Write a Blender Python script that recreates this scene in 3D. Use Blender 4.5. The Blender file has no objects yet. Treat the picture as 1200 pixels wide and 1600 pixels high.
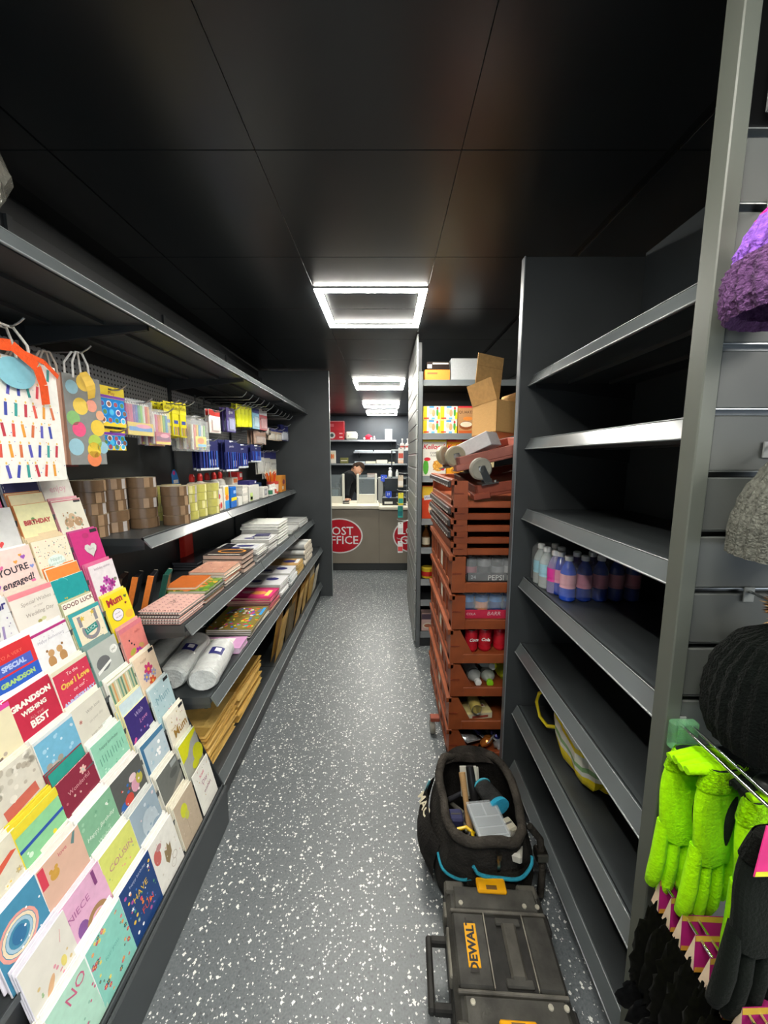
import bpy, math, random
from mathutils import Matrix, Vector, Euler

# ---------------------------------------------------------------- camera, world, lights, exposure
S = bpy.context.scene
C = S.collection
PI = math.pi
rnd = random.Random(7)
cam_data = bpy.data.cameras.new('camera')
cam_data.sensor_fit = 'VERTICAL'
cam_data.sensor_height = 32.0
cam_data.lens = 32.0 * 600.0 / 1600.0
cam_data.shift_x = -0.0019
cam_data.clip_start = 0.05
cam = bpy.data.objects.new('camera', cam_data)
C.objects.link(cam)
cam.location = (0, 0, 1.5)
cam.rotation_euler = (math.radians(90 - 8.0), 0, 0)
S.camera = cam

world = bpy.data.worlds.new('world')
S.world = world
world.use_nodes = True
world.node_tree.nodes['Background'].inputs[0].default_value = (0.8, 0.9, 1.0, 1)
world.node_tree.nodes['Background'].inputs[1].default_value = 0.7

S.view_settings.view_transform = 'Standard'
S.view_settings.look = 'None'
S.view_settings.exposure = 0.8
S.view_settings.gamma = 1.0
S.view_settings.use_curve_mapping = False
S.cycles.use_denoising = True
S.cycles.max_bounces = 8
S.cycles.transparent_max_bounces = 12
S.cycles.sample_clamp_indirect = 6.0

LED_STRENGTH = 86.0
CEIL = 2.385

# ---------------------------------------------------------------- helpers
def lin(h, k=1.0):
    if not isinstance(h, str):
        return (h[0], h[1], h[2], 1.0)
    h = h.lstrip('#')
    o = []
    for i in (0, 2, 4):
        v = int(h[i:i + 2], 16) / 255.0
        o.append(k * (v / 12.92 if v <= 0.04045 else ((v + 0.055) / 1.055) ** 2.4))
    return (o[0], o[1], o[2], 1.0)

MATS = {}
def mat(name, rough=0.5, metal=0.0, spec=0.5, var=0.08, scale=30.0, bump=0.0, trans=None, sheen=0.0, bscale=None, streak=None):
    """procedural material whose base colour is the piece's own colour, with a little noise"""
    m = bpy.data.materials.new(name)
    m.use_nodes = True
    nt = m.node_tree
    b = nt.nodes['Principled BSDF']
    at = nt.nodes.new('ShaderNodeAttribute'); at.attribute_name = 'Col'
    tc = nt.nodes.new('ShaderNodeTexCoord')
    nz = nt.nodes.new('ShaderNodeTexNoise'); nz.inputs['Scale'].default_value = scale
    nz.inputs['Detail'].default_value = 4
    if streak:
        mp = nt.nodes.new('ShaderNodeMapping'); mp.inputs['Scale'].default_value = streak
        nt.links.new(tc.outputs['Object'], mp.inputs[0]); nt.links.new(mp.outputs[0], nz.inputs['Vector'])
    else:
        nt.links.new(tc.outputs['Object'], nz.inputs['Vector'])
    mr = nt.nodes.new('ShaderNodeMapRange')
    mr.inputs[1].default_value = 0.3; mr.inputs[2].default_value = 0.7
    mr.inputs[3].default_value = 1 - var; mr.inputs[4].default_value = 1 + var
    nt.links.new(nz.outputs[0], mr.inputs[0])
    mx = nt.nodes.new('ShaderNodeVectorMath'); mx.operation = 'SCALE'
    nt.links.new(at.outputs['Color'], mx.inputs[0]); nt.links.new(mr.outputs[0], mx.inputs['Scale'])
    nt.links.new(mx.outputs[0], b.inputs['Base Color'])
    b.inputs['Roughness'].default_value = rough
    b.inputs['Metallic'].default_value = metal
    b.inputs['Specular IOR Level'].default_value = spec
    if sheen:
        b.inputs['Sheen Weight'].default_value = sheen
    if bump:
        n2 = nt.nodes.new('ShaderNodeTexNoise'); n2.inputs['Scale'].default_value = bscale or scale
        n2.inputs['Detail'].default_value = 3
        nt.links.new(tc.outputs['Object'], n2.inputs['Vector'])
        bp = nt.nodes.new('ShaderNodeBump'); bp.inputs['Strength'].default_value = bump
        bp.inputs['Distance'].default_value = 0.01
        nt.links.new(n2.outputs[0], bp.inputs['Height']); nt.links.new(bp.outputs[0], b.inputs['Normal'])
    if trans is not None:
        out = nt.nodes['Material Output']
        tr = nt.nodes.new('ShaderNodeBsdfTransparent')
        ms = nt.nodes.new('ShaderNodeMixShader'); ms.inputs[0].default_value = 1 - trans
        nt.links.new(mx.outputs[0], tr.inputs[0]) if False else None
        nt.links.new(tr.outputs[0], ms.inputs[1]); nt.links.new(b.outputs[0], ms.inputs[2])
        nt.links.new(ms.outputs[0], out.inputs[0])
    MATS[name] = m
    return m

mat('paper', 0.65, spec=0.25, var=0.05, scale=60)
mat('print', 0.5, spec=0.3, var=0.04, scale=80)
mat('gloss', 0.22, var=0.05, scale=20)
mat('plastic', 0.4, var=0.08, scale=25)
mat('charcoal_metal', 0.38, metal=0.0, spec=0.6, var=0.12, scale=9)
mat('charcoal_satin', 0.5, spec=0.5, var=0.1, scale=5)
mat('strip_plastic', 0.2, spec=0.8, var=0.06, scale=6)
mat('chrome', 0.16, metal=1.0, var=0.06, scale=30)
mat('steel', 0.3, metal=1.0, var=0.1, scale=30)
mat('cloth', 0.9, spec=0.12, var=0.08, scale=90, bump=0.3, bscale=220, sheen=0.03)
mat('knit', 0.95, spec=0.06, var=0.35, scale=160, bump=0.6, bscale=260, sheen=0.03)
mat('fur', 0.95, spec=0.05, var=0.5, scale=120, sheen=0.02)
mat('bottle_tinted', 0.08, spec=0.8, var=0.05, trans=0.12)
mat('thin_film', 0.1, spec=0.9, var=0.1, trans=0.9, bump=0.7, bscale=35)
mat('cardboard', 0.8, spec=0.15, var=0.1, scale=14, streak=(3, 3, 60))
mat('kraft', 0.55, spec=0.3, var=0.12, scale=25, bump=0.25, bscale=40)
mat('crinkle', 0.14, metal=0.55, spec=0.7, var=0.2, scale=20, bump=0.9, bscale=30)
mat('dusty_plastic', 0.62, spec=0.3, var=0.5, scale=16, bump=0.15, bscale=60)
mat('crate_plastic', 0.45, spec=0.4, var=0.22, scale=11, bump=0.08, bscale=50)
mat('worn_cloth', 0.85, spec=0.15, var=0.5, scale=18, bump=0.5, bscale=120)
mat('clear_film', 0.12, spec=0.9, var=0.1, trans=0.72, bump=0.7, bscale=35)
mat('clear_rigid', 0.08, spec=0.7, var=0.05, trans=0.78)
mat('bubble_film', 0.3, spec=0.6, var=0.12, scale=40, trans=0.28, bump=0.6, bscale=90)
mat('glass', 0.03, spec=0.8, var=0.02, trans=0.9)
mat('skin', 0.6, spec=0.3, var=0.06, scale=30)
mat('bottle_clear', 0.08, spec=0.8, var=0.05, trans=0.5)
mat('laminate', 0.45, spec=0.4, var=0.04, scale=6)
mat('tape', 0.25, spec=0.6, var=0.08, scale=40)

def led_mat():
    m = bpy.data.materials.new('led')
    m.use_nodes = True
    nt = m.node_tree
    nt.nodes.remove(nt.nodes['Principled BSDF'])
    e = nt.nodes.new('ShaderNodeEmission')
    e.inputs[0].default_value = (1.0, 0.965, 0.88, 1); e.inputs[1].default_value = LED_STRENGTH
    nt.links.new(e.outputs[0], nt.nodes['Material Output'].inputs[0])
    MATS['led'] = m
led_mat()

def floor_mat():
    m = bpy.data.materials.new('speckled_vinyl'); m.use_nodes = True
    nt = m.node_tree; b = nt.nodes['Principled BSDF']; L = nt.links.new
    tc = nt.nodes.new('ShaderNodeTexCoord')
    def flecks(scale, thr, off, size):
        mp = nt.nodes.new('ShaderNodeMapping'); mp.inputs['Location'].default_value = (off, off * 1.7, 0)
        L(tc.outputs['Object'], mp.inputs[0])
        nz = nt.nodes.new('ShaderNodeTexNoise'); nz.inputs['Scale'].default_value = scale * 1.3
        L(mp.outputs[0], nz.inputs['Vector'])
        mv = nt.nodes.new('ShaderNodeVectorMath'); mv.operation = 'MULTIPLY_ADD'
        mv.inputs[1].default_value = (0.9 / scale,) * 3
        L(nz.outputs['Color'], mv.inputs[0]); L(mp.outputs[0], mv.inputs[2])
        v = nt.nodes.new('ShaderNodeTexVoronoi'); v.voronoi_dimensions = '2D'; v.inputs['Scale'].default_value = scale
        v.distance = 'MANHATTAN'
        L(mv.outputs[0], v.inputs['Vector'])
        wn = nt.nodes.new('ShaderNodeSeparateColor'); L(v.outputs['Color'], wn.inputs[0])
        g = nt.nodes.new('ShaderNodeMath'); g.operation = 'GREATER_THAN'; g.inputs[1].default_value = thr
        L(wn.outputs[0], g.inputs[0])
        sz = nt.nodes.new('ShaderNodeMath'); sz.operation = 'MULTIPLY'; sz.inputs[1].default_value = size
        L(wn.outputs[1], sz.inputs[0])
        l = nt.nodes.new('ShaderNodeMath'); l.operation = 'LESS_THAN'
        L(v.outputs['Distance'], l.inputs[0]); L(sz.outputs[0], l.inputs[1])
        k = nt.nodes.new('ShaderNodeMath'); k.operation = 'MULTIPLY'
        L(g.outputs[0], k.inputs[0]); L(l.outputs[0], k.inputs[1])
        return k.outputs[0]
    nz = nt.nodes.new('ShaderNodeTexNoise'); nz.inputs['Scale'].default_value = 160; nz.inputs['Detail'].default_value = 5
    L(tc.outputs['Object'], nz.inputs['Vector'])
    cr = nt.nodes.new('ShaderNodeValToRGB')
    cr.color_ramp.elements[0].position = 0.3; cr.color_ramp.elements[0].color = lin('#535a5d')
    cr.color_ramp.elements[1].position = 0.7; cr.color_ramp.elements[1].color = lin('#6c7275')
    L(nz.outputs[0], cr.inputs[0])
    col = cr.outputs[0]
    for sc, thr, off, size, c in ((95, 0.855, 0, 0.64, '#eceee9'), (150, 0.86, 3.1, 0.6, '#dfe1de'), (110, 0.75, 7.7, 0.6, '#4f5559')):
        mx = nt.nodes.new('ShaderNodeMix'); mx.data_type = 'RGBA'
        L(flecks(sc, thr, off, size), mx.inputs[0]); L(col, mx.inputs[6]); mx.inputs[7].default_value = lin(c)
        col = mx.outputs[2]
    L(col, b.inputs['Base Color'])
    b.inputs['Roughness'].default_value = 0.42
    b.inputs['Specular IOR Level'].default_value = 0.7
    MATS['floor'] = m
floor_mat()

def peg_mat():
    """perforated steel: round holes on a 25 mm grid"""
    m = bpy.data.materials.new('perforated_steel'); m.use_nodes = True
    nt = m.node_tree; b = nt.nodes['Principled BSDF']; L = nt.links.new
    tc = nt.nodes.new('ShaderNodeTexCoord')
    sc = nt.nodes.new('ShaderNodeVectorMath'); sc.operation = 'SCALE'; sc.inputs['Scale'].default_value = 1 / 0.021
    L(tc.outputs['Object'], sc.inputs[0])
    fr = nt.nodes.new('ShaderNodeVectorMath'); fr.operation = 'FRACTION'; L(sc.outputs[0], fr.inputs[0])
    sb = nt.nodes.new('ShaderNodeVectorMath'); sb.operation = 'SUBTRACT'; sb.inputs[1].default_value = (0.5, 0.5, 0.5)
    L(fr.outputs[0], sb.inputs[0])
    ml = nt.nodes.new('ShaderNodeVectorMath'); ml.operation = 'MULTIPLY'; ml.inputs[1].default_value = (0, 1, 1)
    L(sb.outputs[0], ml.inputs[0])
    ln = nt.nodes.new('ShaderNodeVectorMath'); ln.operation = 'LENGTH'; L(ml.outputs[0], ln.inputs[0])
    lt = nt.nodes.new('ShaderNodeMath'); lt.operation = 'LESS_THAN'; lt.inputs[1].default_value = 0.22
    L(ln.outputs[1], lt.inputs[0])
    mx = nt.nodes.new('ShaderNodeMix'); mx.data_type = 'RGBA'
    L(lt.outputs[0], mx.inputs[0]); mx.inputs[6].default_value = lin('#a9acae'); mx.inputs[7].default_value = lin('#141617')
    L(mx.outputs[2], b.inputs['Base Color'])
    b.inputs['Roughness'].default_value = 0.45
    MATS['perforated'] = m
peg_mat()

class MB:
    """collects coloured shapes and links them as ONE mesh"""
    def __init__(s):
        s.v = []; s.f = []; s.c = []; s.sm = []
    def add(s, vs, fs, col, M=None, smooth=False):
        o = len(s.v)
        s.v += [tuple(M @ Vector(v)) for v in vs] if M is not None else [tuple(v) for v in vs]
        c = lin(col)
        for f in fs:
            s.f.append(tuple(o + i for i in f)); s.c.append(c); s.sm.append(smooth)
        return s
    def box(s, x0, x1, y0, y1, z0, z1, col, M=None):
        vs = [(x, y, z) for z in (z0, z1) for y in (y0, y1) for x in (x0, x1)]
        return s.add(vs, [(0, 2, 3, 1), (4, 5, 7, 6), (0, 1, 5, 4), (2, 6, 7, 3), (0, 4, 6, 2), (1, 3, 7, 5)], col, M)
    def bev(s, x0, x1, y0, y1, z0, z1, col, b=0.004, M=None):
        """box with chamfered edges"""
        vs = []; idx = {}
        X = (x0, x1); Y = (y0, y1); Z = (z0, z1)
        for i in (0, 1):
            for j in (0, 1):
                for k in (0, 1):
                    sx, sy, sz = 1 - 2 * i, 1 - 2 * j, 1 - 2 * k
                    for a in range(3):
                        p = [X[i] + sx * b, Y[j] + sy * b, Z[k] + sz * b]
                        p[a] = (X[i], Y[j], Z[k])[a]
                        idx[(i, j, k, a)] = len(vs); vs.append(tuple(p))
        I = lambda *t: idx[t]
        fs = [(I(0,0,0,0), I(0,0,1,0), I(0,1,1,0), I(0,1,0,0)), (I(1,0,0,0), I(1,1,0,0), I(1,1,1,0), I(1,0,1,0)),
              (I(0,0,0,1), I(1,0,0,1), I(1,0,1,1), I(0,0,1,1)), (I(0,1,0,1), I(0,1,1,1), I(1,1,1,1), I(1,1,0,1)),
              (I(0,0,0,2), I(0,1,0,2), I(1,1,0,2), I(1,0,0,2)), (I(0,0,1,2), I(1,0,1,2), I(1,1,1,2), I(0,1,1,2))]
        for i in (0, 1):
            for j in (0, 1):
                fs.append((I(i,j,0,0), I(i,j,1,0), I(i,j,1,1), I(i,j,0,1)))
                fs.append((I(i,0,j,0), I(i,1,j,0), I(i,1,j,2), I(i,0,j,2)))
                fs.append((I(0,i,j,1), I(1,i,j,1), I(1,i,j,2), I(0,i,j,2)))
                for k in (0, 1):
                    fs.append((I(i,j,k,0), I(i,j,k,1), I(i,j,k,2)))
        return s.add(vs, fs, col, M)
    def prism(s, poly, z0, z1, col, M=None, smooth=False):
        n = len(poly)
        vs = [(p[0], p[1], z0) for p in poly] + [(p[0], p[1], z1) for p in poly]
        fs = [tuple(range(n))[::-1], tuple(range(n, 2 * n))]
        s.add(vs, fs, col, M)
        return s.add(vs, [(i, (i + 1) % n, n + (i + 1) % n, n + i) for i in range(n)], col, M, smooth)
    def poly(s, pts, col, M=None):
        return s.add(pts, [tuple(range(len(pts)))], col, M)
    def lathe(s, prof, col, n=16, M=None, smooth=True, cols=None):
        """prof: (radius, z) list, around z"""
        vs = []; k = len(prof)
        for r, z in prof:
            for i in range(n):
                a = 2 * PI * i / n
                vs.append((r * math.cos(a), r * math.sin(a), z))
        for j in range(k - 1):
            s.add(vs[j * n:(j + 2) * n], [(i, (i + 1) % n, n + (i + 1) % n, n + i) for i in range(n)], cols[j] if cols else col, M, smooth)
        if prof[0][0] > 1e-4: s.add(vs[:n], [tuple(range(n))[::-1]], cols[0] if cols else col, M)
        if prof[-1][0] > 1e-4: s.add(vs[-n:], [tuple(range(n))], cols[-1] if cols else col, M)
        return s
    def tube(s, pts, r, col, n=6, M=None, rs=None, closed=False):
        P = [Vector(p) for p in pts]; vs = []; N = len(P)
        ref = Vector((0.123, 0.321, 0.94)).normalized()
        for i, p in enumerate(P):
            t = (P[(i + 1) % N] - P[i - 1]) if closed else (P[min(i + 1, N - 1)] - P[max(i - 1, 0)])
            t.normalize()
            u = t.cross(ref)
            if u.length < 1e-3: u = t.cross(Vector((1, 0, 0)))
            u.normalize(); w = t.cross(u)
            rr = rs[i] if rs else r
            for k in range(n):
                a = 2 * PI * k / n
                vs.append(tuple(p + (u * math.cos(a) + w * math.sin(a)) * rr))
        fs = [(i * n + k, i * n + (k + 1) % n, ((i + 1) % N) * n + (k + 1) % n, ((i + 1) % N) * n + k)
              for i in range(N if closed else N - 1) for k in range(n)]
        s.add(vs, fs, col, M, True)
        if not closed:
            s.add(vs[:n], [tuple(range(n))[::-1]], col, M); s.add(vs[-n:], [tuple(range(n))], col, M)
        return s
    def grid(s, fn, nu, nv, col, M=None, smooth=True, close_u=False):
        """fn(u,v) with u,v in 0..1 -> point; colour may be a function of u,v"""
        vs = [fn(i / nu, j / nv) for j in range(nv + 1) for i in range(nu + 1)]
        w = nu + 1
        for j in range(nv):
            for i in range(nu):
                a = j * w + i
                s.add([vs[a], vs[a + 1], vs[a + w + 1], vs[a + w]], [(0, 1, 2, 3)], col((i + .5) / nu, (j + .5) / nv) if callable(col) else col, M, smooth)
        return s
    def ball(s, c, r, col, nu=12, nv=8, M=None, jit=0.0):
        c = Vector(c); r = r if isinstance(r, (tuple, list)) else (r, r, r)
        vs = []
        for j in range(nv + 1):
            ph = PI * j / nv
            for i in range(nu):
                a = 2 * PI * i / nu
                k = 1 + (rnd.uniform(-jit, jit) if 0 < j < nv else 0)
                vs.append((c.x + k * r[0] * math.sin(ph) * math.cos(a), c.y + k * r[1] * math.sin(ph) * math.sin(a), c.z + k * r[2] * math.cos(ph)))
        fs = [(j * nu + i, (j + 1) * nu + i, (j + 1) * nu + (i + 1) % nu, j * nu + (i + 1) % nu) for j in range(nv) for i in range(nu)]
        return s.add(vs, fs, col, M, True)
    # ---- flat print, in the local xy plane at height z
    def rect(s, x, y, w, h, col, z=0.0, a=0.0):
        ca, sa = math.cos(a), math.sin(a)
        q = [(-w / 2, -h / 2), (w / 2, -h / 2), (w / 2, h / 2), (-w / 2, h / 2)]
        return s.poly([(x + p * ca - r * sa, y + p * sa + r * ca, z) for p, r in q], col)
    def disc(s, x, y, rx, ry, col, z=0.0, n=14, a=0.0):
        ca, sa = math.cos(a), math.sin(a)
        pts = []
        for i in range(n):
            t = 2 * PI * i / n; p, r = rx * math.cos(t), ry * math.sin(t)
            pts.append((x + p * ca - r * sa, y + p * sa + r * ca, z))
        return s.poly(pts, col)
    def ring(s, x, y, R, r, col, z=0.0, a0=0.0, a1=2 * PI, n=18, k=1.0):
        for i in range(n):
            t, u = a0 + (a1 - a0) * i / n, a0 + (a1 - a0) * (i + 1) / n
            s.poly([(x + R * math.cos(t), y + k * R * math.sin(t), z), (x + R * math.cos(u), y + k * R * math.sin(u), z),
                    (x + r * math.cos(u), y + k * r * math.sin(u), z), (x + r * math.cos(t), y + k * r * math.sin(t), z)], col)
        return s
    def heart(s, x, y, w, col, z=0.0, n=16):
        pts = []
        for i in range(n):
            t = 2 * PI * i / n
            pts.append((x + w / 32 * 16 * math.sin(t) ** 3, y + w / 32 * (13 * math.cos(t) - 5 * math.cos(2 * t) - 2 * math.cos(3 * t) - math.cos(4 * t)), z))
        return s.poly(pts[::-1], col)
    def star(s, x, y, r, col, z=0.0, n=5):
        pts = []
        for i in range(2 * n):
            t = PI / 2 + PI * i / n; q = r if i % 2 == 0 else r * 0.45
            pts.append((x + q * math.cos(t), y + q * math.sin(t), z))
        return s.poly(pts, col)
    def flower(s, x, y, r, petal, mid, z=0.0, n=6):
        for i in range(n):
            t = 2 * PI * i / n
            s.disc(x + r * .6 * math.cos(t), y + r * .6 * math.sin(t), r * .42, r * .3, petal, z, 8, t)
        return s.disc(x, y, r * .3, r * .3, mid, z + 0.0002, 8)
    def mesh(s, name):
        me = bpy.data.meshes.new(name)
        me.from_pydata(s.v, [], s.f)
        ca = me.color_attributes.new('Col', 'FLOAT_COLOR', 'CORNER')
        buf = []
        for f, c in zip(s.f, s.c): buf.extend(c * len(f))
        ca.data.foreach_set('color', buf)
        me.polygons.foreach_set('use_smooth', s.sm)
        me.update()
        return me

def part(name, mb, m, parent=None, loc=None, rot=None, label=None, M=None, kind=None):
    """link a mesh (MB or mesh data) as one object"""
    me = mb.mesh(name) if isinstance(mb, MB) else mb
    if m is not None and not me.materials: me.materials.append(MATS[m])
    o = bpy.data.objects.new(name, me); C.objects.link(o)
    if parent is not None: o.parent = parent
    if M is not None: o.matrix_basis = M
    if loc is not None: o.location = loc
    if rot is not None: o.rotation_euler = rot
    if label: o['label'] = label
    if kind: o['kind'] = kind
    return o
def tag(o, label, cat, group=None, kind=None):
    o['label'] = label; o['category'] = cat
    if group: o['group'] = group
    if kind: o['kind'] = kind
    return o
def thing(name, label, cat, loc=(0, 0, 0), rotz=0.0, group=None, M=None):
    o = bpy.data.objects.new(name, None); C.objects.link(o); o.empty_display_size = 0.05
    if M is not None: o.matrix_basis = M
    else: o.location = loc; o.rotation_euler = (0, 0, rotz)
    return tag(o, label, cat, group)
def struct(name, mb, m, parent=None):
    o = part(name, mb, m, parent)
    if parent is None: o['kind'] = 'structure'
    return o
def copy_tree(o, parent=None, matrix=None, label=None, group=None):
    c = o.copy(); C.objects.link(c)
    if parent is not None: c.parent = parent
    if matrix is not None: c.matrix_basis = matrix
    if label: c['label'] = label
    if group: c['group'] = group
    for ch in o.children: copy_tree(ch, c)
    return c
_txt = {}
def text_mesh(t, size, col, align='CENTER', sx=1.0, shear=0.0, bold=0.0, extrude=0.0):
    key = (t, size, col, align, sx, shear, bold, extrude)
    if key in _txt: return _txt[key]
    cu = bpy.data.curves.new('lettering', 'FONT')
    cu.body = t; cu.size = size; cu.align_x = align; cu.align_y = 'CENTER'; cu.shear = shear
    cu.resolution_u = 2; cu.offset = bold; cu.extrude = extrude
    ob = bpy.data.objects.new('lettering_source', cu); C.objects.link(ob)
    dg = bpy.context.evaluated_depsgraph_get()
    me = bpy.data.meshes.new_from_object(ob.evaluated_get(dg))
    bpy.data.objects.remove(ob); bpy.data.curves.remove(cu)
    if sx != 1.0:
        for v in me.vertices: v.co.x *= sx
    ca = me.color_attributes.new('Col', 'FLOAT_COLOR', 'CORNER')
    ca.data.foreach_set('color', list(lin(col)) * len(me.loops))
    me.materials.clear(); me.materials.append(MATS['print'])
    _txt[key] = me
    return me
def lettering(t, size, col, parent, x, y, z=0.0012, rot=0.0, M=None, **k):
    """printed words on the local xy plane of the parent (M: the plane's own matrix)"""
    L = Matrix.Translation((x, y, z)) @ Matrix.Rotation(rot, 4, 'Z')
    return part('lettering', text_mesh(t, size, col, **k), None, parent, M=(M @ L) if M is not None else L)
def facing_x(loc, tilt=0.0, yaw=0.0, roll=0.0):
    """local x -> +Y, y -> up, z -> +X : something on the left that faces the aisle"""
    R = Matrix(((0, 0, 1, 0), (1, 0, 0, 0), (0, 1, 0, 0), (0, 0, 0, 1)))
    return Matrix.Translation(loc) @ Matrix.Rotation(yaw, 4, 'Z') @ Matrix.Rotation(-tilt, 4, 'Y') @ R @ Matrix.Rotation(roll, 4, 'Z')
def facing_y(loc, tilt=0.0, yaw=0.0, roll=0.0):
    """local x -> +X, y -> up, z -> -Y : something that faces the camera end"""
    R = Matrix(((1, 0, 0, 0), (0, 0, -1, 0), (0, 1, 0, 0), (0, 0, 0, 1)))
    return Matrix.Translation(loc) @ Matrix.Rotation(yaw, 4, 'Z') @ Matrix.Rotation(-tilt, 4, 'X') @ R @ Matrix.Rotation(roll, 4, 'Z')
def flat_on(loc, yaw=0.0):
    return Matrix.Translation(loc) @ Matrix.Rotation(yaw, 4, 'Z')
DK = '#2e3234'      # charcoal shopfitting steel
DK2 = '#25292b'
# ---------------------------------------------------------------- the setting
struct('floor', MB().box(-1.4, 4.3, -3.2, 0.75, -0.05, 0, '#6a7073').box(-1.4, 1.5, 0.75, 8.6, -0.05, 0, '#6a7073'), 'floor')
struct('wall_left', MB().box(-1.40, -1.30, -3.2, 8.6, 0, 2.6, '#1b1e20'), 'charcoal_satin')
struct('wall_right', MB().box(1.40, 1.50, 0.75, 8.6, 0, 2.6, '#1b1e20').box(1.5, 4.3, 0.75, 0.85, 0, 2.6, '#2a2d2f'), 'charcoal_satin')
struct('wall_back', MB().box(-1.40, 1.50, 8.5, 8.6, 0, 2.6, '#39414a'), 'charcoal_satin')
ceiling = struct('ceiling', MB().box(-1.4, 4.3, -3.2, 8.6, CEIL + 0.012, CEIL + 0.06, '#0d0f10'), 'charcoal_satin')
tile_me = MB().bev(-0.2994, 0.2994, -0.2985, 0.2985, 0, 0.012, '#1b1e20', 0.0008).mesh('ceiling_tile')
mat('ceiling_gloss', 0.3, spec=0.5, var=0.08, scale=3)
tile_me.materials.append(MATS['ceiling_gloss'])
for i in range(-2, 3):
    for j in range(-1, 14):
        o = part('ceiling_tile', tile_me, None, ceiling, loc=(-0.08 + 0.6 * i, -0.25 + 0.6 * j, CEIL))
        if i == -2: o.scale.x = 0.35; o.location.x = -1.09 - 0.0
        if i == 2: o.scale.x = 0.9
for n, (x0, y0) in enumerate(((-.08, -0.25), (-.08, 2.15), (-.08, 4.55), (-.08, 6.35), (-.08, 7.55), (2.0, -1.1), (2.0, -2.5), (3.4, -1.8))):
    words = ('square white light frame on the ceiling over the shop entrance', 'nearest square white light frame glowing on the dark ceiling', 'second glowing square light frame along the ceiling',
             'third glowing light frame along the ceiling, before the counter shelves', 'farthest glowing light frame on the ceiling, over the wall shelves', 'square light frame in the open shop area, nearest the shelving',
             'square light frame in the open shop area by the front', 'square light frame in the open shop area by the side wall')[n]
    t = thing('ceiling_light', words, 'light', (x0, y0 + 0.3, CEIL))
    fr = MB(); gl = MB()
    for sx, sy in ((1, 0), (-1, 0), (0, 1), (0, -1)):
        if sx:
            fr.box(sx * .278 - .021, sx * .278 + .021, -.299, .299, -.008, -.0005, '#dfe2e2')
            gl.box(sx * .278 - .019, sx * .278 + .019, -.297, .297, -.012, -.0085, '#ffffff')
        else:
            fr.box(-.257, .257, sy * .278 - .021, sy * .278 + .021, -.008, -.0005, '#dfe2e2')
            gl.box(-.259, .259, sy * .278 - .019, sy * .278 + .019, -.012, -.0085, '#ffffff')
    part('housing', fr, 'plastic', t); part('diffuser', gl, 'led', t)

# ---------------------------------------------------------------- shop shelving
def lip_strip(y0, y1, xf, z, side, h=0.042, out=0.022):
    """slanted ticket strip along the front of a shelf; side=+1 aisle lies towards +x"""
    mb = MB()
    mb.add([(xf - side * out, y0, z), (xf, y0, z - h), (xf - side * .004, y0, z - h - .003), (xf - side * (out + .006), y0, z - .004),
            (xf - side * out, y1, z), (xf, y1, z - h), (xf - side * .004, y1, z - h - .003), (xf - side * (out + .006), y1, z - .004)],
           [(0, 1, 5, 4), (1, 2, 6, 5), (2, 3, 7, 6), (3, 0, 4, 7), (0, 3, 2, 1), (4, 5, 6, 7)], '#62686a')
    ym = [y0, y1]
    mb.tube([(xf - side * .001, y, z - h) for y in ym], .0026, '#8c9294', 8).tube([(xf - side * (out - .001), y, z - .001) for y in ym], .0018, '#7a8082', 6)
    return mb
def shelf(parent, y0, y1, xb, xf, z, side, near_taper=0.0, strip=True, out=.022):
    """steel shelf: tray with folded front, rear bracket flanges, ticket strip"""
    g = 0.003
    xe = xf - side * 0.030
    mb = MB()
    a, b = sorted((xb, xe))
    mb.box(a, b, y0 + g, y1 - g, z - .030, z, '#34383a')
    # folded channel just behind the strip
    c, d = sorted((xe - side * .012, xe))
    mb.box(c, d, y0 + g, y1 - g, z, z + .004, '#3d4244')
    # stiffening ribs under the tray
    for k in (0.3, 0.7):
        q = xb + (xe - xb) * k
        mb.box(q - .012, q + .012, y0 + .05, y1 - .05, z - .042, z - .030, '#2c3032')
    o = part('shelf', mb, 'charcoal_metal', parent)
    for yy in (y0 + g, y1 - g - .004):
        br = MB().prism([(xb, z - .030), (xe, z - .030), (xe, z - .045), (xb, z - .095)] if side > 0 else [(xe, z - .030), (xb, z - .030), (xb, z - .095), (xe, z - .045)], 0, .004, '#2a2d2f',
                        Matrix.Translation((0, yy + .004, 0)) @ Matrix.Rotation(PI / 2, 4, 'X'))
        part('bracket', br, 'charcoal_metal', o)
    if strip:
        part('price_strip', lip_strip(y0 + g, y1 - g, xf, z + .004, side, out=out), 'strip_plastic', o, label='glossy grey ticket strip along the shelf edge')
    return o

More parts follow.
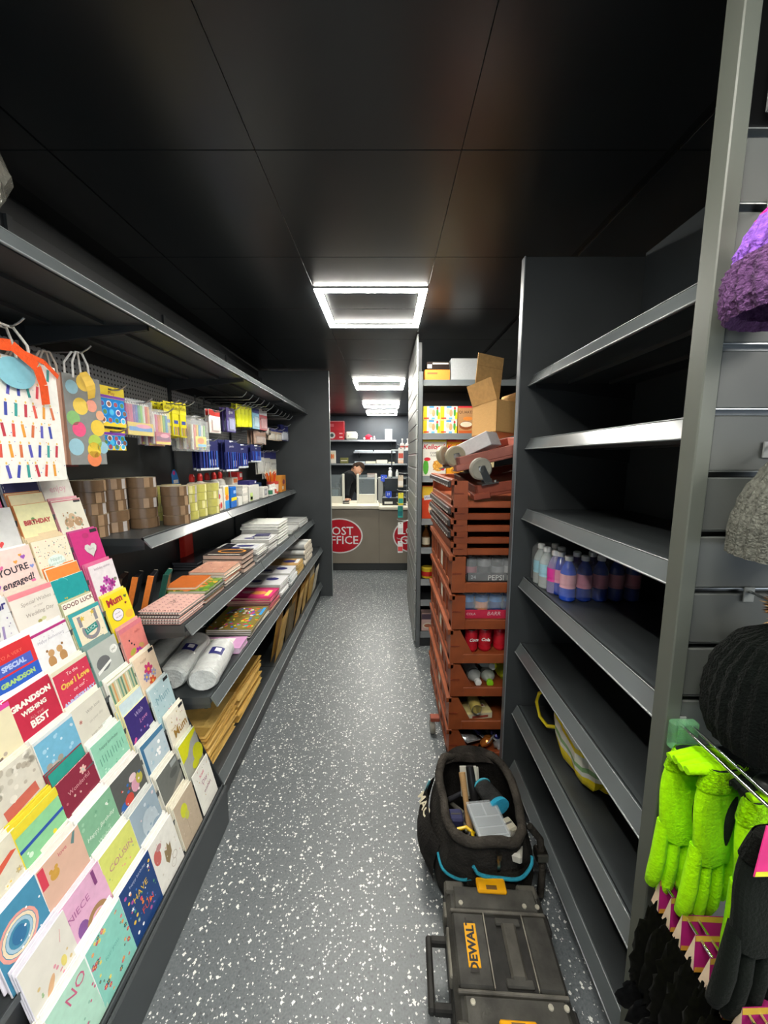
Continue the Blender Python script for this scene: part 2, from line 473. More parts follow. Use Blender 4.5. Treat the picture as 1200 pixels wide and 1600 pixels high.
XB = -1.265      # face of the left back panels
BAYS = [(0.45, 1.415), (1.415, 2.32), (2.32, 3.18), (3.18, 4.03)]
bay_words = ['dark steel shelving bay behind the greeting cards', 'dark steel shelving bay holding the brown tape and pink notebooks',
             'dark steel shelving bay holding the glue bottles and white pads', 'dark steel shelving bay ending at the tall dark panel']
for i, (a, b) in enumerate(BAYS):
    t = thing('shelving_bay', bay_words[i], 'shelving', (0, 0, 0))
    part('back_panel', MB().box(XB - .02, XB, a + .002, b - .002, 0.15, 1.60, '#303436'), 'charcoal_metal', t)
    part('perforated_panel', MB().box(XB - .02, XB, a + .002, b - .002, 1.602, 1.90, '#777777'), 'perforated', t, label='grey perforated back panel')
    part('back_panel', MB().box(XB - .02, XB, a + .002, b - .002, 1.902, 2.30, '#202325'), 'charcoal_metal', t)
    part('upright', MB().box(XB + .0005, XB + .012, b - .024, b - .002, 0.17, 2.30, '#24282a'), 'charcoal_metal', t)
    shelf(t, a, b, XB, -0.80, 1.985, 1)
    if i > 0:
        shelf(t, a + (0.09 if i == 1 else 0), b, XB, -0.940, 1.180, 1, out=.035)
        shelf(t, a, b, XB, -0.755, 0.854, 1)
        shelf(t, a, b, XB, -0.675, 0.551, 1)
        o = part('base_shelf', MB().box(XB, -0.715, a + .002, b - .002, 0.135, 0.165, '#34383a'), 'charcoal_metal', t)
        part('price_strip', lip_strip(a + .003, b - .003, -0.690, 0.172, 1, 0.05, .02), 'strip_plastic', o)
        part('kick_plate', MB().box(-0.735, -0.718, a + .002, b - .002, 0.0, 0.128, DK2), 'charcoal_metal', t)
    else:
        part('base_shelf', MB().box(XB, -0.70, a + .002, b - .002, 0.10, 0.13, '#34383a'), 'charcoal_metal', t)
# tall end panel beyond the last left bay
t = thing('end_panel', 'tall plain charcoal panel closing the far end of the left shelving', 'panel', (0, 0, 0))
part('panel', MB().bev(-1.295, -0.585, 4.045, 4.075, 0, 2.375, '#3a3e40', .003), 'charcoal_satin', t)
part('edge_trim', MB().box(-0.5845, -0.580, 4.043, 4.077, 0, 2.375, '#8d9494'), 'charcoal_metal', t, label='pale edge strip')

# right-hand bay, mostly empty
RB = 1.00
t = thing('shelving_bay', 'nearly empty dark steel shelving bay on the right of the aisle', 'shelving', (0, 0, 0))
mat('back_gloss', 0.28, spec=0.5, var=0.1, scale=4)
part('back_panel', MB().box(RB, RB + .02, 0.712, 1.60, 0.10, 2.28, '#3b4145'), 'back_gloss', t)
for z in (1.825, 1.575, 1.285, 0.99, 0.69, 0.392):
    shelf(t, 0.712, 1.598, RB, 0.57, z, -1)
o = part('base_shelf', MB().box(0.60, RB, 0.712, 1.598, 0.085, 0.115, '#34383a'), 'charcoal_metal', t)
part('price_strip', lip_strip(0.715, 1.595, 0.57, 0.122, -1, 0.045, .022), 'strip_plastic', o)
part('kick_plate', MB().box(0.60, 0.615, 0.712, 1.598, 0, 0.082, DK2), 'charcoal_metal', t)
t = thing('end_panel', 'tall charcoal panel at the far end of the empty right shelving, beside the crates', 'panel', (0, 0, 0))
part('panel', MB().bev(0.540, 1.03, 1.602, 1.632, 0, 2.27, '#363a3c', .003), 'charcoal_satin', t)
part('edge_trim', MB().box(0.535, 0.5395, 1.600, 1.634, 0, 2.27, '#70767a'), 'charcoal_metal', t, label='pale edge strip')

# slatted end display nearest the camera on the right
SLY = 0.68
t = thing('slat_wall', 'grey slatted display panel hung with hats and gloves at the shelving end', 'display panel', (0, 0, 0))
part('backing', MB().box(0.560, 1.36, SLY + .012, SLY + .024, 0.05, 2.375, '#0d0e0f'), 'charcoal_metal', t)
z = 0.10; k = 0
while z < 2.0:
    part('slat', MB().bev(0.562, 1.35, SLY - .006, SLY + .011, z, z + .094, '#525553', .002), 'laminate', t)
    part('slot_insert', MB().box(0.562, 1.35, SLY + .006, SLY + .0115, z + .0955, z + .1045, '#55585a').box(0.562, 1.35, SLY - .0075, SLY + .006, z + .1040, z + .1058, '#d2d6d8'), 'steel', t, label='bright metal slot liner')
    z += 0.106; k += 1
part('edge_trim', MB().bev(0.532, 0.560, SLY - .012, SLY + .026, 0.0, 2.375, '#565a53', .002), 'laminate', t, label='pale edge post')
part('header_board', MB().add([(0.585, SLY - .008, z + .02), (1.35, SLY - .008, z + .02), (1.35, SLY - .03, z + .045), (0.595, SLY - .03, z + .045),
                               (0.585, SLY - .008, 2.375), (1.35, SLY - .008, 2.375), (1.35, SLY - .03, 2.375), (0.595, SLY - .03, 2.375)],
                              [(0, 3, 2, 1), (3, 7, 6, 2), (0, 4, 7, 3), (4, 5, 6, 7), (0, 1, 5, 4), (1, 2, 6, 5)], '#4c504f'), 'laminate', t)
# ---------------------------------------------------------------- greeting cards on their stepped rack
rack = thing('card_rack', 'stepped dark rack full of greeting cards at the near end of the left shelving', 'display rack', (0, 0, 0))
RX = lambda k: -0.672 - 0.0435 * k          # foot of the cards on tier k
RZ = lambda k: 0.175 + 0.113 * k
for k in range(11):
    xb = RX(k) - 0.045
    part('card_tier', MB().box(xb, RX(k) + .004, 0.46, 1.395, RZ(k) - .008, RZ(k) - .003, '#3a3e40').box(xb, xb + .003, 0.46, 1.395, RZ(k) - .003, RZ(k) + .10, '#2a2d2f')
         .box(RX(k) + .004, RX(k) + .006, 0.46, 1.395, RZ(k) - .008, RZ(k) + .010, '#54595b'), 'charcoal_metal', rack)
part('front_board', MB().bev(-0.664, -0.652, 0.46, 1.405, 0.0, 0.172, '#43484a', .003), 'charcoal_satin', rack)
part('side_board', MB().prism([(-0.66, 0.0), (-0.66, 0.16), (-1.13, 1.29), (-1.16, 1.29), (-1.16, 0.0)][::-1], 0, .006, '#2b2f31',
     Matrix.Translation((0, 1.405, 0)) @ Matrix.Rotation(PI / 2, 4, 'X')), 'charcoal_satin', rack)
COLY = [1.325, 1.190, 1.055, 0.930, 0.812, 0.705, 0.605]

def deco(mb, items, w, h, parent):
    """flat print: items in card units, x from -0.5 to 0.5, y from 0 to 1"""
    z = 0.0006
    for it in items:
        z += 0.00004
        k = it[0]
        X = lambda v: v * w
        Y = lambda v: v * h
        if k == 'r': mb.rect(X(it[1]), Y(it[2]), X(it[3]), Y(it[4]), it[5], z, it[6] if len(it) > 6 else 0)
        elif k == 'd': mb.disc(X(it[1]), Y(it[2]), X(it[3]), X(it[4]), it[5], z, a=it[6] if len(it) > 6 else 0)
        elif k == 'h': mb.heart(X(it[1]), Y(it[2]), X(it[3]), it[4], z)
        elif k == 's': mb.star(X(it[1]), Y(it[2]), X(it[3]), it[4], z)
        elif k == 'f': mb.flower(X(it[1]), Y(it[2]), X(it[3]), it[4], it[5], z)
        elif k == 'o': mb.ring(X(it[1]), Y(it[2]), X(it[3]), X(it[4]), it[5], z, it[6] if len(it) > 6 else 0, it[7] if len(it) > 7 else 2 * PI)
        elif k == 'p': mb.poly([(X(a), Y(b), z) for a, b in it[1]], it[2])
        elif k == 'x':
            q = random.Random(it[2])
            for i in range(it[1]):
                x, y = q.uniform(it[4], it[5]), q.uniform(it[6], it[7]); s_ = q.uniform(it[8], it[9]); c = it[3][i % len(it[3])]
                if len(it) > 10 and ((x - it[10][0]) / it[10][2]) ** 2 + ((y - it[10][1]) / it[10][3]) ** 2 < 1: continue
                sh = it[11] if len(it) > 11 else 'd'
                if sh == 'h': mb.heart(X(x), Y(y), X(s_) * 2, c, z)
                elif sh == 'f': mb.flower(X(x), Y(y), X(s_), c, '#f4d35e', z)
                elif sh == 's': mb.star(X(x), Y(y), X(s_), c, z)
                else: mb.disc(X(x), Y(y), X(s_), X(s_), c, z, 8)
        elif k == 't':
            tw = max(v.co.x for v in text_mesh(it[1], 1.0, '#ffffff', bold=0.0).vertices) * 2
            size = min(it[4] * w, 0.90 * w / tw) if it[4] > .01 else 0
            if size == 0: continue
            lettering(it[1], size, it[5], parent, X(it[2]) if abs(it[2]) < .1 or tw * size < w * .6 else 0, Y(it[3]), 0.0011, rot=it[6] if len(it) > 6 else 0,
                      bold=it[7] if len(it) > 7 else 0, shear=it[8] if len(it) > 8 else 0)
BRN = ['#b58a5a', '#8f6a42']
WILD = ['#d94a6a', '#e88a3a', '#4a9a6a', '#5a7ac9', '#f0c84a', '#b45ab0']
def stack_back(n, edge, col, what, base, w, h, side=None, band=None):
    for i in range(n):
        d = 0.0062 * (i + 1)
        up = rnd.uniform(-.002, .004) + .0042 * (i + 1) + (.028 if band and i < 2 else 0)
        m = MB().bev(-w / 2, w / 2, 0, h, -.0035, 0, edge, .0007)
        if side: m.rect(0, h - .006, w * .98, .010, side, .0004)
        if band: m.rect(0, h * .5, w * .97, h * .97, band, .0003)
        o = part('greeting_card', m, 'paper', M=base @ Matrix.Translation((rnd.uniform(-.004, .002), up, -d)))
        tag(o, ('spare card directly behind ', 'second spare card behind ', 'third spare card behind ', 'fourth spare card behind ', 'rearmost spare card behind ')[i] + what, 'greeting card', 'spare cards behind ' + what)
# (column, tier, label, words for its spares, colour, width, height, spares, edge colour, print)
CARDS = [
 (0, 0, 'white card with a printed thank you verse and folded lower flap, beside the brown envelopes', 'the white verse card', '#efeee4', .118, .165, 0, '#f4f3ec',
  [('r', 0, .22, 1, .004, '#c9c8bd'), ('t', 'love', -.05, .80, .17, '#d0607c', .15), ('t', 'Day', .0, .62, .2, '#9a5a78', .1), ('t', 'wishes', .05, .42, .17, '#8a5a70', .1), ('x', 26, 3, ['#d77a8a', '#8aa06a', '#c7a36a'], -.4, .4, .3, .95, .008, .02)]),
 (1, 0, 'beige card with a yellow-green balloon on the bottom tier', 'the beige balloon card', '#bfae97', .118, .165, 3, '#ece6d4',
  [('d', -.12, .70, .16, .2, '#cfd23a'), ('d', -.05, .55, .1, .12, '#c6c95a'), ('r', -.1, .3, .006, .36, '#8a7a66'), ('x', 20, 5, ['#cbbca6', '#b09f88'], -.4, .4, .1, .6, .01, .03)]),
 (2, 0, 'white card with red birds and a brown leaf on the bottom tier', 'the white leaf card', '#e6e4dc', .12, .165, 3, '#f6f5f0',
  [('d', -.3, .66, .13, .2, '#c76a63'), ('d', -.18, .78, .1, .08, '#b98a8a'), ('p', [(-.02, .3), (.16, .42), (.2, .62), (.12, .58), (.08, .68), (.02, .56), (-.06, .6), (-.1, .4)], '#8f7d5c'),
   ('o', .22, .3, .1, .08, '#bdb5a8'), ('o', .12, .2, .1, .085, '#c7bfb2'), ('x', 14, 8, ['#d7b0a8', '#cfcabc'], -.4, .42, .08, .9, .01, .025)]),
 (3, 0, 'navy birthday card printed with small bright presents and letters', 'the navy birthday card', '#27477f', .125, .172, 2, '#f3f3f1',
  [('t', 'happy birthday', .04, .88, .09, '#b7c7e6', 0), ('t', 'HAVE', .0, .62, .19, '#e9c23a', 0), ('t', 'FUN', .08, .3, .2, '#d4543a', 0), ('x', 42, 11, WILD + ['#ffffff', '#3a7ad0'], -.42, .42, .1, .84, .012, .04), ('s', -.3, .55, .05, '#ffffff'), ('s', .36, .78, .05, '#ffffff')]),
 (4, 0, 'mint green card with a border of small flowers', 'the mint flower card', '#8fd2c3', .12, .165, 4, '#f7f7f4',
  [('x', 60, 14, ['#e86a8a', '#f29a6a', '#2a5a6a', '#f2e27a', '#d94a6a', '#3a7a7a'], -.46, .46, .05, .97, .02, .055, (0, .52, .3, .33), 'f'), ('t', 'for you', 0, .55, .13, '#6fb6aa', 0)]),
 (5, 0, 'pale green card marked with pink letters at the bottom edge of the rack', 'the pale green card', '#b6dfcb', .115, .16, 4, '#f4f4f0',
  [('t', 'NO', .1, .82, .3, '#d0698a', .25), ('x', 16, 21, ['#d0698a', '#8fc0aa'], -.4, .4, .2, .6, .015, .03)]),
 (6, 0, 'cream card with faint letters in the nearest column of the bottom tier', 'the nearest cream card', '#e9e3d4', .11, .16, 2, '#f4f2ea', [('t', 'Hello', 0, .7, .2, '#b88aa0', .1)]),
 (0, 1, 'grey and acid yellow card showing a blurred leaf', 'the acid yellow card', '#a8aaa2', .12, .168, 1, '#e9ead8',
  [('p', [(-.49, .99), (.49, .99), (.49, .9), (.1, .82), (-.2, .62), (-.49, .58)], '#d8d81e'), ('d', .3, .45, .26, .3, '#d2d420', .6), ('d', .05, .3, .2, .14, '#cfd12c')]),
 (1, 1, 'grey photo card of a table top in a clear wrapper', 'the wrapped photo card', '#6e716c', .12, .165, 5, '#efece0', [('p', [(-.5, .1), (.5, .5), (.5, .62), (-.5, .25)], '#8c8a80'), ('d', .2, .72, .2, .1, '#585b58'), ('r', .3, .9, .3, .1, '#9aa09e')]),
 (2, 1, 'pale blue-grey card in a clear wrapper', 'the pale blue-grey card', '#9fb2bf', .12, .168, 4, '#d9dcd8', [('d', .05, .5, .3, .36, '#b7c5cd'), ('d', .2, .3, .2, .2, '#8ea4b5'), ('x', 18, 31, ['#c9d4da', '#86a0b4', '#d8c9cc'], -.4, .4, .1, .9, .02, .05)]),
 (3, 1, 'lime yellow card lettered for a cousin', 'the lime cousin card', '#d9dd76', .12, .165, 4, '#f6f5ee', [('t', 'COUSIN', .02, .66, .2, '#c08a8a', 0), ('t', 'SIN', .2, .86, .001, '#7aa07a'), ('x', 24, 33, ['#c3ca58', '#e5a08a', '#8ab08a'], -.42, .42, .08, .95, .01, .025)]),
 (4, 1, 'pink niece card with a big figure one and a brown animal', 'the pink niece card', '#e2afcd', .122, .168, 4, '#efe4ea',
  [('t', '1', .28, .84, .42, '#8a4a80', 0, .002), ('t', 'NIECE', -.18, .72, .19, '#b06a9a', 0), ('d', -.22, .42, .13, .17, '#8a5a9a'), ('d', -.34, .26, .11, .14, '#dcd92a'), ('o', .1, .3, .28, .18, '#a8835a', .3, 2.9), ('d', .12, .26, .18, .2, '#d8b48a'), ('t', 'is', .34, .1, .001, '#ffffff')]),
 (5, 1, 'white card with a small pink and orange flower spray', 'the white spray card', '#e7e3d8', .12, .165, 2, '#e9e6ef', [('r', .28, .78, .01, .16, '#d98a8a', -.3), ('d', -.12, .4, .16, .06, '#e0b48a', .9), ('d', .05, .22, .09, .12, '#d8508a'), ('d', .2, .45, .06, .1, '#e8d87a'), ('x', 20, 41, ['#e09aa8', '#d8c08a', '#9ab88a'], -.4, .4, .08, .6, .015, .04)]),
 (0, 2, 'cream card with gold lettering for a mum and a black corner tag', 'the gold mum card', '#eee8d6', .12, .168, 1, '#f1ede0', [('t', 'Mum', .05, .52, .36, '#a8823c', .05, .001), ('r', .34, .94, .24, .07, '#26262a'), ('x', 16, 44, ['#d6a8b0', '#b8a060'], -.3, .45, .6, .9, .012, .03), ('t', 'lovely', -.25, .66, .12, '#b89a5a')]),
 (1, 2, 'blue card with a pale seascape', 'the seascape card', '#c3d4dc', .12, .168, 3, '#e4e6e0', [('r', -.44, .5, .1, .99, '#3e7096'), ('r', 0, .94, .98, .1, '#4c7ea2'), ('d', .1, .3, .4, .12, '#8fb3ae'), ('d', 0, .2, .3, .1, '#d9cfae'), ('x', 14, 47, ['#ffffff', '#a7c3d0'], -.3, .45, .4, .8, .02, .06)]),
 (2, 2, 'dark grey photo card of colourful small animals', 'the dark animal card', '#5a5c5a', .128, .165, 3, '#efe9e4', [('d', -.3, .38, .12, .14, '#3a6ab0'), ('d', -.12, .44, .14, .13, '#c84a3e'), ('d', .14, .55, .13, .16, '#d9a0b4'), ('d', .12, .72, .12, .09, '#e7c9cf'), ('d', .3, .6, .11, .14, '#b9b050'), ('d', -.2, .16, .09, .1, '#7a2a3a'), ('x', 16, 51, ['#e9d8d8', '#c84a3e', '#3a6ab0'], -.4, .42, .1, .7, .015, .04)]),
 (3, 2, 'sage green card with white script', 'the sage green card', '#84b795', .12, .165, 3, '#f4f5f0', [('t', 'Happy Birthday', 0, .6, .13, '#e6f0e4', .0, 0, .2), ('t', 'Wishes', 0, .4, .13, '#cfe2d0', .0, 0, .2), ('h', .3, .8, .12, '#e6f0e4'), ('x', 14, 54, ['#9cc9aa', '#6ea382'], -.42, .42, .1, .9, .02, .05)]),
 (4, 2, 'peach card with a small mustard bear and red corner', 'the peach bear card', '#e2b9a4', .12, .165, 3, '#f2e9e0', [('r', -.42, .82, .13, .3, '#d8475a'), ('d', -.2, .72, .1, .1, '#d0a04a'), ('d', -.26, .80, .04, .04, '#d0a04a'), ('d', -.14, .80, .04, .04, '#d0a04a'), ('p', [(.24, .86), (.34, .98), (.4, .98), (.3, .82)], '#6a8a8a'), ('t', 'love', .05, .9, .12, '#c05a6a')]),
 (5, 2, 'blue card with a pastel rainbow ring', 'the blue rainbow card', '#4b8fb0', .12, .165, 2, '#ece8f0', [('o', -.1, .55, .36, .31, '#e9a59a'), ('o', -.1, .55, .30, .25, '#f0dfc0'), ('o', -.1, .55, .24, .19, '#a9c7d8'), ('d', -.1, .55, .13, .15, '#3a74a0'), ('x', 10, 61, ['#ffffff'], -.4, .45, .1, .95, .01, .025)]),
 (0, 3, 'pale blue mum card with a black corner tag', 'the pale blue mum card', '#bdd8de', .122, .168, 1, '#dfeaea', [('t', 'Mum', .0, .66, .34, '#7fa9b5', .05), ('r', .34, .94, .24, .07, '#26262a'), ('f', .14, .22, .14, '#d8506a', '#f4d35e'), ('f', -.15, .15, .1, '#e08a9a', '#f4d35e'), ('x', 18, 64, ['#f0f5f5', '#8fb8c0'], -.4, .4, .3, .95, .012, .03)]),
 (1, 3, 'deep purple card with pale handwriting', 'the purple card', '#3c2f74', .118, .165, 3, '#f2e6b0', [('t', 'With', .05, .84, .18, '#b9a8d8', .05, 0, .2), ('t', 'Love', .15, .66, .18, '#d08ac0', .05, 0, .2), ('x', 12, 67, ['#d05a9a', '#8a78c0'], -.4, .4, .2, .5, .02, .05)]),
 (2, 3, 'mint card with a row of tiny candles', 'the mint candle card', '#93cfb3', .122, .168, 3, '#e8efe8', [('t', 'happy birthday', .0, .84, .1, '#54796a', 0)] + [('r', -.36 + i * .08, .62 + .03 * (i % 2), .018, .14, '#5f9a84') for i in range(10)] + [('x', 20, 70, ['#b5e0cb', '#74b698'], -.44, .44, .1, .5, .012, .03)]),
 (3, 3, 'maroon card with pale flowers and a teal card behind it', 'the maroon card', '#8b3346', .12, .16, 2, '#8a2f42', [('f', .2, .84, .1, '#e6b8b0', '#b7cfc0'), ('t', 'Wonderful', .0, .7, .14, '#d89aa0', 0), ('x', 14, 74, ['#b8606e', '#d6b0a8'], -.4, .4, .1, .6, .015, .03)]),
 (4, 3, 'yellow and green striped card with a royal blue edge', 'the yellow striped card', '#8fcf9a', .12, .16, 2, '#e6d23a', [('r', 0, .92, 1, .14, '#e8d43a'), ('r', 0, .62, 1, .05, '#2f55a8'), ('x', 12, 77, ['#d9efd8', '#e8d43a'], -.4, .4, .1, .55, .02, .05)]),
 (5, 3, 'cream card with blossom and a coral ribbon in the second nearest column', 'the coral ribbon card', '#ded8c4', .115, .16, 2, '#f0e9dc', [('p', [(-.5, .62), (.3, .78), (.4, .74), (-.5, .48)], '#d8604a'), ('x', 30, 80, ['#e8e0c8', '#c4b48a', '#f2ecd8'], -.45, .45, .05, .5, .03, .07, (9, 9, 1, 1), 'f')]),
 (0, 4, 'peach card with a bright daisy bunch and black corner tag', 'the daisy bunch card', '#ecd4b8', .122, .17, 1, '#efe6d2', [('f', .0, .62, .2, '#d0407a', '#f2a03a'), ('f', -.18, .5, .14, '#8a8ac0', '#f2c85a'), ('f', .16, .48, .13, '#a8a8c8', '#f2c85a'), ('f', .02, .34, .16, '#e2603a', '#f2c85a'), ('r', .34, .95, .24, .07, '#26262a'), ('t', 'happy', -.1, .85, .12, '#b08a70', .05), ('r', .0, .16, .02, .2, '#7a8a5a')]),
 (1, 4, 'striped green and cream card with a white script', 'the striped card', '#c8c9a4', .122, .17, 2, '#f0efe6', [('r', -.44 + i * .11, .46, .055, .9, ['#5f8a74', '#d9a06a', '#e9e4cf', '#7aa08c'][i % 4]) for i in range(9)] + [('r', 0, .95, 1, .05, '#f4f3ec'), ('t', 'Birthday', .1, .3, .2, '#e7efe9', .1, .001, .2)]),
 (2, 4, 'off white card with faint writing and small red roses', 'the rose corner card', '#dcd9cb', .124, .168, 4, '#f1eede', [('f', -.34, .3, .07, '#c0604e', '#8a3a2e'), ('f', -.28, .2, .06, '#b8543e', '#8a3a2e'), ('f', -.32, .72, .05, '#c08a80', '#8a5a4e'), ('t', 'With love', .1, .8, .11, '#9a988c', .05, 0, .2), ('t', 'on your day', .1, .62, .09, '#aaa89c', .05, 0, .2), ('t', 'Happy Anniversary', .1, .4, .075, '#9a988c', .05, 0, .2)]),
 (3, 4, 'sky blue card with a grey bear peeping at the bottom', 'the sky blue bear card', '#74b4d2', .12, .165, 2, '#e9e8e2', [('d', -.2, .38, .2, .18, '#b9b4aa'), ('d', -.34, .5, .07, .07, '#a49e92'), ('d', -.06, .5, .07, .07, '#a49e92'), ('r', 0, .97, 1, .05, '#d5dde0'), ('x', 12, 90, ['#a5d0e4', '#cfe4ee'], -.4, .44, .5, .9, .02, .05)]),
 (4, 4, 'cream grey card with coral edging in the third nearest column', 'the cream grey card', '#d5d0c2', .12, .165, 2, '#efe6d6', [('r', .0, .4, .7, .16, '#c9695a', .1), ('x', 26, 92, ['#c4beae', '#e4dfd2', '#b9b0a0'], -.45, .45, .5, .96, .03, .08)]),
 (0, 5, 'salmon pink card with a flowery cat and dots', 'the salmon card', '#e2867e', .122, .168, 1, '#e0a29a', [('f', .05, .34, .16, '#a02a9a', '#d8b02a'), ('d', -.2, .42, .14, .08, '#b6b04a', .4), ('d', .2, .44, .12, .07, '#c9a060', -.4), ('f', -.1, .22, .1, '#d9602a', '#e8c03a'), ('f', .15, .2, .09, '#3a5ab0', '#e8c03a'), ('d', -.22, .68, .03, .03, '#2a2030'), ('d', -.16, .6, .03, .03, '#2a2030'), ('d', -.08, .54, .03, .03, '#2a2030'), ('t', 'hello', .2, .78, .12, '#b85a5a'), ('r', 0, .95, 1, .1, '#d87a86')]),
 (1, 5, 'grey card with a dark cartoon elephant and speech bubble', 'the grey elephant card', '#b9beb8', .122, .168, 3, '#7e9c98', [('d', -.15, .6, .24, .2, '#6c6e70'), ('p', [(-.42, .5), (.1, .6), (.1, .55), (-.42, .44)], '#e9ece9'), ('d', .3, .74, .14, .12, '#edefe9'), ('t', 'yes!', .3, .74, .1, '#7a7a72'), ('r', 0, .3, 1, .1, '#7ea69a')]),
 (2, 5, 'red anniversary card with multicoloured letters', 'the red anniversary card', '#cf3a56', .126, .17, 2, '#efeede', [('r', 0, .965, 1, .07, '#ded9c0'), ('t', 'To the', 0, .84, .12, '#f3e2dc', 0), ('t', 'One I Love', .02, .68, .18, '#e8c05a', 0, .001), ('t', 'on our', .05, .53, .12, '#f3e2dc', 0), ('t', 'ANNIVERSARY', 0, .37, .15, '#b9c4e8', 0, .0008), ('x', 12, 97, ['#f6e7df'], -.45, .45, .3, .9, .008, .018)]),
 (3, 5, 'crimson grandson card with large white hand lettering', 'the crimson grandson card', '#bf2c46', .132, .175, 5, '#f5f4f0', [('t', 'GRANDSON', 0, .80, .155, '#f3efe4', 0, .0012), ('t', 'WISHING', 0, .66, .125, '#f0eadf', 0, .0008), ('t', 'ALL THE', 0, .55, .08, '#d99a9a', 0), ('t', 'BEST', .02, .45, .19, '#f3efe4', 0, .001), ('r', -.2, .2, .2, .08, '#cf5a5a')]),
 (4, 5, 'cream card with soft feather print and a magenta edge', 'the magenta edged card', '#e6ddba', .12, .17, 2, '#d23a8a', [('d', -.1, .7, .05, .14, '#8a7090', -.5), ('d', -.02, .3, .04, .1, '#7a6a60', -.9), ('d', .12, .36, .04, .04, '#b5a898'), ('d', -.2, .2, .08, .04, '#d9a0b4'), ('r', 0, .97, 1, .07, '#d8489a')]),
 (0, 6, 'bright yellow mum card with a speech bubble', 'the yellow mum card', '#f0dc2e', .122, .172, 1, '#e8d860', [('t', 'Mum', -.08, .84, .3, '#b0303a', .05, .0015), ('h', .36, .84, .12, '#4a5a3a'), ('h', .3, .70, .09, '#8a2a2a'), ('d', -.12, .54, .22, .19, '#3a3a3a'), ('d', -.12, .54, .2, .17, '#efe8f0'), ('t', 'you are', -.12, .58, .07, '#7a6a8a'), ('t', 'the best', -.12, .5, .07, '#7a6a8a'), ('d', .3, .45, .16, .12, '#f0b43a'), ('d', .0, .16, .1, .12, '#c04a3a'), ('d', .32, .25, .14, .1, '#eeaa4a')]),
 (1, 6, 'cream and teal good luck card with a grey horseshoe', 'the horseshoe card', '#3da0a4', .124, .172, 3, '#b7b78c', [('r', .03, .48, .86, .88, '#eadfc4'), ('o', .02, .58, .28, .18, '#8c8a90', PI * .86, PI * 2.16), ('r', -.24, .78, .1, .2, '#8c8a90'), ('r', .27, .8, .1, .22, '#8c8a90'), ('r', .02, .58, .40, .12, '#2a8a84', .15), ('t', 'LUCK', .02, .58, .13, '#d8efe8', .15), ('s', -.15, .82, .09, '#d8b84a'), ('s', .2, .86, .08, '#d8b84a'), ('s', .25, .2, .09, '#d8a84a'), ('s', -.22, .16, .09, '#d86a4a'), ('x', 16, 101, ['#c97a5a', '#8a9a6a'], -.36, .4, .1, .9, .01, .02)]),
 (2, 6, 'white card with two brown teddy bears and a pink top edge', 'the two bears card', '#e8e8ea', .128, .17, 5, '#eceae8', [('r', 0, .95, 1, .045, '#b0307a'), ('t', 'Happy Anniversary', .1, .8, .09, '#a9a8b4', 0, 0, .2), ('d', -.16, .42, .1, .13, BRN[0]), ('d', .14, .42, .1, .13, BRN[0]), ('d', -.12, .56, .08, .08, '#c49a6a'), ('d', .1, .56, .08, .08, '#c49a6a'), ('d', -.2, .62, .03, .03, BRN[1]), ('d', .2, .62, .03, .03, BRN[1]), ('d', -.16, .26, .05, .1, BRN[1]), ('d', .15, .27, .05, .1, BRN[1]), ('d', 0, .47, .05, .06, '#eae6e0'), ('x', 12, 104, ['#a8a8b0'], -.42, .42, .75, .93, .007, .012)]),
 (3, 6, 'red card with a blue band reading special grandson', 'the special grandson card', '#d83a40', .128, .175, 2, '#f3f1ec', [('t', 'TO A VERY', -.0, .84, .1, '#e8705a', 0), ('r', 0, .68, .8, .16, '#4a62c0'), ('t', 'SPECIAL', 0, .68, .14, '#b9c9ee', 0, .001), ('r', 0, .42, .98, .3, '#2f5fc2'), ('t', 'GRANDSON', 0, .46, .13, '#a9cf7a', 0, .001)]),
 (4, 6, 'white card with grey feathers in the third nearest column', 'the grey feather card', '#e6e3da', .12, .17, 2, '#eeeae4', [('x', 20, 108, ['#b9b4ae', '#d9d2c8', '#a89aa8'], -.4, .4, .2, .95, .02, .06)]),
 (0, 7, 'white card with a cluster of magenta flowers', 'the magenta flower card', '#e7e1e4', .122, .17, 2, '#d8709a', [('f', -.2, .45, .15, '#b03a9a', '#7a2a7a'), ('f', .02, .6, .15, '#c25ab0', '#7a2a7a'), ('f', .2, .5, .15, '#a8308a', '#7a2a7a'), ('f', .05, .4, .14, '#c46ab8', '#7a2a7a'), ('f', -.3, .3, .1, '#b85aa8', '#7a2a7a'), ('t', 'birthday wishes', .0, .9, .1, '#9a8a98'), ('d', .36, .56, .07, .05, '#8a8a7a')]),
 (1, 7, 'teal card in front of an orange one', 'the teal card', '#1f9a9c', .122, .165, 3, '#ece7d8', [('x', 26, 111, ['#b8b04a', '#3ab4b0'], -.4, .4, .3, .62, .012, .025), ('o', -.2, .86, .2, .18, '#5cc0bc', .4, 2.2)]),
 (2, 7, 'white wedding day card with a pink top band', 'the wedding wishes card', '#e6e0d6', .13, .168, 3, '#dccdbf', [('r', 0, .95, 1, .09, '#e88a94'), ('t', 'Special Wishes', .05, .78, .12, '#a0988e', .02, 0, .2), ('t', 'on your', .05, .69, .07, '#b0a89e', .02, 0, .2), ('t', 'Wedding Day', .05, .58, .12, '#a0988e', .02, 0, .2), ('d', -.02, .42, .05, .04, '#a8a060'), ('d', .08, .44, .06, .04, '#cfd0a0')]),
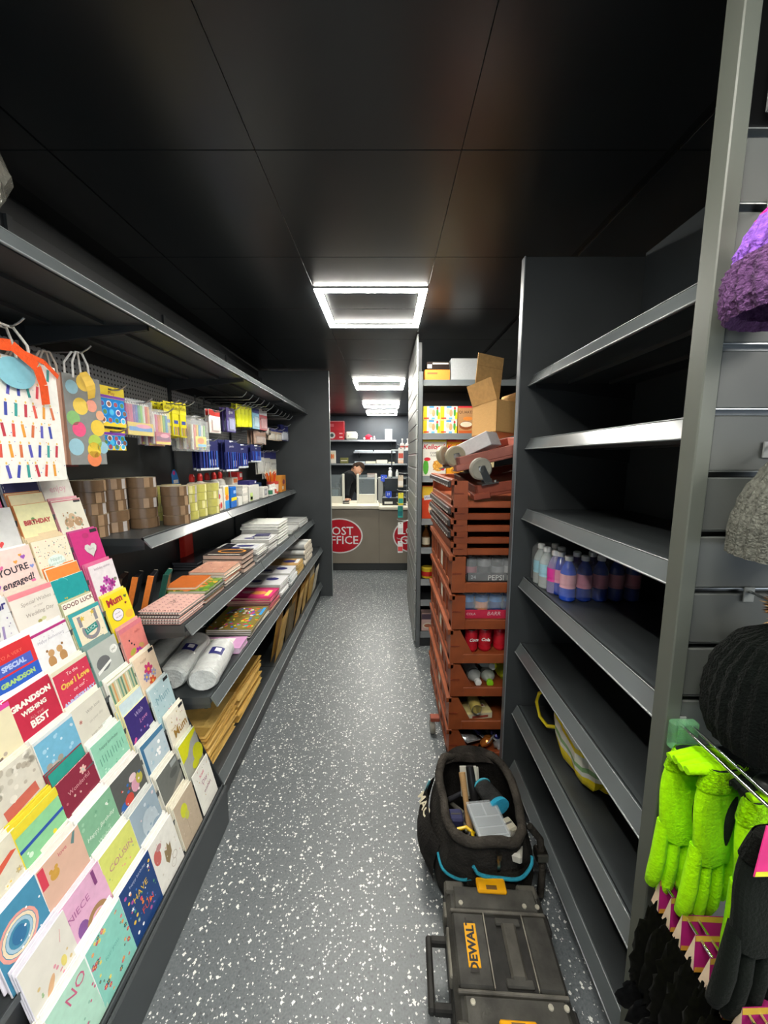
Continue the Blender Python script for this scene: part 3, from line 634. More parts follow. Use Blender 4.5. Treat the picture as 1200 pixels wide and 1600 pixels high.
 (3, 7, 'white card with a grey zebra and handwritten words', 'the zebra card', '#dcdcdc', .128, .172, 2, '#e9e9e9', [('t', 'Brother', .05, .86, .24, '#3a3a7a', .05, .001, .2), ('d', -.05, .5, .2, .17, '#8a8c90'), ('d', -.02, .56, .08, .12, '#c4c6ca'), ('r', -.1, .25, .4, .07, '#55585c', .5), ('r', .0, .2, .4, .05, '#7ac0b8', .5), ('h', .0, .74, .07, '#3a3a4a'), ('r', .2, .42, .05, .3, '#9a8ab8', -.2), ('x', 10, 114, ['#7a6a9a'], -.3, .42, .1, .8, .01, .02)]),
 (0, 8, 'raspberry pink card with a large silver heart', 'the silver heart card', '#c92f7c', .122, .175, 1, '#b84a84', [('h', .06, .58, .48, '#8a2a5a'), ('h', .05, .59, .44, '#cfcfcb'), ('r', .33, .95, .26, .07, '#26262a'), ('t', 'love', .05, .6, .12, '#a9a9a6'), ('d', .0, .88, .12, .08, '#b52a6c')]),
 (1, 8, 'cream card dotted all over with coloured specks round a white centre', 'the speckled cream card', '#ece6cf', .126, .175, 4, '#dcc9a4', [('x', 150, 118, ['#3a3a4a', '#b8405a', '#c8a04a', '#5a6a8a'], -.44, .44, .04, .96, .007, .016, (0, .58, .27, .14)), ('d', 0, .58, .24, .15, '#dfeee6'), ('t', 'Happy', 0, .61, .13, '#9fb8b0', .05, 0, .2), ('t', 'Retirement', 0, .53, .11, '#9fb8b0', .05, 0, .2)]),
 (2, 8, 'pale pink engagement card with scattered hearts', 'the engagement card', '#f1cfc8', .13, .172, 1, '#f6f0ee', [('t', "YOU'RE", -.02, .64, .2, '#3a3640', .05, .0006), ('t', 'engaged!', .0, .44, .21, '#3a3640', .08, .0006, .2), ('x', 26, 121, ['#9a5ab8', '#e8a04a', '#d84a6a', '#8a9ad8', '#e070a0'], -.46, .46, .06, .94, .04, .065, (-.02, .54, .42, .22), 'h')]),
 (3, 8, 'orange card with a black border', 'the orange card', '#e88a2a', .124, .165, 1, '#f0e8dc', [('r', 0, .5, .7, .9, '#f09a3a')]),
 (0, 9, 'cream card with a sketch of teddy bears and a black corner tag', 'the teddy sketch card', '#e6e3d2', .122, .172, 1, '#d8a0a8', [('d', -.16, .52, .15, .14, '#b99a78'), ('d', .16, .52, .15, .14, '#b08e6a'), ('d', 0, .62, .12, .12, '#c9ae8c'), ('x', 30, 124, ['#a8845a', '#d8b8a0', '#8aa08a'], -.3, .32, .36, .74, .015, .04), ('r', .34, .95, .24, .07, '#26262a'), ('r', 0, .97, .98, .02, '#c86a7a')]),
 (1, 9, 'pale yellow birthday card with small fruit colours', 'the pale yellow card', '#e9e6b4', .124, .172, 2, '#e0925a', [('t', 'BIRTHDAY', .1, .66, .16, '#b8484a', 0, .001), ('d', -.1, .72, .05, .04, '#6a9a5a')]),
 (2, 9, 'grey white card with a small red heart at the left edge of the rack', 'the red heart card', '#d2d3d2', .128, .17, 0, '#dcdcdc', [('h', .02, .4, .16, '#d84a4a'), ('t', 'with', .1, .8, .1, '#a8a8a8')]),
 (0, 10, 'white card in a clear wrapper lettered in pale pink under the gift bags', 'the pale pink lettered card', '#dedad0', .122, .168, 1, '#e4e0dc', [('t', 'enjoy', .0, .55, .26, '#dba8b4', .05), ('d', 0, .85, .3, .1, '#cfccc4')]),
 (1, 10, 'navy card with a dashed white stitch border', 'the navy stitched card', '#2f3563', .124, .168, 1, '#c8c9d0', [('r', -.42 + i * .07, .93, .035, .012, '#dcdce4') for i in range(13)] + [('r', -.46, .1 + i * .07, .014, .035, '#dcdce4') for i in range(12)]),
 (2, 10, 'bright card of pink, red and green blots right under the candle print bag', 'the blotted card', '#c85a8a', .128, .165, 0, '#dcdcdc', [('d', .1, .8, .16, .12, '#3a9a7a'), ('d', -.2, .8, .16, .14, '#d03a6a'), ('d', .3, .75, .14, .1, '#c03a3a')]),
]
for (c, k, label, spare, col, w, h, nb, edge, art) in CARDS:
    tilt = math.radians(13 + rnd.uniform(-1.5, 1.5))
    y = COLY[c] + rnd.uniform(-.004, .004)
    base = facing_x((RX(k) - 0.006, y, RZ(k)), tilt, yaw=math.radians(rnd.uniform(-2, 2)))
    t = thing('greeting_card', label, 'greeting card', M=base, group='greeting cards on the stepped rack')
    part('card', MB().bev(-w / 2, w / 2, 0, h, -.004, 0, edge, .0008).rect(0, h / 2, w * .985, h * .985, col, .0003), 'gloss' if (c + k) % 3 == 0 else 'paper', t)
    pr = MB(); deco(pr, art, w, h, t)
    part('printed_picture', pr, 'print', t)
    bm = base @ Matrix.Translation((0, 0, 0))
    gl_ = spare == 'the horseshoe card'
    alt = {'the maroon card': '#2f9a8c', 'the teal card': '#e8893e', 'the purple card': '#cfe2e8', 'the pale yellow card': '#e2d9b0', 'the elephant card': '#8ab0a8', 'the horseshoe card': '#efeadb'}.get(spare)
    stack_back(nb, edge, col, spare, bm, w - .003, h + (.006 if nb > 2 else .002), band=alt)
    if gl_:
        o = [x for x in bpy.data.objects if x.name.startswith('greeting_card') and x.get('label', '').startswith('spare card directly behind the horseshoe')][0]
        lettering('GOOD LUCK', .0195, '#6a2a30', o, 0, h - .010, .0007, bold=.0003)
# ---------------------------------------------------------------- hanging goods on the left perforated panels
def hook(y, z, x1, label, group='prong hooks on the left perforated panel', up=.02):
    mb = MB().tube([(XB + .003, y, z - .012), (XB + .03, y, z), (x1 - .02, y, z), (x1, y, z + up * .5), (x1 + .012, y, z + up)], .003, '#b9bcbc', 6)
    mb.box(XB + .0005, XB + .004, y - .012, y + .012, z - .03, z + .012, '#8a8d8d')
    o = part('prong_hook', mb, 'steel'); return tag(o, label, 'hook', group)
HANG = 'stationery packs hanging above the tapes'
def hang_pack(name, label, y0, y1, z0, z1, x, n, draw, spare, gap=.022, depth=.012, step=None):
    """draw(root, w, h, depth) builds one pack in its own frame, then it is copied back along the hook"""
    w, h = y1 - y0, z1 - z0
    t = thing(name, label, 'pack', M=facing_x((x, (y0 + y1) / 2, z0), yaw=math.radians(-6)), group=HANG)
    draw(t, w, h, depth)
    hook((y0 + y1) / 2, z1 - .012, x + .05, 'prong hook holding ' + spare)
    for i in range(n):
        M = facing_x((x - gap * (i + 1), (y0 + y1) / 2 + rnd.uniform(-.006, .006), z0 + rnd.uniform(-.006, .004)), yaw=math.radians(rnd.uniform(-9, -3)))
        copy_tree(t, None, M, ('second', 'third', 'fourth', 'fifth', 'sixth')[i] + ' pack back on the hook of ' + spare, HANG)
def header(t, w, h, hh, col, words=None, wc='#ffffff', strip=None):
    mb = MB().box(-w / 2, w / 2, h - hh, h, -.001, .0005, col)
    mb.rect(0, h - .010, w * .22, .006, '#2a2a2a', .0009)
    if strip: mb.rect(0, h - hh + .006, w, .010, strip, .0009)
    o = part('header_card', mb, 'print', t)
    if words: lettering(words, hh * .42, wc, o, 0, h - hh * .55, 0.0011)
def foam_pack(t, w, h, d):
    header(t, w, h, h * .30, '#f0d42a', 'Play', '#a03a3a', '#7a3ab0')
    b = MB().bev(-w / 2, w / 2, 0, h * .76, -.03, 0, '#1f86d8', .003)
    o = part('carton', b, 'gloss', t)
    p = MB().rect(0, .008, w * .98, .016, '#f2d630', .0006)
    q = random.Random(4)
    for i in range(4):
        for j in range(3):
            X, Y = -w * .38 + w * .25 * i + (.01 if j % 2 else 0), h * .16 + h * .2 * j
            c = ['#8a5a4a', '#5a8a4a', '#6a4a8a', '#a84a5a', '#4ac0e8'][(i * 3 + j) % 5]
            p.disc(X, Y, w * .10, w * .10, '#2aa7ee' if (i + j) % 3 else '#f0f0f0', .0008).disc(X, Y, w * .07, w * .07, c, .001)
    part('printed_picture', p, 'print', t)
def pens_pack(cols, base, dark=None):
    def f(t, w, h, d):
        n = len(cols)
        for i, c in enumerate(cols):
            X = -w * .42 + w * .84 * i / (n - 1)
            m = MB().tube([(X, .004, -.006), (X, h * .86, -.006)], w * .40 / n, c, 7).tube([(X, h * .86, -.006), (X, h * .93, -.006)], w * .4 / n, '#f2f0ea', 6, rs=[w * .36 / n, .001])
            part('pen', m, 'plastic', t)
        fr = MB().box(-w / 2, w / 2, 0, h * .36, .004, .006, base)
        o = part('front_card', fr, 'print', t)
        p = MB().rect(0, h * .05, w * .98, h * .07, '#f2dc2e', .0066).rect(0, h * .18, w * .9, h * .12, '#4a9ae0' if dark is None else dark, .0066).disc(w * .1, h * .26, w * .3, h * .06, '#f4a0b8', .0068)
        part('printed_picture', p, 'print', t)
        part('clear_bag', MB().box(-w / 2, w / 2, 0, h, -.016, .009, '#eef2f4'), 'clear_film', t)
    return f
def yellow_pack(t, w, h, d):
    header(t, w, h, h * .34, '#eee21e', 'Kids', '#5a3a2a')
    b = MB().bev(-w * .46, w * .46, 0, h * .66, -.012, 0, '#e6da26', .002)
    part('sleeve', b, 'gloss', t)
    p = MB()
    for i in range(6): p.rect(-w * .36 + w * .145 * i, h * .16, w * .07, h * .24, ['#2a6ac0', '#c0402a', '#3a9a5a', '#e07a2a', '#7a3a9a', '#2a2a3a'][i], .0008)
    p.rect(0, h * .42, w * .6, h * .1, '#3a4aa0', .0008)
    part('printed_picture', p, 'print', t)
def pouch_pack(t, w, h, d):
    for i, c in enumerate(['#e8e8e2', '#e06a5a', '#f0d84a', '#4aa0d8', '#e9e4da', '#8ac06a']):
        X = -w * .36 + w * .14 * i
        part('pen', MB().tube([(X, .01, -.012), (X + .004, h * .74, -.012)], w * .05, c, 6), 'plastic', t)
    p = MB().box(-w * .3, w * .34, h * .12, h * .42, .002, .003, '#f2d84a')
    part('label', p, 'print', t)
    part('printed_picture', MB().disc(.0, h * .30, w * .2, h * .09, '#e88a2a', .0036).rect(.01, h * .17, w * .5, h * .07, '#6ac0e6', .0036), 'print', t)
    part('clear_bag', MB().box(-w / 2, w / 2, 0, h * .86, -.03, .005, '#f2f5f6').add([(-w / 2, h * .86, -.01), (w / 2, h * .86, -.01), (w * .2, h, -.01), (-w * .2, h, -.01)], [(0, 1, 2, 3)], '#f4f6f6'), 'clear_film', t)
def card_pack(col, top=None, lower=None, words=None):
    def f(t, w, h, d):
        part('backing_card', MB().box(-w / 2, w / 2, 0, h, -.003, 0, col), 'print', t)
        p = MB()
        if top: p.rect(0, h * .86, w * .98, h * .26, top, .0006)
        if lower: p.rect(0, h * .25, w * .86, h * .44, lower, .0006)
        p.rect(0, h * .965, w * .25, .006, '#17171d', .0009)
        o = part('printed_picture', p, 'print', t)
        if words: lettering(words, min(w * .3, h * .2), '#f1f1f1', t, 0, h * .84, .0012)
        part('blister', MB().bev(-w * .36, w * .36, h * .06, h * .6, 0, d, '#e8eef2', .003), 'clear_rigid', t)
        part('contents', MB().bev(-w * .28, w * .28, h * .10, h * .54, .0008, d * .6, lower or '#d9d9d9', .002), 'plastic', t)
    return f
def pencil_pack(t, w, h, d):
    part('pencil', MB().tube([(0, 0, -.008), (0, h * .82, -.008)], w * .4, '#d9dc1c', 7), 'plastic', t)
    part('sleeve', MB().box(-w / 2, w / 2, h * .1, h * .55, -.014, .002, '#e6ea12'), 'gloss', t)
    header(t, w, h, h * .22, '#e9ec3a')
    part('tip', MB().tube([(0, h * .82, -.008), (0, h * .92, -.008)], w * .3, '#c9b48a', 6, rs=[w * .36, .001]), 'plastic', t)
def navy_pack(lower='#e9e9ec', words='pens'):
    def f(t, w, h, d):
        part('backing_card', MB().box(-w / 2, w / 2, 0, h, -.003, 0, '#22255a'), 'print', t)
        part('printed_picture', MB().rect(0, h * .955, w * .3, .010, '#eceef4', .0006).rect(0, .006, w, .012, '#dfe6ea', .0006).rect(w * .2, h * .24, w * .35, h * .2, lower, .0006), 'print', t)
        lettering(words, min(.02, w * .3), '#e6e8f4', t, 0, h * .80, .0009)
        m = MB()
        k = max(2, int(w / .03))
        for i in range(k): part('pen', MB().tube([(-w * .35 + w * .7 * i / (k - 1), h * .08, .006), (-w * .35 + w * .7 * i / (k - 1), h * .62, .006)], .0045, ['#2a4ab0', '#3a3a8a', '#3a6ac8'][i % 3], 6), 'plastic', t)
    return f
XP = -1.035
hang_pack('foam_craft_pack', 'blue craft foam pack with round stickers under a yellow header', 1.432, 1.556, 1.618, 1.765, XP, 1, foam_pack, 'the blue foam packs', gap=.034)
hang_pack('foam_craft_pack', 'lower blue craft pack with a yellow base, under the sticker pack', 1.437, 1.560, 1.530, 1.610, XP - .012, 0, foam_pack, 'the lower blue craft pack')
hang_pack('felt_pen_pack', 'wide pack of felt pens in pink, purple, green and red', 1.575, 1.722, 1.594, 1.739, XP, 2, pens_pack(['#d83a78', '#d0346e', '#e04a86', '#7a4ab0', '#4a6ac8', '#3ab08a', '#8ad03a', '#f2f0ea', '#d8503a', '#e8a03a'], '#f0d03a'), 'the wide felt pen pack', gap=.03)
hang_pack('felt_pen_pack', 'narrower pen pack with a maroon base beside the wide felt pens', 1.738, 1.838, 1.56, 1.715, XP + .01, 2, pens_pack(['#f2f0ea', '#e05a8a', '#e8893a', '#f0d23a', '#7ac04a', '#3a9ad0'], '#c9476a', '#8a2a6a'), 'the narrower pen packs', gap=.03)
for i, (y, words) in enumerate(((1.865, 'the first yellow pencil pack'), (1.925, 'the second yellow pencil pack'), (1.985, 'the last yellow pencil pack'))):
    hang_pack('crayon_pack', ('yellow crayon pack hanging next to the felt pens', 'yellow crayon pack hanging in the middle of three', 'yellow crayon pack hanging next to the clear pouch')[i], y - .026, y + .026, 1.61 - .004 * i, 1.765 + .004 * i, XP + .006 * i, 2, yellow_pack, words, gap=.026)
hang_pack('pencil_case_pouch', 'clear pouch of pens and rulers with a yellow label', 2.035, 2.190, 1.535, 1.725, -1.005, 2, pouch_pack, 'the clear pen pouches', gap=.038)
hang_pack('craft_pack', 'red and white carded pack with a white lower half', 2.235, 2.355, 1.645, 1.778, -1.0, 1, card_pack('#e6e6e2', '#d8382e', '#f0d8d0'), 'the red and white packs')
hang_pack('craft_pack', 'purple carded pack hanging alone past the red one', 2.48, 2.59, 1.666, 1.817, -1.0, 2, card_pack('#4a3a7c', None, '#8a8ab8', 'glue'), 'the purple packs')
for i in range(4):
    y = 2.665 + .075 * i
    hang_pack('highlighter_pack', ('first', 'second', 'third', 'last')[i] + ' bright yellow highlighter pack in the row of four, counted from the camera', y - .028, y + .028, 1.71 + .005 * i, 1.862 + .005 * i, -1.0, 1, pencil_pack, ('the first', 'the second', 'the third', 'the last')[i] + ' yellow highlighter pack', gap=.03)
hang_pack('craft_pack', 'pale blue carded pack beside the yellow highlighters', 2.965, 3.085, 1.722, 1.885, -1.0, 1, card_pack('#8cc6e4', '#3a3f8a', '#bfe0ee'), 'the pale blue packs')
hang_pack('craft_pack', 'red and pink carded pack beside the pale blue one', 3.12, 3.28, 1.725, 1.888, -1.0, 1, card_pack('#c9545c', '#dcdce0', '#e09a9a'), 'the red and pink packs')
hang_pack('craft_pack', 'brown sandpaper coloured pack hanging under the red and pink one', 3.05, 3.28, 1.61, 1.715, -1.02, 2, card_pack('#a08474', None, '#b39a88'), 'the brown packs')
hang_pack('pen_pack', 'widest navy blue pen pack above the glue bottles', 2.19, 2.385, 1.430, 1.612, -1.04, 2, navy_pack(), 'the widest navy pen packs')
hang_pack('pen_pack', 'tall navy pen pack with a pale window', 2.44, 2.60, 1.416, 1.614, -1.0, 2, navy_pack('#d9c8b8', 'pencils'), 'the tall navy packs')
hang_pack('pen_pack', 'navy pen pack with white tickets past the tall one', 2.70, 2.87, 1.43, 1.60, -1.03, 2, navy_pack('#f2f2f2'), 'the ticketed navy packs')
hang_pack('pen_pack', 'small navy pack hanging highest of the navy ones', 2.90, 3.08, 1.47, 1.60, -1.0, 1, navy_pack('#e6e2d8', 'ink'), 'the small navy packs')
for i, (a, b, z0, z1) in enumerate(((3.34, 3.50, 1.655, 1.76), (3.56, 3.72, 1.66, 1.765), (3.76, 3.96, 1.67, 1.82))):
    hang_pack('card_pack', ('navy topped pack of beige refills, first after the empty hooks', 'navy topped pack of beige refills, second after the empty hooks', 'last navy pack hanging against the tall end panel')[i], a, b, z0, z1, -1.0, 1,
              card_pack('#2a2e70' if i == 2 else '#b8a48c', '#2a2e70', '#d8cdbb' if i < 2 else '#dfe2ee'), ('the first navy topped refills', 'the second navy topped refills', 'the last navy pack')[i])
for i, (a, b, z0, z1) in enumerate(((3.40, 3.53, 1.36, 1.56), (3.58, 3.72, 1.31, 1.57), (3.76, 3.92, 1.27, 1.57))):
    hang_pack('ruler_pack', ('grey ruler pack behind the pencil pot', 'middle grey ruler pack above the orange box', 'long grey ruler pack against the tall end panel')[i], a, b, z0, z1, -1.12, 1, card_pack('#c9cac4', '#2c3068', '#e2e2da'), ('the ruler pack behind the pencil pot', 'the middle ruler pack', 'the last ruler pack')[i])
for i in range(11):
    hook(2.62 + .125 * i, 1.90 if i < 6 else 1.875, -0.93 + .0 * i, ('first', 'second', 'third', 'fourth', 'fifth', 'sixth', 'seventh', 'eighth', 'ninth', 'tenth', 'last')[i] + ' of the bare prong hooks in the top row, counted from the camera', up=.035)
t = thing('tape_roll', 'small pale paper roll hanging on a hook before the beige refills', 'roll', M=facing_x((-0.99, 3.30, 1.69)))
part('roll', MB().ring(0, .03, .030, .012, '#d9d8d0', .012).lathe([(.012, -.012), (.030, -.012), (.030, .012)], '#cfcec6', 16, Matrix.Translation((0, .03, 0))), 'paper', t)

# ---- gift bags
def gift_bag(label, y0, y1, z0, z1, x, d, front, side, art, yaw=0.0, cord='#e9e4da', group=None):
    w, h = y1 - y0, z1 - z0
    t = thing('gift_bag', label, 'gift bag', M=facing_x((x, (y0 + y1) / 2, z0), yaw=yaw), group='gift bags hanging over the cards')
    b = MB()
    v = [(-w / 2, 0, 0), (w / 2, 0, 0), (w / 2, h, 0), (-w / 2, h, 0), (-w / 2, 0, -d), (w / 2, 0, -d), (w / 2, h, -d * .5), (-w / 2, h, -d * .5)]
    b.add(v, [(0, 1, 2, 3), (5, 4, 7, 6), (0, 4, 5, 1)], front)
    e = [(-w / 2, 0, 0), (-w / 2 + .012, 0, -d / 2), (-w / 2, 0, -d), (-w / 2, h, -d * .5), (-w / 2 + .008, h, -d * .25), (-w / 2, h, 0)]
    for sg in (1, -1):
        q = [(p[0] * sg, p[1], p[2]) for p in e]
        b.add(q, [(0, 1, 4, 5), (1, 2, 3, 4)] if sg < 0 else [(5, 4, 1, 0), (4, 3, 2, 1)], side)
    part('bag', b, 'paper', t)
    p = MB(); art(p, w, h); part('printed_picture', p, 'print', t)
    for zz in (.001, -d * .5 - .001):
        part('cord_handle', MB().tube([(-w * .22, h - .01, zz), (-w * .2, h + .04, zz), (-w * .08, h + .075, zz * .5), (w * .08, h + .075, zz * .5), (w * .2, h + .04, zz), (w * .22, h - .01, zz)], .0035, cord, 6), 'cloth', t)
    return t
def candles(p, w, h):
    q = random.Random(9); cols = ['#e05a4a', '#3a4aa8', '#e8a03a', '#3aa09a', '#d8764a', '#c03a4a', '#5a5ab8']
    for r in range(6):
        for i in range(9):
            X = -w * .45 + w * .9 * (i + .5 * (r % 2)) / 9; Y = h * .09 + h * .165 * r
            a = q.uniform(-.22, .22); c = cols[(i * 2 + r * 3) % 7]
            p.rect(X, Y, w * .03, h * .105, c, .0006, a).disc(X - a * h * .07, Y + h * .068, w * .010, h * .012, '#f0c86a', .0006, 6)
    for i in range(70): p.disc(q.uniform(-.48, .48) * w, q.uniform(.01, .99) * h, .0015, .0015, cols[i % 7], .0005, 5)
def dots(p, w, h):
    for (x, y, r, c) in ((-.28, .86, .16, '#9cc8d8'), (.05, .93, .2, '#f0cf5a'), (-.1, .66, .2, '#f0cf5a'), (.2, .68, .15, '#f0a08a'), (-.32, .52, .17, '#8ac07a'), (-.2, .4, .18, '#ee5a8a'), (.32, .43, .2, '#f2cf4a'),
                         (.2, .26, .19, '#b4cf5a'), (.16, .17, .19, '#f4d24a'), (-.32, .2, .2, '#9cc8d8'), (.42, .2, .15, '#9cc8d8'), (.14, .07, .2, '#f08a5a'), (.42, .58, .12, '#f0b08a')):
        p.disc(x * w, y * h, r * w, r * w * 1.05, c, .0006, 18)
gift_bag('white gift bag printed with coloured birthday candles, with orange tissue at the top', 0.90, 1.178, 1.435, 1.762, -0.975, .07, '#f2f1ea', '#dad8cc', candles, cord='#ece8de')
t = tag(part('gift_tag', MB().disc(0, .02, .055, .04, '#86c4d4', 0, 20).prism([(0, 0), (.02, .0), (.02, -.002), (0, -.002)], 0, .001, '#86c4d4'), 'paper', M=facing_x((-0.966, 1.045, 1.70))), 'pale blue oval gift tag on the candle print bag', 'gift tag')
rb = MB()
def ribbon(pts, w, col):
    for i in range(len(pts) - 1):
        a, b = Vector(pts[i]), Vector(pts[i + 1])
        n = (b - a).cross(Vector((1, 0, 0))).normalized() * w
        rb.add([a - n, a + n, b + n, b - n], [(0, 1, 2, 3)], col)
ribbon([(-.966, .96, 1.775), (-.955, 1.03, 1.785), (-.950, 1.09, 1.745), (-.955, 1.11, 1.70), (-.963, 1.12, 1.65)], .014, '#ee5a2a')
ribbon([(-.960, 1.07, 1.775), (-.955, 1.12, 1.765), (-.965, 1.175, 1.735)], .007, '#ee5a2a')
tag(part('ribbon', rb, 'cloth'), 'orange ribbon trailing over the candle print bag', 'ribbon')
gift_bag('grey gift bag with large pastel dots and a gold tag', 1.262, 1.395, 1.478, 1.770, -1.015, .06, '#8b8d8c', '#e9b8a0', dots, yaw=math.radians(-10), cord='#efece6')
tag(part('gift_tag', MB().grid(lambda u, v: ((u - .5) * .045 * (1 - .5 * abs(v - .5)), v * .085, .012 * math.sin(v * 3)), 4, 6, '#e8bf4a'), 'paper', M=facing_x((-1.0, 1.345, 1.70), roll=.35)), 'curled gold gift tag on the dotted grey bag', 'gift tag')
plain = lambda c: (lambda p, w, h: [p.disc((rnd.random() - .5) * w * .8, rnd.random() * h * .9, w * .14, w * .12, c[i % len(c)], .0006, 10) for i in range(9)])
gift_bag('brown gift bag with magenta blossom seen from its side, right behind the dotted bag', 1.235, 1.36, 1.47, 1.765, -1.095, .05, '#8a4a4a', '#a58a6a', plain(['#c03a6a', '#d86a5a', '#3a8a9a']), yaw=math.radians(-14), cord='#ead9c8')
gift_bag('kraft brown gift bag seen from its side, midway between candle and dotted bags', 1.205, 1.34, 1.462, 1.765, -1.165, .05, '#9c8264', '#a8906e', plain(['#8a6a4a', '#b89a6a']), yaw=math.radians(-18), cord='#e4c8b0')
gift_bag('dusky pink gift bag deepest on the hook behind the kraft one', 1.16, 1.29, 1.45, 1.755, -1.215, .03, '#b05a6a', '#a87a6a', plain(['#d88a9a', '#8a3a4a']), yaw=math.radians(-10), cord='#d9a08a')
hook(1.05, 1.838, -0.945, 'prong hook holding the candle print gift bag'); hook(1.33, 1.846, -0.985, 'prong hook holding the dotted gift bag')
b = MB().ball((-1.19, 1.20, 1.835), (.03, .035, .022), '#3a6aa0', 10, 6, jit=.25)
tag(part('ribbon_bow', b, 'cloth'), 'small blue bow above the gift bags', 'bow')
# clear bundle on top of the canopy shelf
t = thing('plastic_bundle', 'crumpled clear plastic bag of pale packets on the top shelf over the cards', 'bundle', (-0.885, 0.82, 1.991))
part('bag', MB().ball((0, 0, .115), (.085, .155, .115), '#b9b8ac', 18, 14, jit=.10), 'crinkle', t)
part('knot', MB().ball((.02, .0, .235), (.022, .03, .03), '#c9c8bc', 8, 6, jit=.2), 'crinkle', t)

# ---------------------------------------------------------------- goods on the tape shelf
TZ = 1.181
def tape_roll(col, core):
    r, w = .060, .0455
    mb = MB().lathe([(.040, 0), (r, 0), (r, w), (.040, w)], col, 22, cols=['#d2c6a8', col, '#d2c6a8'])
    a = mb.mesh('roll')
    b = MB().lathe([(.040, 0), (.037, 0), (.037, w), (.040, w)], core, 18).mesh('core')
    e = MB().box(r - .001, r + .0008, -.010, .012, .001, w - .001, '#a3876a' if col[1] in '6789' else '#efeaa8').mesh('tape_end')
    f = MB().add([(math.cos(q) * (r + .0006), math.sin(q) * (r + .0006), z) for q in (.55, .72, .9) for z in (.001, w - .001)], [(0, 2, 3, 1), (2, 4, 5, 3)], '#b9b3b0').mesh('painted_sheen')  # pale strip: shiny highlight on the roll's side, put in as colour
    return a, b, e, f
BT = tape_roll('#735c45', '#96795a'); YT = tape_roll('#c9c46a', '#b9a878')
def put_roll(parts, x, y, z, rz, label, group, s=1.0):
    t = thing('parcel_tape', label, 'tape', (x, y, z), rz, group)
    for n, me in zip(('roll', 'core', 'tape_end', 'painted_sheen'), parts): part(n, me, 'tape', t)
    t.scale = (s, s, 1 if s > .9 else .95)
cnt = {0: 'bottom', 1: 'second', 2: 'third', 3: 'fourth', 4: 'top'}
for (x, y, n, w) in ((-1.205, 1.545, 5, 'the stack nearest the cards'), (-1.203, 1.672, 5, 'the second stack from the cards'), (-1.135, 1.780, 5, 'the tall stack beside the lower one'), (-1.030, 1.868, 4, 'the lower front stack')):
    for k in range(n):
        put_roll(BT, x + rnd.uniform(-.003, .003), y + rnd.uniform(-.003, .003), TZ + .0465 * k, rnd.uniform(-.9, .5), ('top' if k == n - 1 else cnt[k]) + ' brown parcel tape roll of ' + w, 'brown parcel tapes on the shelf')
for (x, y, n, w) in ((-1.045, 2.008, 4, 'the first yellowish stack after the brown tape'), (-1.048, 2.122, 4, 'the second yellowish stack after the brown tape'), (-1.02, 2.215, 4, 'the third yellowish stack, by the glue pack'),
                     (-1.18, 1.985, 4, 'the rear yellowish stack behind the first'), (-1.175, 2.10, 4, 'the rear yellowish stack behind the second')):
    for k in range(n):
        put_roll(YT, x, y + rnd.uniform(-.003, .003), TZ + .0445 * k, rnd.uniform(-.9, .5), ('top' if k == n - 1 else cnt[k]) + ' clear tape roll of ' + w, 'clear tapes on the shelf', .82)
def bottle(name, label, cat, x, y, z, prof, col, capprof, capcol, lab=None, m='plastic', group=None, n=14):
    t = thing(name, label, cat, (x, y, z), rnd.uniform(-.4, .4), group)
    part('body', MB().lathe(prof, col, n), m, t)
    part('cap', MB().lathe(capprof, capcol, 10), 'plastic', t)
    if lab:
        r, z0, z1, c = lab
        part('label', MB().lathe([(r, z0), (r, z1)], c, n), 'print', t)
    return t
for i in range(5):
    bottle('glue_bottle', ('white glue bottle with a red cap, nearest the blue tag', 'second red capped glue bottle from the blue tag', 'third red capped glue bottle from the blue tag', 'fourth red capped glue bottle from the blue tag', 'last red capped glue bottle, by the small basket')[i], 'bottle', -1.18, 2.34 + .10 * i, TZ,
           [(.03, 0), (.034, .01), (.034, .14), (.028, .165), (.012, .175)], '#e6e4da', [(.014, .175), (.017, .18), (.017, .205), (.010, .222)], '#d8322e', (.0345, .03, .12, '#d9d4c0'), group='red capped glue bottles')
t = thing('glue_stick_pack', 'white and clear pack with red glue sticks at the shelf front', 'pack', M=facing_x((-1.0, 2.300, TZ)))
part('carton', MB().bev(-.045, .045, 0, .135, -.05, 0, '#e6e2d6', .004), 'gloss', t)
part('printed_picture', MB().disc(-.01, .09, .02, .016, '#c83a3a', .0008).rect(-.01, .03, .02, .03, '#cf3a34', .0008).disc(.015, .035, .012, .02, '#c83a3a', .0008), 'print', t)
t = thing('sticky_tack_pack', 'white pack with yellow, orange and blue panels beside the glue sticks', 'pack', M=facing_x((-0.995, 2.392, TZ)))
part('carton', MB().bev(-.035, .035, 0, .15, -.03, 0, '#f1eee2', .004), 'gloss', t)
part('printed_picture', MB().rect(0, .115, .05, .05, '#f2c02a', .0008).disc(0, .075, .024, .018, '#ee8a2a', .0008).rect(0, .03, .06, .05, '#3a9ae0', .0008), 'print', t)
t = thing('drawing_pin_box', 'bright blue box with a yellow band on the tape shelf', 'box', M=facing_x((-0.99, 2.490, TZ)))
part('carton', MB().bev(-.045, .045, 0, .135, -.06, 0, '#1f6ecf', .003), 'gloss', t)
part('printed_picture', MB().rect(0, .055, .088, .022, '#f0dc2e', .0008).rect(.015, .10, .04, .02, '#9ac4ee', .0008), 'print', t)
t = thing('label_holder', 'blue and white shark-fin shaped shelf tag standing behind the clear tapes', 'tag', M=facing_x((-1.21, 2.21, TZ + .155)))
part('board', MB().prism([(-.03, 0), (.045, 0), (.04, .03), (.02, .08), (.0, .10), (-.02, .095), (-.035, .07)], -.002, 0, '#3a8ae0'), 'gloss', t)
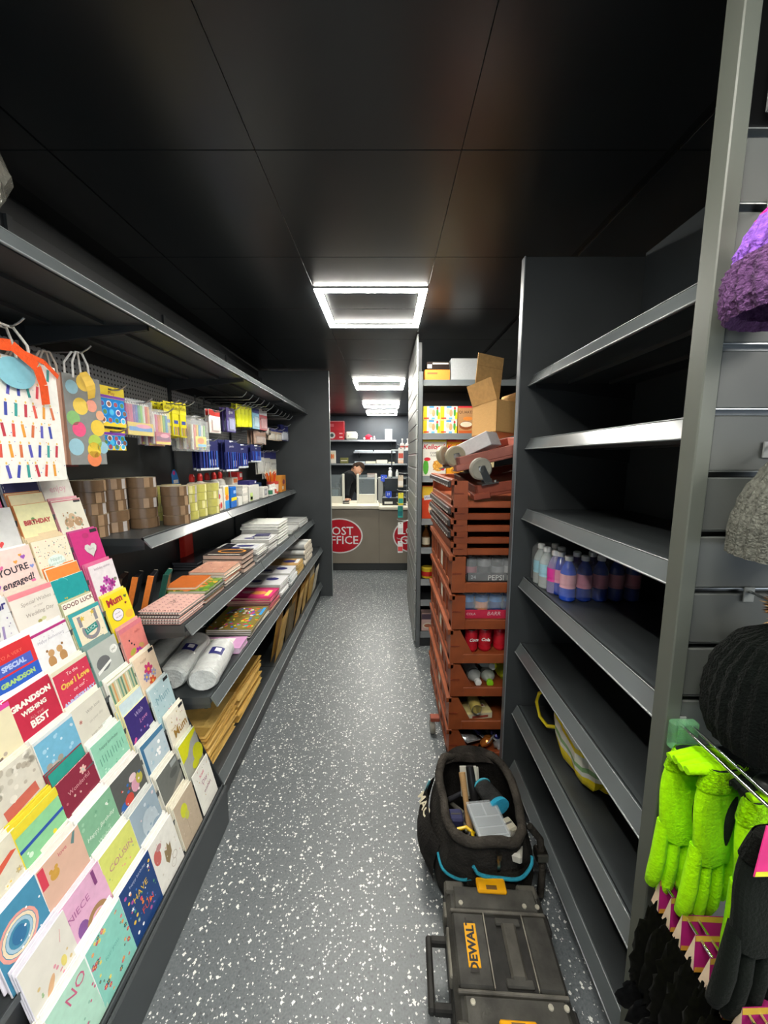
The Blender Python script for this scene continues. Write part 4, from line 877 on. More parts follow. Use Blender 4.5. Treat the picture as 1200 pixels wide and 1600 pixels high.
part('printed_picture', MB().rect(.005, .03, .05, .02, '#eef2f8', .0005).disc(-.01, .08, .014, .012, '#d0409a', .0005), 'print', t)
# cartons and little things further along
def carton(name, label, x, y, z, dx, dy, dz, col, rz=0.0, art=None, m='paper', cat='box', group=None):
    """x is the front face (towards the aisle), y the middle"""
    t = thing(name, label, cat, M=facing_x((x, y, z), yaw=rz), group=group)
    part('carton', MB().bev(-dy / 2, dy / 2, 0, dz, -dx, 0, col, .002), m, t)
    part('flap_edge', MB().box(-dy / 2 + .003, dy / 2 - .003, dz - .0005, dz + .0008, -dx * .5 - .001, -dx * .5 + .001, '#9a968c'), 'paper', t)
    if art:
        p = MB(); art(p, dy, dz); part('printed_picture', p, 'print', t)
    return t
carton('envelope_box', 'small low white box in front of the dark pad stack', -0.985, 2.585, TZ, .05, .07, .06, '#d9d8d0')
for k in range(7):
    o = tag(part('label_pad', MB().bev(-.06, .06, -.05, .05, 0, .018, '#ece9df' if k % 3 else '#cfcdc4', .0015), 'paper', M=flat_on((-1.052, 2.70, TZ + .0185 * k), rnd.uniform(-.04, .04))),
            ('bottom', 'second', 'third', 'fourth', 'fifth', 'sixth', 'top')[k] + ' white label pad of the stack next to the dark pads', 'pad', 'white label pads')
for k in range(6):
    tag(part('dark_pad', MB().bev(-.05, .05, -.035, .035, 0, .020, '#2b2a30', .0015).rect(0, 0, .09, .06, '#3a3a44', .0203), 'paper', M=flat_on((-1.175, 2.665, TZ + .0205 * k), rnd.uniform(-.06, .06))),
        ('bottom', 'second', 'third', 'fourth', 'fifth', 'top')[k] + ' dark pad of the stack behind the white label pads', 'pad', 'dark pads')
carton('label_box', 'long white box of labels with a pale green corner', -1.0, 2.91, TZ, .17, .22, .115, '#d8d7d0', art=lambda p, w, h: p.rect(-w * .3, h * .3, w * .25, h * .5, '#c8e08a', .0008).rect(-w * .3, h * .2, w * .2, h * .2, '#6ab8c8', .0008))
carton('ink_box', 'navy box lying on the long white label box', -1.03, 2.98, TZ + .1165, .09, .16, .03, '#2c2a66', art=lambda p, w, h: p.rect(w * .3, h * .5, w * .2, h * .5, '#e9e9ee', .0008))
carton('photo_box', 'white box with a grey picture window', -0.99, 3.155, TZ, .07, .13, .085, '#e4e2da', art=lambda p, w, h: p.rect(0, h * .5, w * .55, h * .6, '#9a9aa0', .0008).rect(0, h * .5, w * .3, h * .3, '#d0d0d4', .001))
carton('craft_box', 'small brown topped box behind the picture window box', -1.11, 3.17, TZ, .07, .12, .12, '#a5846a')
for i, c in enumerate(('#3a7a5a', '#e6e4de', '#b9503a')):
    bottle('ink_bottle', ('small correction bottle with a green label', 'small correction bottle, all white', 'small correction bottle with a rust label')[i], 'bottle', -0.99, 3.275 + .058 * i, TZ, [(.02, 0), (.021, .004), (.021, .055), (.012, .066)], '#e3e2dc', [(.012, .066), (.012, .09), (.007, .096)], '#e9e6e0', (.0214, .012, .048, c), group='small correction bottles')
t = thing('pencil_pot', 'red-orange pot crammed with pencils at the shelf end', 'pot', (-1.03, 3.49, TZ))
part('cup', MB().lathe([(.045, 0), (.048, .002), (.055, .11), (.052, .11), (.046, .006)], '#c9483a', 16), 'plastic', t)
part('label', MB().lathe([(.0492, .02), (.0538, .085)], '#e8d8cc', 16), 'print', t)
for i in range(16):
    a = i * 2.4; r0 = .008 + .028 * ((i * 7) % 5) / 5; r1 = r0 * 1.9 + .01
    p0 = Vector((-1.03 + r0 * math.cos(a) * .7, 3.49 + r0 * math.sin(a) * .7, TZ + .012)); p1 = Vector((-1.03 + r1 * math.cos(a), 3.49 + r1 * math.sin(a), TZ + .195 + .012 * (i % 3)))
    d = (p1 - p0)
    t = thing('pencil', ('orange', 'scarlet')[i % 2] + ' pencil standing point up in the red pot', 'pencil', group=('orange pencils in the pot', 'scarlet pencils in the pot')[i % 2])
    part('shaft', MB().tube([p0, p0 + d * .9], .0042, ('#ee7a22', '#d8401e')[i % 2], 6), 'gloss', t)
    part('tip', MB().tube([p0 + d * .9, p1], .004, '#ecd9b4', 6, rs=[.0042, .0008]), 'paper', t)
carton('crayon_box', 'orange box with red print at the far end of the tape shelf', -0.985, 3.70, TZ, .12, .16, .155, '#d9903a', art=lambda p, w, h: p.disc(0, h * .6, w * .25, h * .16, '#8a3a4a', .0008).rect(-w * .2, h * .25, w * .3, h * .2, '#efe4d0', .0008))
carton('crayon_box', 'dark blue box behind the pencil pot', -1.14, 3.42, TZ, .09, .2, .10, '#1f3f6a')
t = thing('paper_basket', 'small white basket with a looped handle behind the blue box', 'basket', (-1.17, 2.86, TZ + .128))
part('tray', MB().bev(-.05, .05, -.05, .05, 0, .05, '#e4ded2', .004), 'paper', t)
part('loop_handle', MB().tube([(0, -.045, .045), (0, -.04, .10), (0, 0, .125), (0, .04, .10), (0, .045, .045)], .004, '#c9cdd0', 6), 'plastic', t)
part('printed_picture', MB().box(.0502, .0506, -.035, .035, .01, .04, '#d8763a'), 'print', t)
carton('stamp_box', 'red and white box next to the looped basket', -1.13, 2.985, TZ + .150, .07, .10, .062, '#d23a3a', art=lambda p, w, h: p.rect(w * .15, h * .6, w * .5, h * .5, '#efe9e2', .0008))
carton('paper_box', 'flat white box that carries the small basket', -1.08, 2.90, TZ + .1165, .15, .0, .0, '#e0dfd8') if False else None
tag(part('shelf_riser', MB().bev(-1.25, -1.12, 2.79, 2.92, TZ, TZ + .127, '#cfcfc8', .002).box(-1.119, -1.118, 2.81, 2.90, TZ + .02, TZ + .10, '#8a8a90'), 'paper'), 'plain white box under the looped basket', 'box')
# ---------------------------------------------------------------- flat goods on the lower left shelves
def flat_book(name, label, cat, xf, y0, y1, dx, z, t, cover, page, art=None, group=None, spiral=False, rz=0.0, m='gloss', hard=False):
    dy = y1 - y0
    r = thing(name, label, cat, group=group, M=flat_on((xf, (y0 + y1) / 2, z), rz))
    k = .0012 if t > .006 else .0008
    pg = MB().bev(-dx + .003, -.003, -dy / 2 + .003, dy / 2 - .003, k, t - k, page, .0006)
    part('page_block', pg, 'paper', r)
    cv = MB().box(-dx, 0, -dy / 2, dy / 2, 0, k, cover).box(-dx, 0, -dy / 2, dy / 2, t - k, t, cover)
    if not spiral: cv.box(-dx, -dx + .002, -dy / 2, dy / 2, k, t - k, cover)
    part('cover', cv, m, r)
    if art:
        p = MB(); art(p, dx, dy, t + .0004); part('printed_picture', p, 'print', r)
    if spiral:
        s = MB()
        n = int(dx / .011)
        for i in range(n):
            X = -dx + .008 + (dx - .016) * i / (n - 1)
            s.ring(0, 0, 1, 1, '#202024') if False else None
            s.tube([(X, -dy / 2 + .010, -.001), (X, -dy / 2 - .004, t * .4), (X, -dy / 2 + .010, t + .0015)], .0016, '#232326', 4)
        part('spiral_binding', s, 'steel', r, label='dark wire spiral')
    return r
def monogram(p, dx, dy, z):
    q = random.Random(3)
    for i in range(6):
        for j in range(7):
            X, Y = -dx * (.08 + .84 * i / 5), -dy * .43 + dy * .86 * j / 6 + (dy * .03 if i % 2 else 0)
            if (i + j) % 2: p.flower(X, Y, .008, '#a86a72', '#eac6bc', z, 4)
            else: p.rect(X, Y, .012, .0025, '#8a5058', z, .8).rect(X, Y, .012, .0025, '#8a5058', z, -.8)
def jungle(p, dx, dy, z):
    q = random.Random(12)
    for i in range(46):
        p.disc(-dx * q.uniform(.05, .95), dy * q.uniform(-.46, .46), q.uniform(.010, .028), q.uniform(.006, .012), ['#4a8a3a', '#8ab03a', '#e0702a', '#d8b03a', '#2f6a3a', '#e8924a'][i % 6], z + i * .00001, 8, q.uniform(0, 3))
def blossom(p, dx, dy, z):
    q = random.Random(13)
    for i in range(26): p.rect(-dx * q.uniform(.05, .95), dy * q.uniform(-.45, .45), .018, .004, ['#b86a5a', '#8a4a50', '#e8b8a0'][i % 3], z + i * .00001, q.uniform(0, 3))
NZ = 0.8565
def pile(name, cat, labels, xf, y0, y1, dx, z, t, cols, page, art=None, spiral=False, jit=.006, m='gloss', group=None):
    for k, (lab, c) in enumerate(zip(labels, cols)):
        last = k == len(labels) - 1
        flat_book(name, lab, cat, xf + rnd.uniform(-jit, jit * .5), y0 + rnd.uniform(-jit, jit), y1 + rnd.uniform(-jit, jit), dx, z, t, c, page, art if last else None, group, spiral, rnd.uniform(-.03, .03), m)
        z += t + .0012
    return z
def names(n, what):
    w = ['bottom', 'second', 'third', 'fourth', 'fifth', 'sixth', 'seventh', 'eighth', 'ninth']
    return [('top ' if k == n - 1 else w[k] + ' ') + what + '' for k in range(n)]
z = pile('spiral_notebook', 'notebook', names(4, 'pink spiral notebook in the monogram pile nearest the cards'), -0.800, 1.42, 1.62, .165, NZ, .012, ['#d9a79c', '#e2b5aa', '#3a3438', '#e2b5aa'], '#dcd6d0', monogram, True, .004, 'paper')
lettering('LV', .034, '#3a2a2e', [o for o in bpy.data.objects if o.name.startswith('spiral_notebook')][-1], -.085, 0, .0132, rot=PI / 2, shear=.2)
z = pile('spiral_notebook', 'notebook', names(4, 'jungle print notebook in the second pile from the cards'), -0.805, 1.645, 1.845, .17, NZ, .013, ['#8a5a44', '#5a6a4a', '#3a3a40', '#7a9a3a'], '#d8d2c8', jungle, False, .006)
flat_book('spiral_notebook', 'orange striped notebook on top of the jungle print pile', 'notebook', -0.86, 1.66, 1.84, .14, z + .0004, .012, '#d8763a', '#e6dccb', None, rz=.05)
z = pile('spiral_notebook', 'notebook', names(5, 'peach print notebook in the third pile from the cards'), -0.805, 1.865, 2.075, .18, NZ, .014, ['#3a3638', '#e0d0c0', '#d0602a', '#e6dccb', '#dba48c'], '#e6ddd0', blossom, False, .008)
for k in range(4):
    z0 = NZ + .0255 * k
    flat_book('sketch_pad', ('bottom', 'second', 'third', 'top')[k] + ' thick black sketch pad with pale pages beside the peach notebooks', 'pad', -0.800 + rnd.uniform(-.006, .004), 2.10, 2.275, .23, z0, .0245, '#1d1c1e', '#d9bfae',
              (lambda p, dx, dy, z: p.rect(-dx * .5, 0, dx * .98, dy * .98, '#3a3230', z).disc(-dx * .45, dy * .1, dx * .36, dy * .28, '#d8903a', z + .0001).disc(-dx * .45, dy * .1, dx * .30, dy * .2, '#3a3230', z + .0002).rect(-dx * .5, -dy * .38, dx * .8, dy * .08, '#e2dccf', z + .0002)) if k == 3 else None, 'thick black sketch pads', rz=rnd.uniform(-.03, .03))
def navyblob(p, dx, dy, z):
    p.disc(-dx * .4, dy * .1, dx * .22, dy * .14, '#2a2c6c', z).disc(-dx * .6, -dy * .2, dx * .14, dy * .1, '#2a2c6c', z).rect(-dx * .15, 0, dx * .12, dy * .7, '#c9ccd2', z)
def sleeve(p, dx, dy, z):
    navyblob(p, dx, dy, z); p.rect(-dx * .8, 0, dx * .25, dy * .9, '#1f2028', z)
z = pile('refill_pad', 'pad', names(6, 'white and navy refill pad in the pile beside the black sketch pads'), -0.800, 2.335, 2.52, .27, NZ, .012, ['#e2e2de', '#dadad6', '#26262c', '#e2e2de', '#d6d6d4', '#e2e2e0'], '#e9e8e2', sleeve, False, .010)
for k in range(3):
    flat_book('refill_pad', ('lowest', 'middle', 'topmost')[k] + ' dark plastic wallet lying behind the white and navy pads', 'wallet', -1.085 + rnd.uniform(-.01, .01), 2.15, 2.50, .15, NZ + .0155 * k, .015, '#2b2d33', '#55585e', None, 'dark plastic wallets', rz=rnd.uniform(-.05, .05))
z = pile('envelope_pack', 'envelopes', names(6, 'white envelope pack in the loose middle pile on the notebook shelf'), -0.800, 2.56, 2.77, .26, NZ, .014, ['#dedfdc', '#e6e6e2', '#c9cac8', '#e6e6e2', '#d9dad8', '#e2e2e0'], '#e8e7e2', navyblob, False, .012)
flat_book('index_card_pack', 'dark strapped pack of white cards standing out of the loose envelope pile', 'pack', -0.815, 2.60, 2.70, .10, z + .0003, .02, '#2a2760', '#e8e8e4', None, rz=.12)
z = pile('envelope_box', 'box', names(7, 'white envelope box of the tall white pile on the notebook shelf'), -0.805, 2.83, 3.12, .28, NZ, .021, ['#d6d8d2', '#dfe0da', '#cfd1cc', '#e2e3de', '#d8dad4', '#dee0da', '#e4e6de'], '#e9e9e4', None, False, .006, 'paper')
z = pile('envelope_pack', 'envelopes', names(3, 'thin white envelope pack lying low beside the tall envelope boxes'), -0.800, 3.22, 3.45, .22, NZ, .011, ['#d8dad8', '#c6c9c8', '#e0e2e0'], '#e6e6e2', None, False, .01)
z = pile('envelope_pack', 'envelopes', names(3, 'grey white envelope pack at the far end of the notebook shelf'), -0.800, 3.55, 3.88, .24, NZ, .015, ['#d0d3d2', '#c0c4c4', '#dcdedc'], '#e6e6e2', None, False, .01)
# standing notebooks and red box
for k, (c, e, w) in enumerate((('#3a2a26', '#5a4a3a', 'brown black notebook'), ('#26262a', '#e8833a', 'black notebook with an orange elastic band'), ('#26262a', '#e8833a', 'second black notebook with an orange band'), ('#24584c', '#1f4a40', 'dark green notebook'))):
    t = thing('elastic_notebook', w + ' leaning in the row behind the pink monogram pile', 'notebook', group='banded notebooks standing in a row', M=Matrix.Translation((-1.165 + .055 * k, 1.585 + .018 * k, NZ)) @ Matrix.Rotation(math.radians(20), 4, 'Z') @ Matrix.Rotation(math.radians(14), 4, 'Y'))
    part('cover', MB().bev(-.010, .010, -.055, .055, 0, .148, c, .002), 'gloss', t)
    part('page_block', MB().bev(-.0075, .0075, .050, .0562, .004, .1485, '#d8ccb8', .0008), 'paper', t)
    part('elastic_band', MB().box(-.0108, .0108, -.0556, -.046, -.0004, .1492, e), 'cloth', t)
carton('display_box', 'plain red box standing on the shelf under the brown tapes', -1.225, 2.335, NZ, .03, .11, .22, '#c0281f', art=lambda p, w, h: p.rect(0, h * .5, w * .8, h * .8, '#c93024', .0006))
# ---- shelf with bubble wrap and magazines
MZ = 0.5535
def bubble_roll(label, x, y0, y1, r, z, yaw, col, m='bubble_film', tagcol='#2a2c70', withlabel=True):
    L = y1 - y0
    t = thing('bubble_wrap_roll', label, 'bubble wrap', (x, (y0 + y1) / 2, z + r * .82), yaw, 'bubble wrap rolls')
    n = 20
    q = random.Random(int(x * 1000))
    prof = [(r * .35, -L / 2 + .004), (r * .86, -L / 2), (r * .99, -L / 2 + .018)]
    for i in range(8): prof.append((r * (1 + q.uniform(-.035, .03)), -L / 2 + .03 + (L - .06) * i / 7))
    prof += [(r * .99, L / 2 - .018), (r * .86, L / 2), (r * .35, L / 2 - .004)]
    Rm = Matrix.Diagonal((1, 1, .82, 1)) @ Matrix.Rotation(-PI / 2, 4, 'X')
    part('roll', MB().lathe(prof, col, n, Rm), m, t)
    part('core', MB().lathe([(r * .34, -L / 2 + .006), (r * .34, L / 2 - .006)], '#cfd2d0', 14, Rm), m, t)
    part('outer_layer', MB().grid(lambda u, v: (math.cos(.3 + u * 4.4) * r * (1.035 + .004 * math.sin(v * 40)), (v - .5) * L * .94, .82 * math.sin(.3 + u * 4.4) * r * (1.035 + .004 * math.sin(v * 31 + u * 17))), 18, 8, '#f2f4f2'), 'clear_film', t, label='clear film wrapping')
    if withlabel:
        lb = MB().grid(lambda u, v: (math.cos(.85 + u * .9) * r * 1.05, (v - .3) * .06 + .0, .82 * math.sin(.85 + u * .9) * r * 1.05), 6, 1, tagcol)
        o = part('paper_label', lb, 'print', t, label='navy printed label')
        part('printed_picture', MB().grid(lambda u, v: (math.cos(1.05 + u * .4) * r * 1.056, (v - .3) * .03 + .012, .82 * math.sin(1.05 + u * .4) * r * 1.056), 4, 1, '#e8e8f0'), 'print', o)
    return t
bubble_roll('white bubble wrap roll with a navy label, at the front of the low shelf', -0.765, 1.45, 1.73, .062, MZ, math.radians(8), '#e4e8e6')
bubble_roll('white bubble wrap roll with a navy label, lying behind the front one', -0.905, 1.46, 1.80, .060, MZ, math.radians(8), '#dde2e0')
bubble_roll('clear bubble wrap roll without a label, third from the shelf front', -1.040, 1.46, 1.86, .058, MZ, math.radians(4), '#b9c0be', withlabel=False)
bubble_roll('clear grey bubble wrap roll lying against the back panel', -1.165, 1.47, 1.90, .056, MZ, 0.0, '#9aa2a2', withlabel=False)
flat_book('tissue_pack', 'lilac and white pack of tissue paper beside the front bubble wrap', 'pack', -0.715, 1.76, 1.885, .21, MZ, .03, '#d9a3cf', '#e4c6e0', lambda p, dx, dy, z: p.rect(-dx * .6, 0, dx * .7, dy * .7, '#e8e2dc', z).rect(-dx * .62, -dy * .1, dx * .5, dy * .14, '#c98a8a', z + .0001).rect(-dx * .62, dy * .15, dx * .4, dy * .1, '#8ab0a0', z + .0001), rz=.06)
def sticker_cover(p, dx, dy, z):
    q = random.Random(31)
    p.rect(-dx / 2, 0, dx * .99, dy * .99, '#8a7a3a', z)
    p.ring(-dx * .55, dy * .16, .08, .066, '#7a4aa8', z + .0001, .2, 3.0)
    for i in range(90):
        p.disc(-dx * q.uniform(.04, .96), dy * q.uniform(-.48, .46), q.uniform(.006, .016), q.uniform(.004, .010), ['#e8d83a', '#5ab03a', '#3a7ad8', '#e85a2a', '#d83a8a', '#f0ece0', '#8a5a2a', '#3ab0c8', '#f0a03a'][i % 9], z + .0002 + i * .00001, 8, q.uniform(0, 3))
    p.rect(-dx * .05, dy * .25, dx * .07, dy * .34, '#3a9ae0', z + .0015)
z = pile('activity_book', 'book', names(4, 'colourful sticker book in the pile by the lilac tissue pack'), -0.715, 1.925, 2.235, .24, MZ, .012, ['#4a4a52', '#d8d2c4', '#5a5a4a', '#8a7a3a'], '#e6e2d8', sticker_cover, False, .006)
flat_book('activity_book', 'dark green folder slipping behind the sticker book pile', 'folder', -1.02, 2.05, 2.25, .16, MZ, .012, '#3a5a4a', '#c9ccc4', None, rz=.2)
def hotpink(p, dx, dy, z):
    p.rect(-dx * .5, 0, dx * .98, dy * .7, '#d83a78', z).disc(-dx * .4, 0, dx * .2, dy * .16, '#f0a050', z + .0001).disc(-dx * .65, dy * .05, dx * .16, dy * .13, '#f2c0cc', z + .0001).rect(-dx * .15, 0, dx * .1, dy * .5, '#e8e070', z + .0001)
z = pile('colouring_book', 'book', names(7, 'hot pink colouring book in the thick pile past the sticker books'), -0.715, 2.275, 2.48, .27, MZ, .011, ['#c9a08a', '#d8b8a8', '#b85a6a', '#d8a0a8', '#8a3a5a', '#c85a7a', '#c23a6a'], '#d9b8a0', hotpink, False, .008)
def cloudnavy(p, dx, dy, z):
    p.disc(-dx * .35, dy * .1, dx * .17, dy * .16, '#2b2d6e', z).disc(-dx * .7, -dy * .15, dx * .13, dy * .14, '#34366f', z).disc(-dx * .55, dy * .25, dx * .2, dy * .08, '#b9bcc8', z)
z = pile('copier_paper_pack', 'paper', names(6, 'white and navy paper pack in the pile next to the pink colouring books'), -0.715, 2.53, 2.73, .27, MZ, .014, ['#dfe0e2', '#e6e6e6', '#cfd2d6', '#e6e6e6', '#d9dbde', '#e4e4e6'], '#ecece8', cloudnavy, False, .010)
z = pile('copier_paper_pack', 'paper', names(6, 'white and navy paper pack in the second white pile of the low shelf'), -0.715, 2.78, 3.00, .27, MZ, .014, ['#dfe0e2', '#d6d8da', '#e2e4e6', '#cfd2d6', '#e4e4e6', '#e2e2e4'], '#ecece8', cloudnavy, False, .010)
def kraftnavy(p, dx, dy, z):
    p.rect(-dx * .5, 0, dx * .98, dy * .98, '#b8925a', z).disc(-dx * .35, dy * .05, dx * .2, dy * .2, '#2b2d6e', z + .0001).rect(-dx * .12, dy * .1, dx * .12, dy * .6, '#e6e6e6', z + .0001)
z = pile('envelope_pack', 'envelopes', names(5, 'kraft envelope pack with a navy mark on the low shelf'), -0.715, 3.04, 3.24, .27, MZ, .016, ['#c9a868', '#bd9a58', '#d0b070', '#c2a05e', '#c9a868'], '#d8bc84', kraftnavy, False, .008)
for r_ in range(4):
    for k in range(6 - (r_ == 3)):
        t = thing('paper_roll', ('lowest', 'second', 'third', 'top')[r_] + ' row of rolled wrapping paper, ' + ('first', 'second', 'third', 'fourth', 'fifth', 'sixth')[k] + ' from the camera', 'paper roll', (-0.715, 3.31 + .058 * k + .029 * (r_ % 2), MZ + .025 + .046 * r_), 0, 'white rolls of wrapping paper')
        part('roll', MB().lathe([(.015, 0), (.0225, .002), (.0225, .36), (.015, .362)], '#c9cbc8' if (k + r_) % 3 else '#9b9d9c', 12, Matrix.Rotation(-PI / 2, 4, 'Y')), 'paper', t)
        part('paper_end', MB().lathe([(.008, 0), (.0226, .0), (.0232, -.010), (.009, -.010)], '#e6dccb', 12, Matrix.Rotation(PI / 2, 4, 'Y') @ Matrix.Translation((0, 0, .002))), 'paper', t)
# ---- padded envelopes on the base shelf
BZ = 0.1655
def padded_envelope(label, xf, y, dx, dy, z, t, col, group, rz=0.0, standing=None, flap=True):
    q = rnd
    M = flat_on((xf, y, z), rz) if standing is None else Matrix.Translation((xf, y, z)) @ Matrix.Rotation(rz, 4, 'Z') @ Matrix.Rotation(standing, 4, 'Y')
    r = thing('padded_envelope', label, 'envelope', group=group, M=M)
    s1, s2, s3 = q.uniform(0, 6), q.uniform(0, 6), q.uniform(.6, 1.0)
    def top(u, v):
        e = min(u, 1 - u, v, 1 - v)
        return (-dx * u, dy * (v - .5), t * .5 + min(t * .5, e * t * 5) * (.85 + .15 * math.sin(9 * v + s1) * math.cos(7 * u + s2)))
    def bot(u, v):
        e = min(u, 1 - u, v, 1 - v)
        return (-dx * u, dy * (.5 - v), t * .5 - min(t * .5, e * t * 5) * .95)
    part('envelope', MB().grid(top, 8, 8, col).grid(bot, 4, 4, col), 'kraft', r)
    if flap: part('flap', MB().grid(lambda u, v: (-dx * (.02 + .96 * u), dy * (-.49 + .16 * v), t + .0012 - .004 * abs(u - .5) ** 2), 4, 2, '#c09a4e'), 'kraft', r)
    return r
KR = ['#e3bd6c', '#dab25e', '#e8c678', '#d4aa56']
w = ['bottom', 'second', 'third', 'fourth', 'fifth', 'sixth', 'seventh', 'eighth', 'ninth', 'tenth', 'eleventh', 'twelfth', 'thirteenth']
for k in range(13):
    padded_envelope((w[k] if k < 12 else 'top') + ' padded brown envelope in the big pile at the near end of the base shelf', -0.745 + rnd.uniform(-.014, .006), 1.60 + rnd.uniform(-.012, .012), .33, .32, BZ + .0155 * k, .0175, KR[k % 4], 'padded envelopes in the near pile', rnd.uniform(-.05, .05), flap=k == 12)
o = [x for x in bpy.data.objects if x.name.startswith('padded_envelope')][-1]
part('stamp_mark', MB().disc(-.08, .03, .014, .014, '#5a5a62', .0186, 12), 'print', o, label='round dark printed mark')
for k in range(11):
    padded_envelope((w[k] if k < 10 else 'top') + ' padded brown envelope in the second pile along the base shelf', -0.745 + rnd.uniform(-.012, .006), 1.965 + rnd.uniform(-.012, .012), .33, .36, BZ + .0165 * k, .0185, KR[(k + 1) % 4], 'padded envelopes in the second pile', rnd.uniform(-.06, .06), flap=k == 10)
for k in range(5):
    padded_envelope(w[k] + ' rumpled brown envelope heaped on top behind the second pile', -0.84 + rnd.uniform(-.02, .02), 2.12 + .02 * k, .26, .22, BZ + .19 + .018 * k, .02, KR[k % 4], 'rumpled envelopes heaped behind', rnd.uniform(-.3, .3), flap=False)
for i, (y, n, h, c) in enumerate(((2.46, 2, .30, '#c9a050'), (2.74, 2, .26, '#6a5a3a'), (2.98, 3, .28, '#cba35a'), (3.24, 3, .27, '#d0aa60'), (3.50, 3, .25, '#c9a050'), (3.72, 4, .27, '#e0d8c4'))):
    for k in range(n):
        padded_envelope(('front', 'second', 'third', 'rear')[k] + ' envelope of the ' + ('first', 'second', 'third', 'fourth', 'fifth', 'sixth')[i] + ' upright bundle beyond the piles', -0.742 - .03 * k, y + rnd.uniform(-.01, .01), h + rnd.uniform(-.01, .015), .19, BZ, .014, c, 'upright brown envelopes on the base shelf', rnd.uniform(-.08, .08), standing=math.radians(100 + rnd.uniform(-3, 3)), flap=False)
# ---------------------------------------------------------------- cereal shelving facing the camera
GY = 2.90
t = thing('shelving_bay', 'dark shelving end with cereal boxes facing the camera, pale slats along its aisle side', 'shelving', (0, 0, 0))
part('back_panel', MB().box(0.26, 1.16, GY + .40, GY + .42, 0.02, 2.10, '#26292b'), 'charcoal_metal', t)
LEV = (2.065, 1.680, 1.362, 1.035, 0.808, 0.553, 0.385, 0.120)
for z in LEV:
    s = part('shelf', MB().box(0.272, 1.16, GY + .02, GY + .398, z - .028, z, '#3a3e40'), 'charcoal_metal', t)
    part('price_strip', MB().add([(0.272, GY + .02, z + .003), (1.16, GY + .02, z + .003), (1.16, GY, z - .042), (0.272, GY, z - .042), (0.272, GY + .006, z - .045), (1.16, GY + .006, z - .045)], [(0, 3, 2, 1), (3, 4, 5, 2)], '#6a7072'), 'strip_plastic', s)
part('kick_plate', MB().box(0.272, 1.16, GY + .02, GY + .03, 0, .09, DK2), 'charcoal_metal', t)
part('front_post', MB().bev(0.238, 0.270, GY - .012, GY + .03, 0, 2.12, '#5d6264', .003), 'charcoal_metal', t)
z = .05
while z < 2.30:
    part('slat', MB().bev(0.222, 0.236, GY + .0, GY + 1.0, z, z + .097, '#8d908d', .002), 'laminate', t)
    part('slot_insert', MB().box(0.226, 0.236, GY + .0, GY + 1.0, z + .0975, z + .1035, '#d2d6d8'), 'steel', t)
    z += .106
part('end_board', MB().box(0.237, 0.262, GY + .03, GY + 1.0, 0, 2.33, '#2c3032'), 'charcoal_metal', t)

def cereal(label, x0, x1, z, h, dy, col, art, y=None, group='breakfast boxes on the shelving end', name='cereal_box'):
    y = GY + .03 if y is None else y
    w = x1 - x0
    t = thing(name, label, 'box', M=facing_y(((x0 + x1) / 2, y, z)), group=group)
    part('carton', MB().bev(-w / 2, w / 2, 0, h, -dy, 0, col, .002), 'gloss', t)
    p = MB(); art(p, w, h, t); part('printed_picture', p, 'print', t)
    return t
def variety(p, w, h, t):
    p.rect(0, h * .5, w * .98, h * .96, '#e9e4da', .0004).rect(-w * .38, h * .5, w * .22, h * .96, '#f0d428', .0006).rect(w * .42, h * .3, w * .14, h * .5, '#f2d21c', .0006)
    p.disc(-w * .05, h * .62, w * .11, h * .22, '#f0c9a8', .0007).disc(w * .12, h * .5, w * .10, h * .26, '#d8a878', .0007).rect(0, h * .93, w * .3, h * .12, '#3a9ad8', .0007).disc(w * .34, h * .55, w * .07, h * .3, '#4aa04a', .0007).disc(w * .34, h * .85, w * .06, h * .1, '#d83a3a', .0008)
    p.rect(-w * .3, h * .12, w * .3, h * .10, '#d8322e', .0008).rect(w * .1, h * .1, w * .2, h * .14, '#6ab8e0', .0008)
for i, (x0, zz, lab) in enumerate(((0.276, 0, 'lower left variety pack of small cereals'), (0.276, 1, 'upper left variety pack of small cereals'), (0.405, 0, 'lower right variety pack of small cereals'), (0.405, 1, 'upper right variety pack of small cereals'))):
    cereal(lab + ' beside the oat box', x0, x0 + .127, LEV[1] + .001 + .101 * zz, .099, .07, '#efe0b8', variety, group='variety packs')
def oats(p, w, h, t):
    p.rect(0, h * .5, w * .98, h * .98, '#b98a5c', .0004).rect(0, h * .97, w, h * .06, '#c8303a', .0006).disc(0, h * .3, w * .42, h * .16, '#8a4a20', .0006).disc(0, h * .34, w * .36, h * .10, '#e8dcc0', .0007).rect(0, h * .06, w * .9, h * .1, '#c8602a', .0006).disc(w * .1, h * .55, w * .3, h * .07, '#e08a3a', .0006)
    lettering('QUAKER', w * .24, '#3a2a22', t, 0, h * .78, .001)
cereal('tan oat porridge box with a bowl picture', 0.537, 0.660, LEV[1] + .001, .20, .08, '#b88850', oats)
cereal('second tan oat porridge box, half hidden by the cardboard box', 0.664, 0.786, LEV[1] + .001, .20, .08, '#c89a5c', oats)
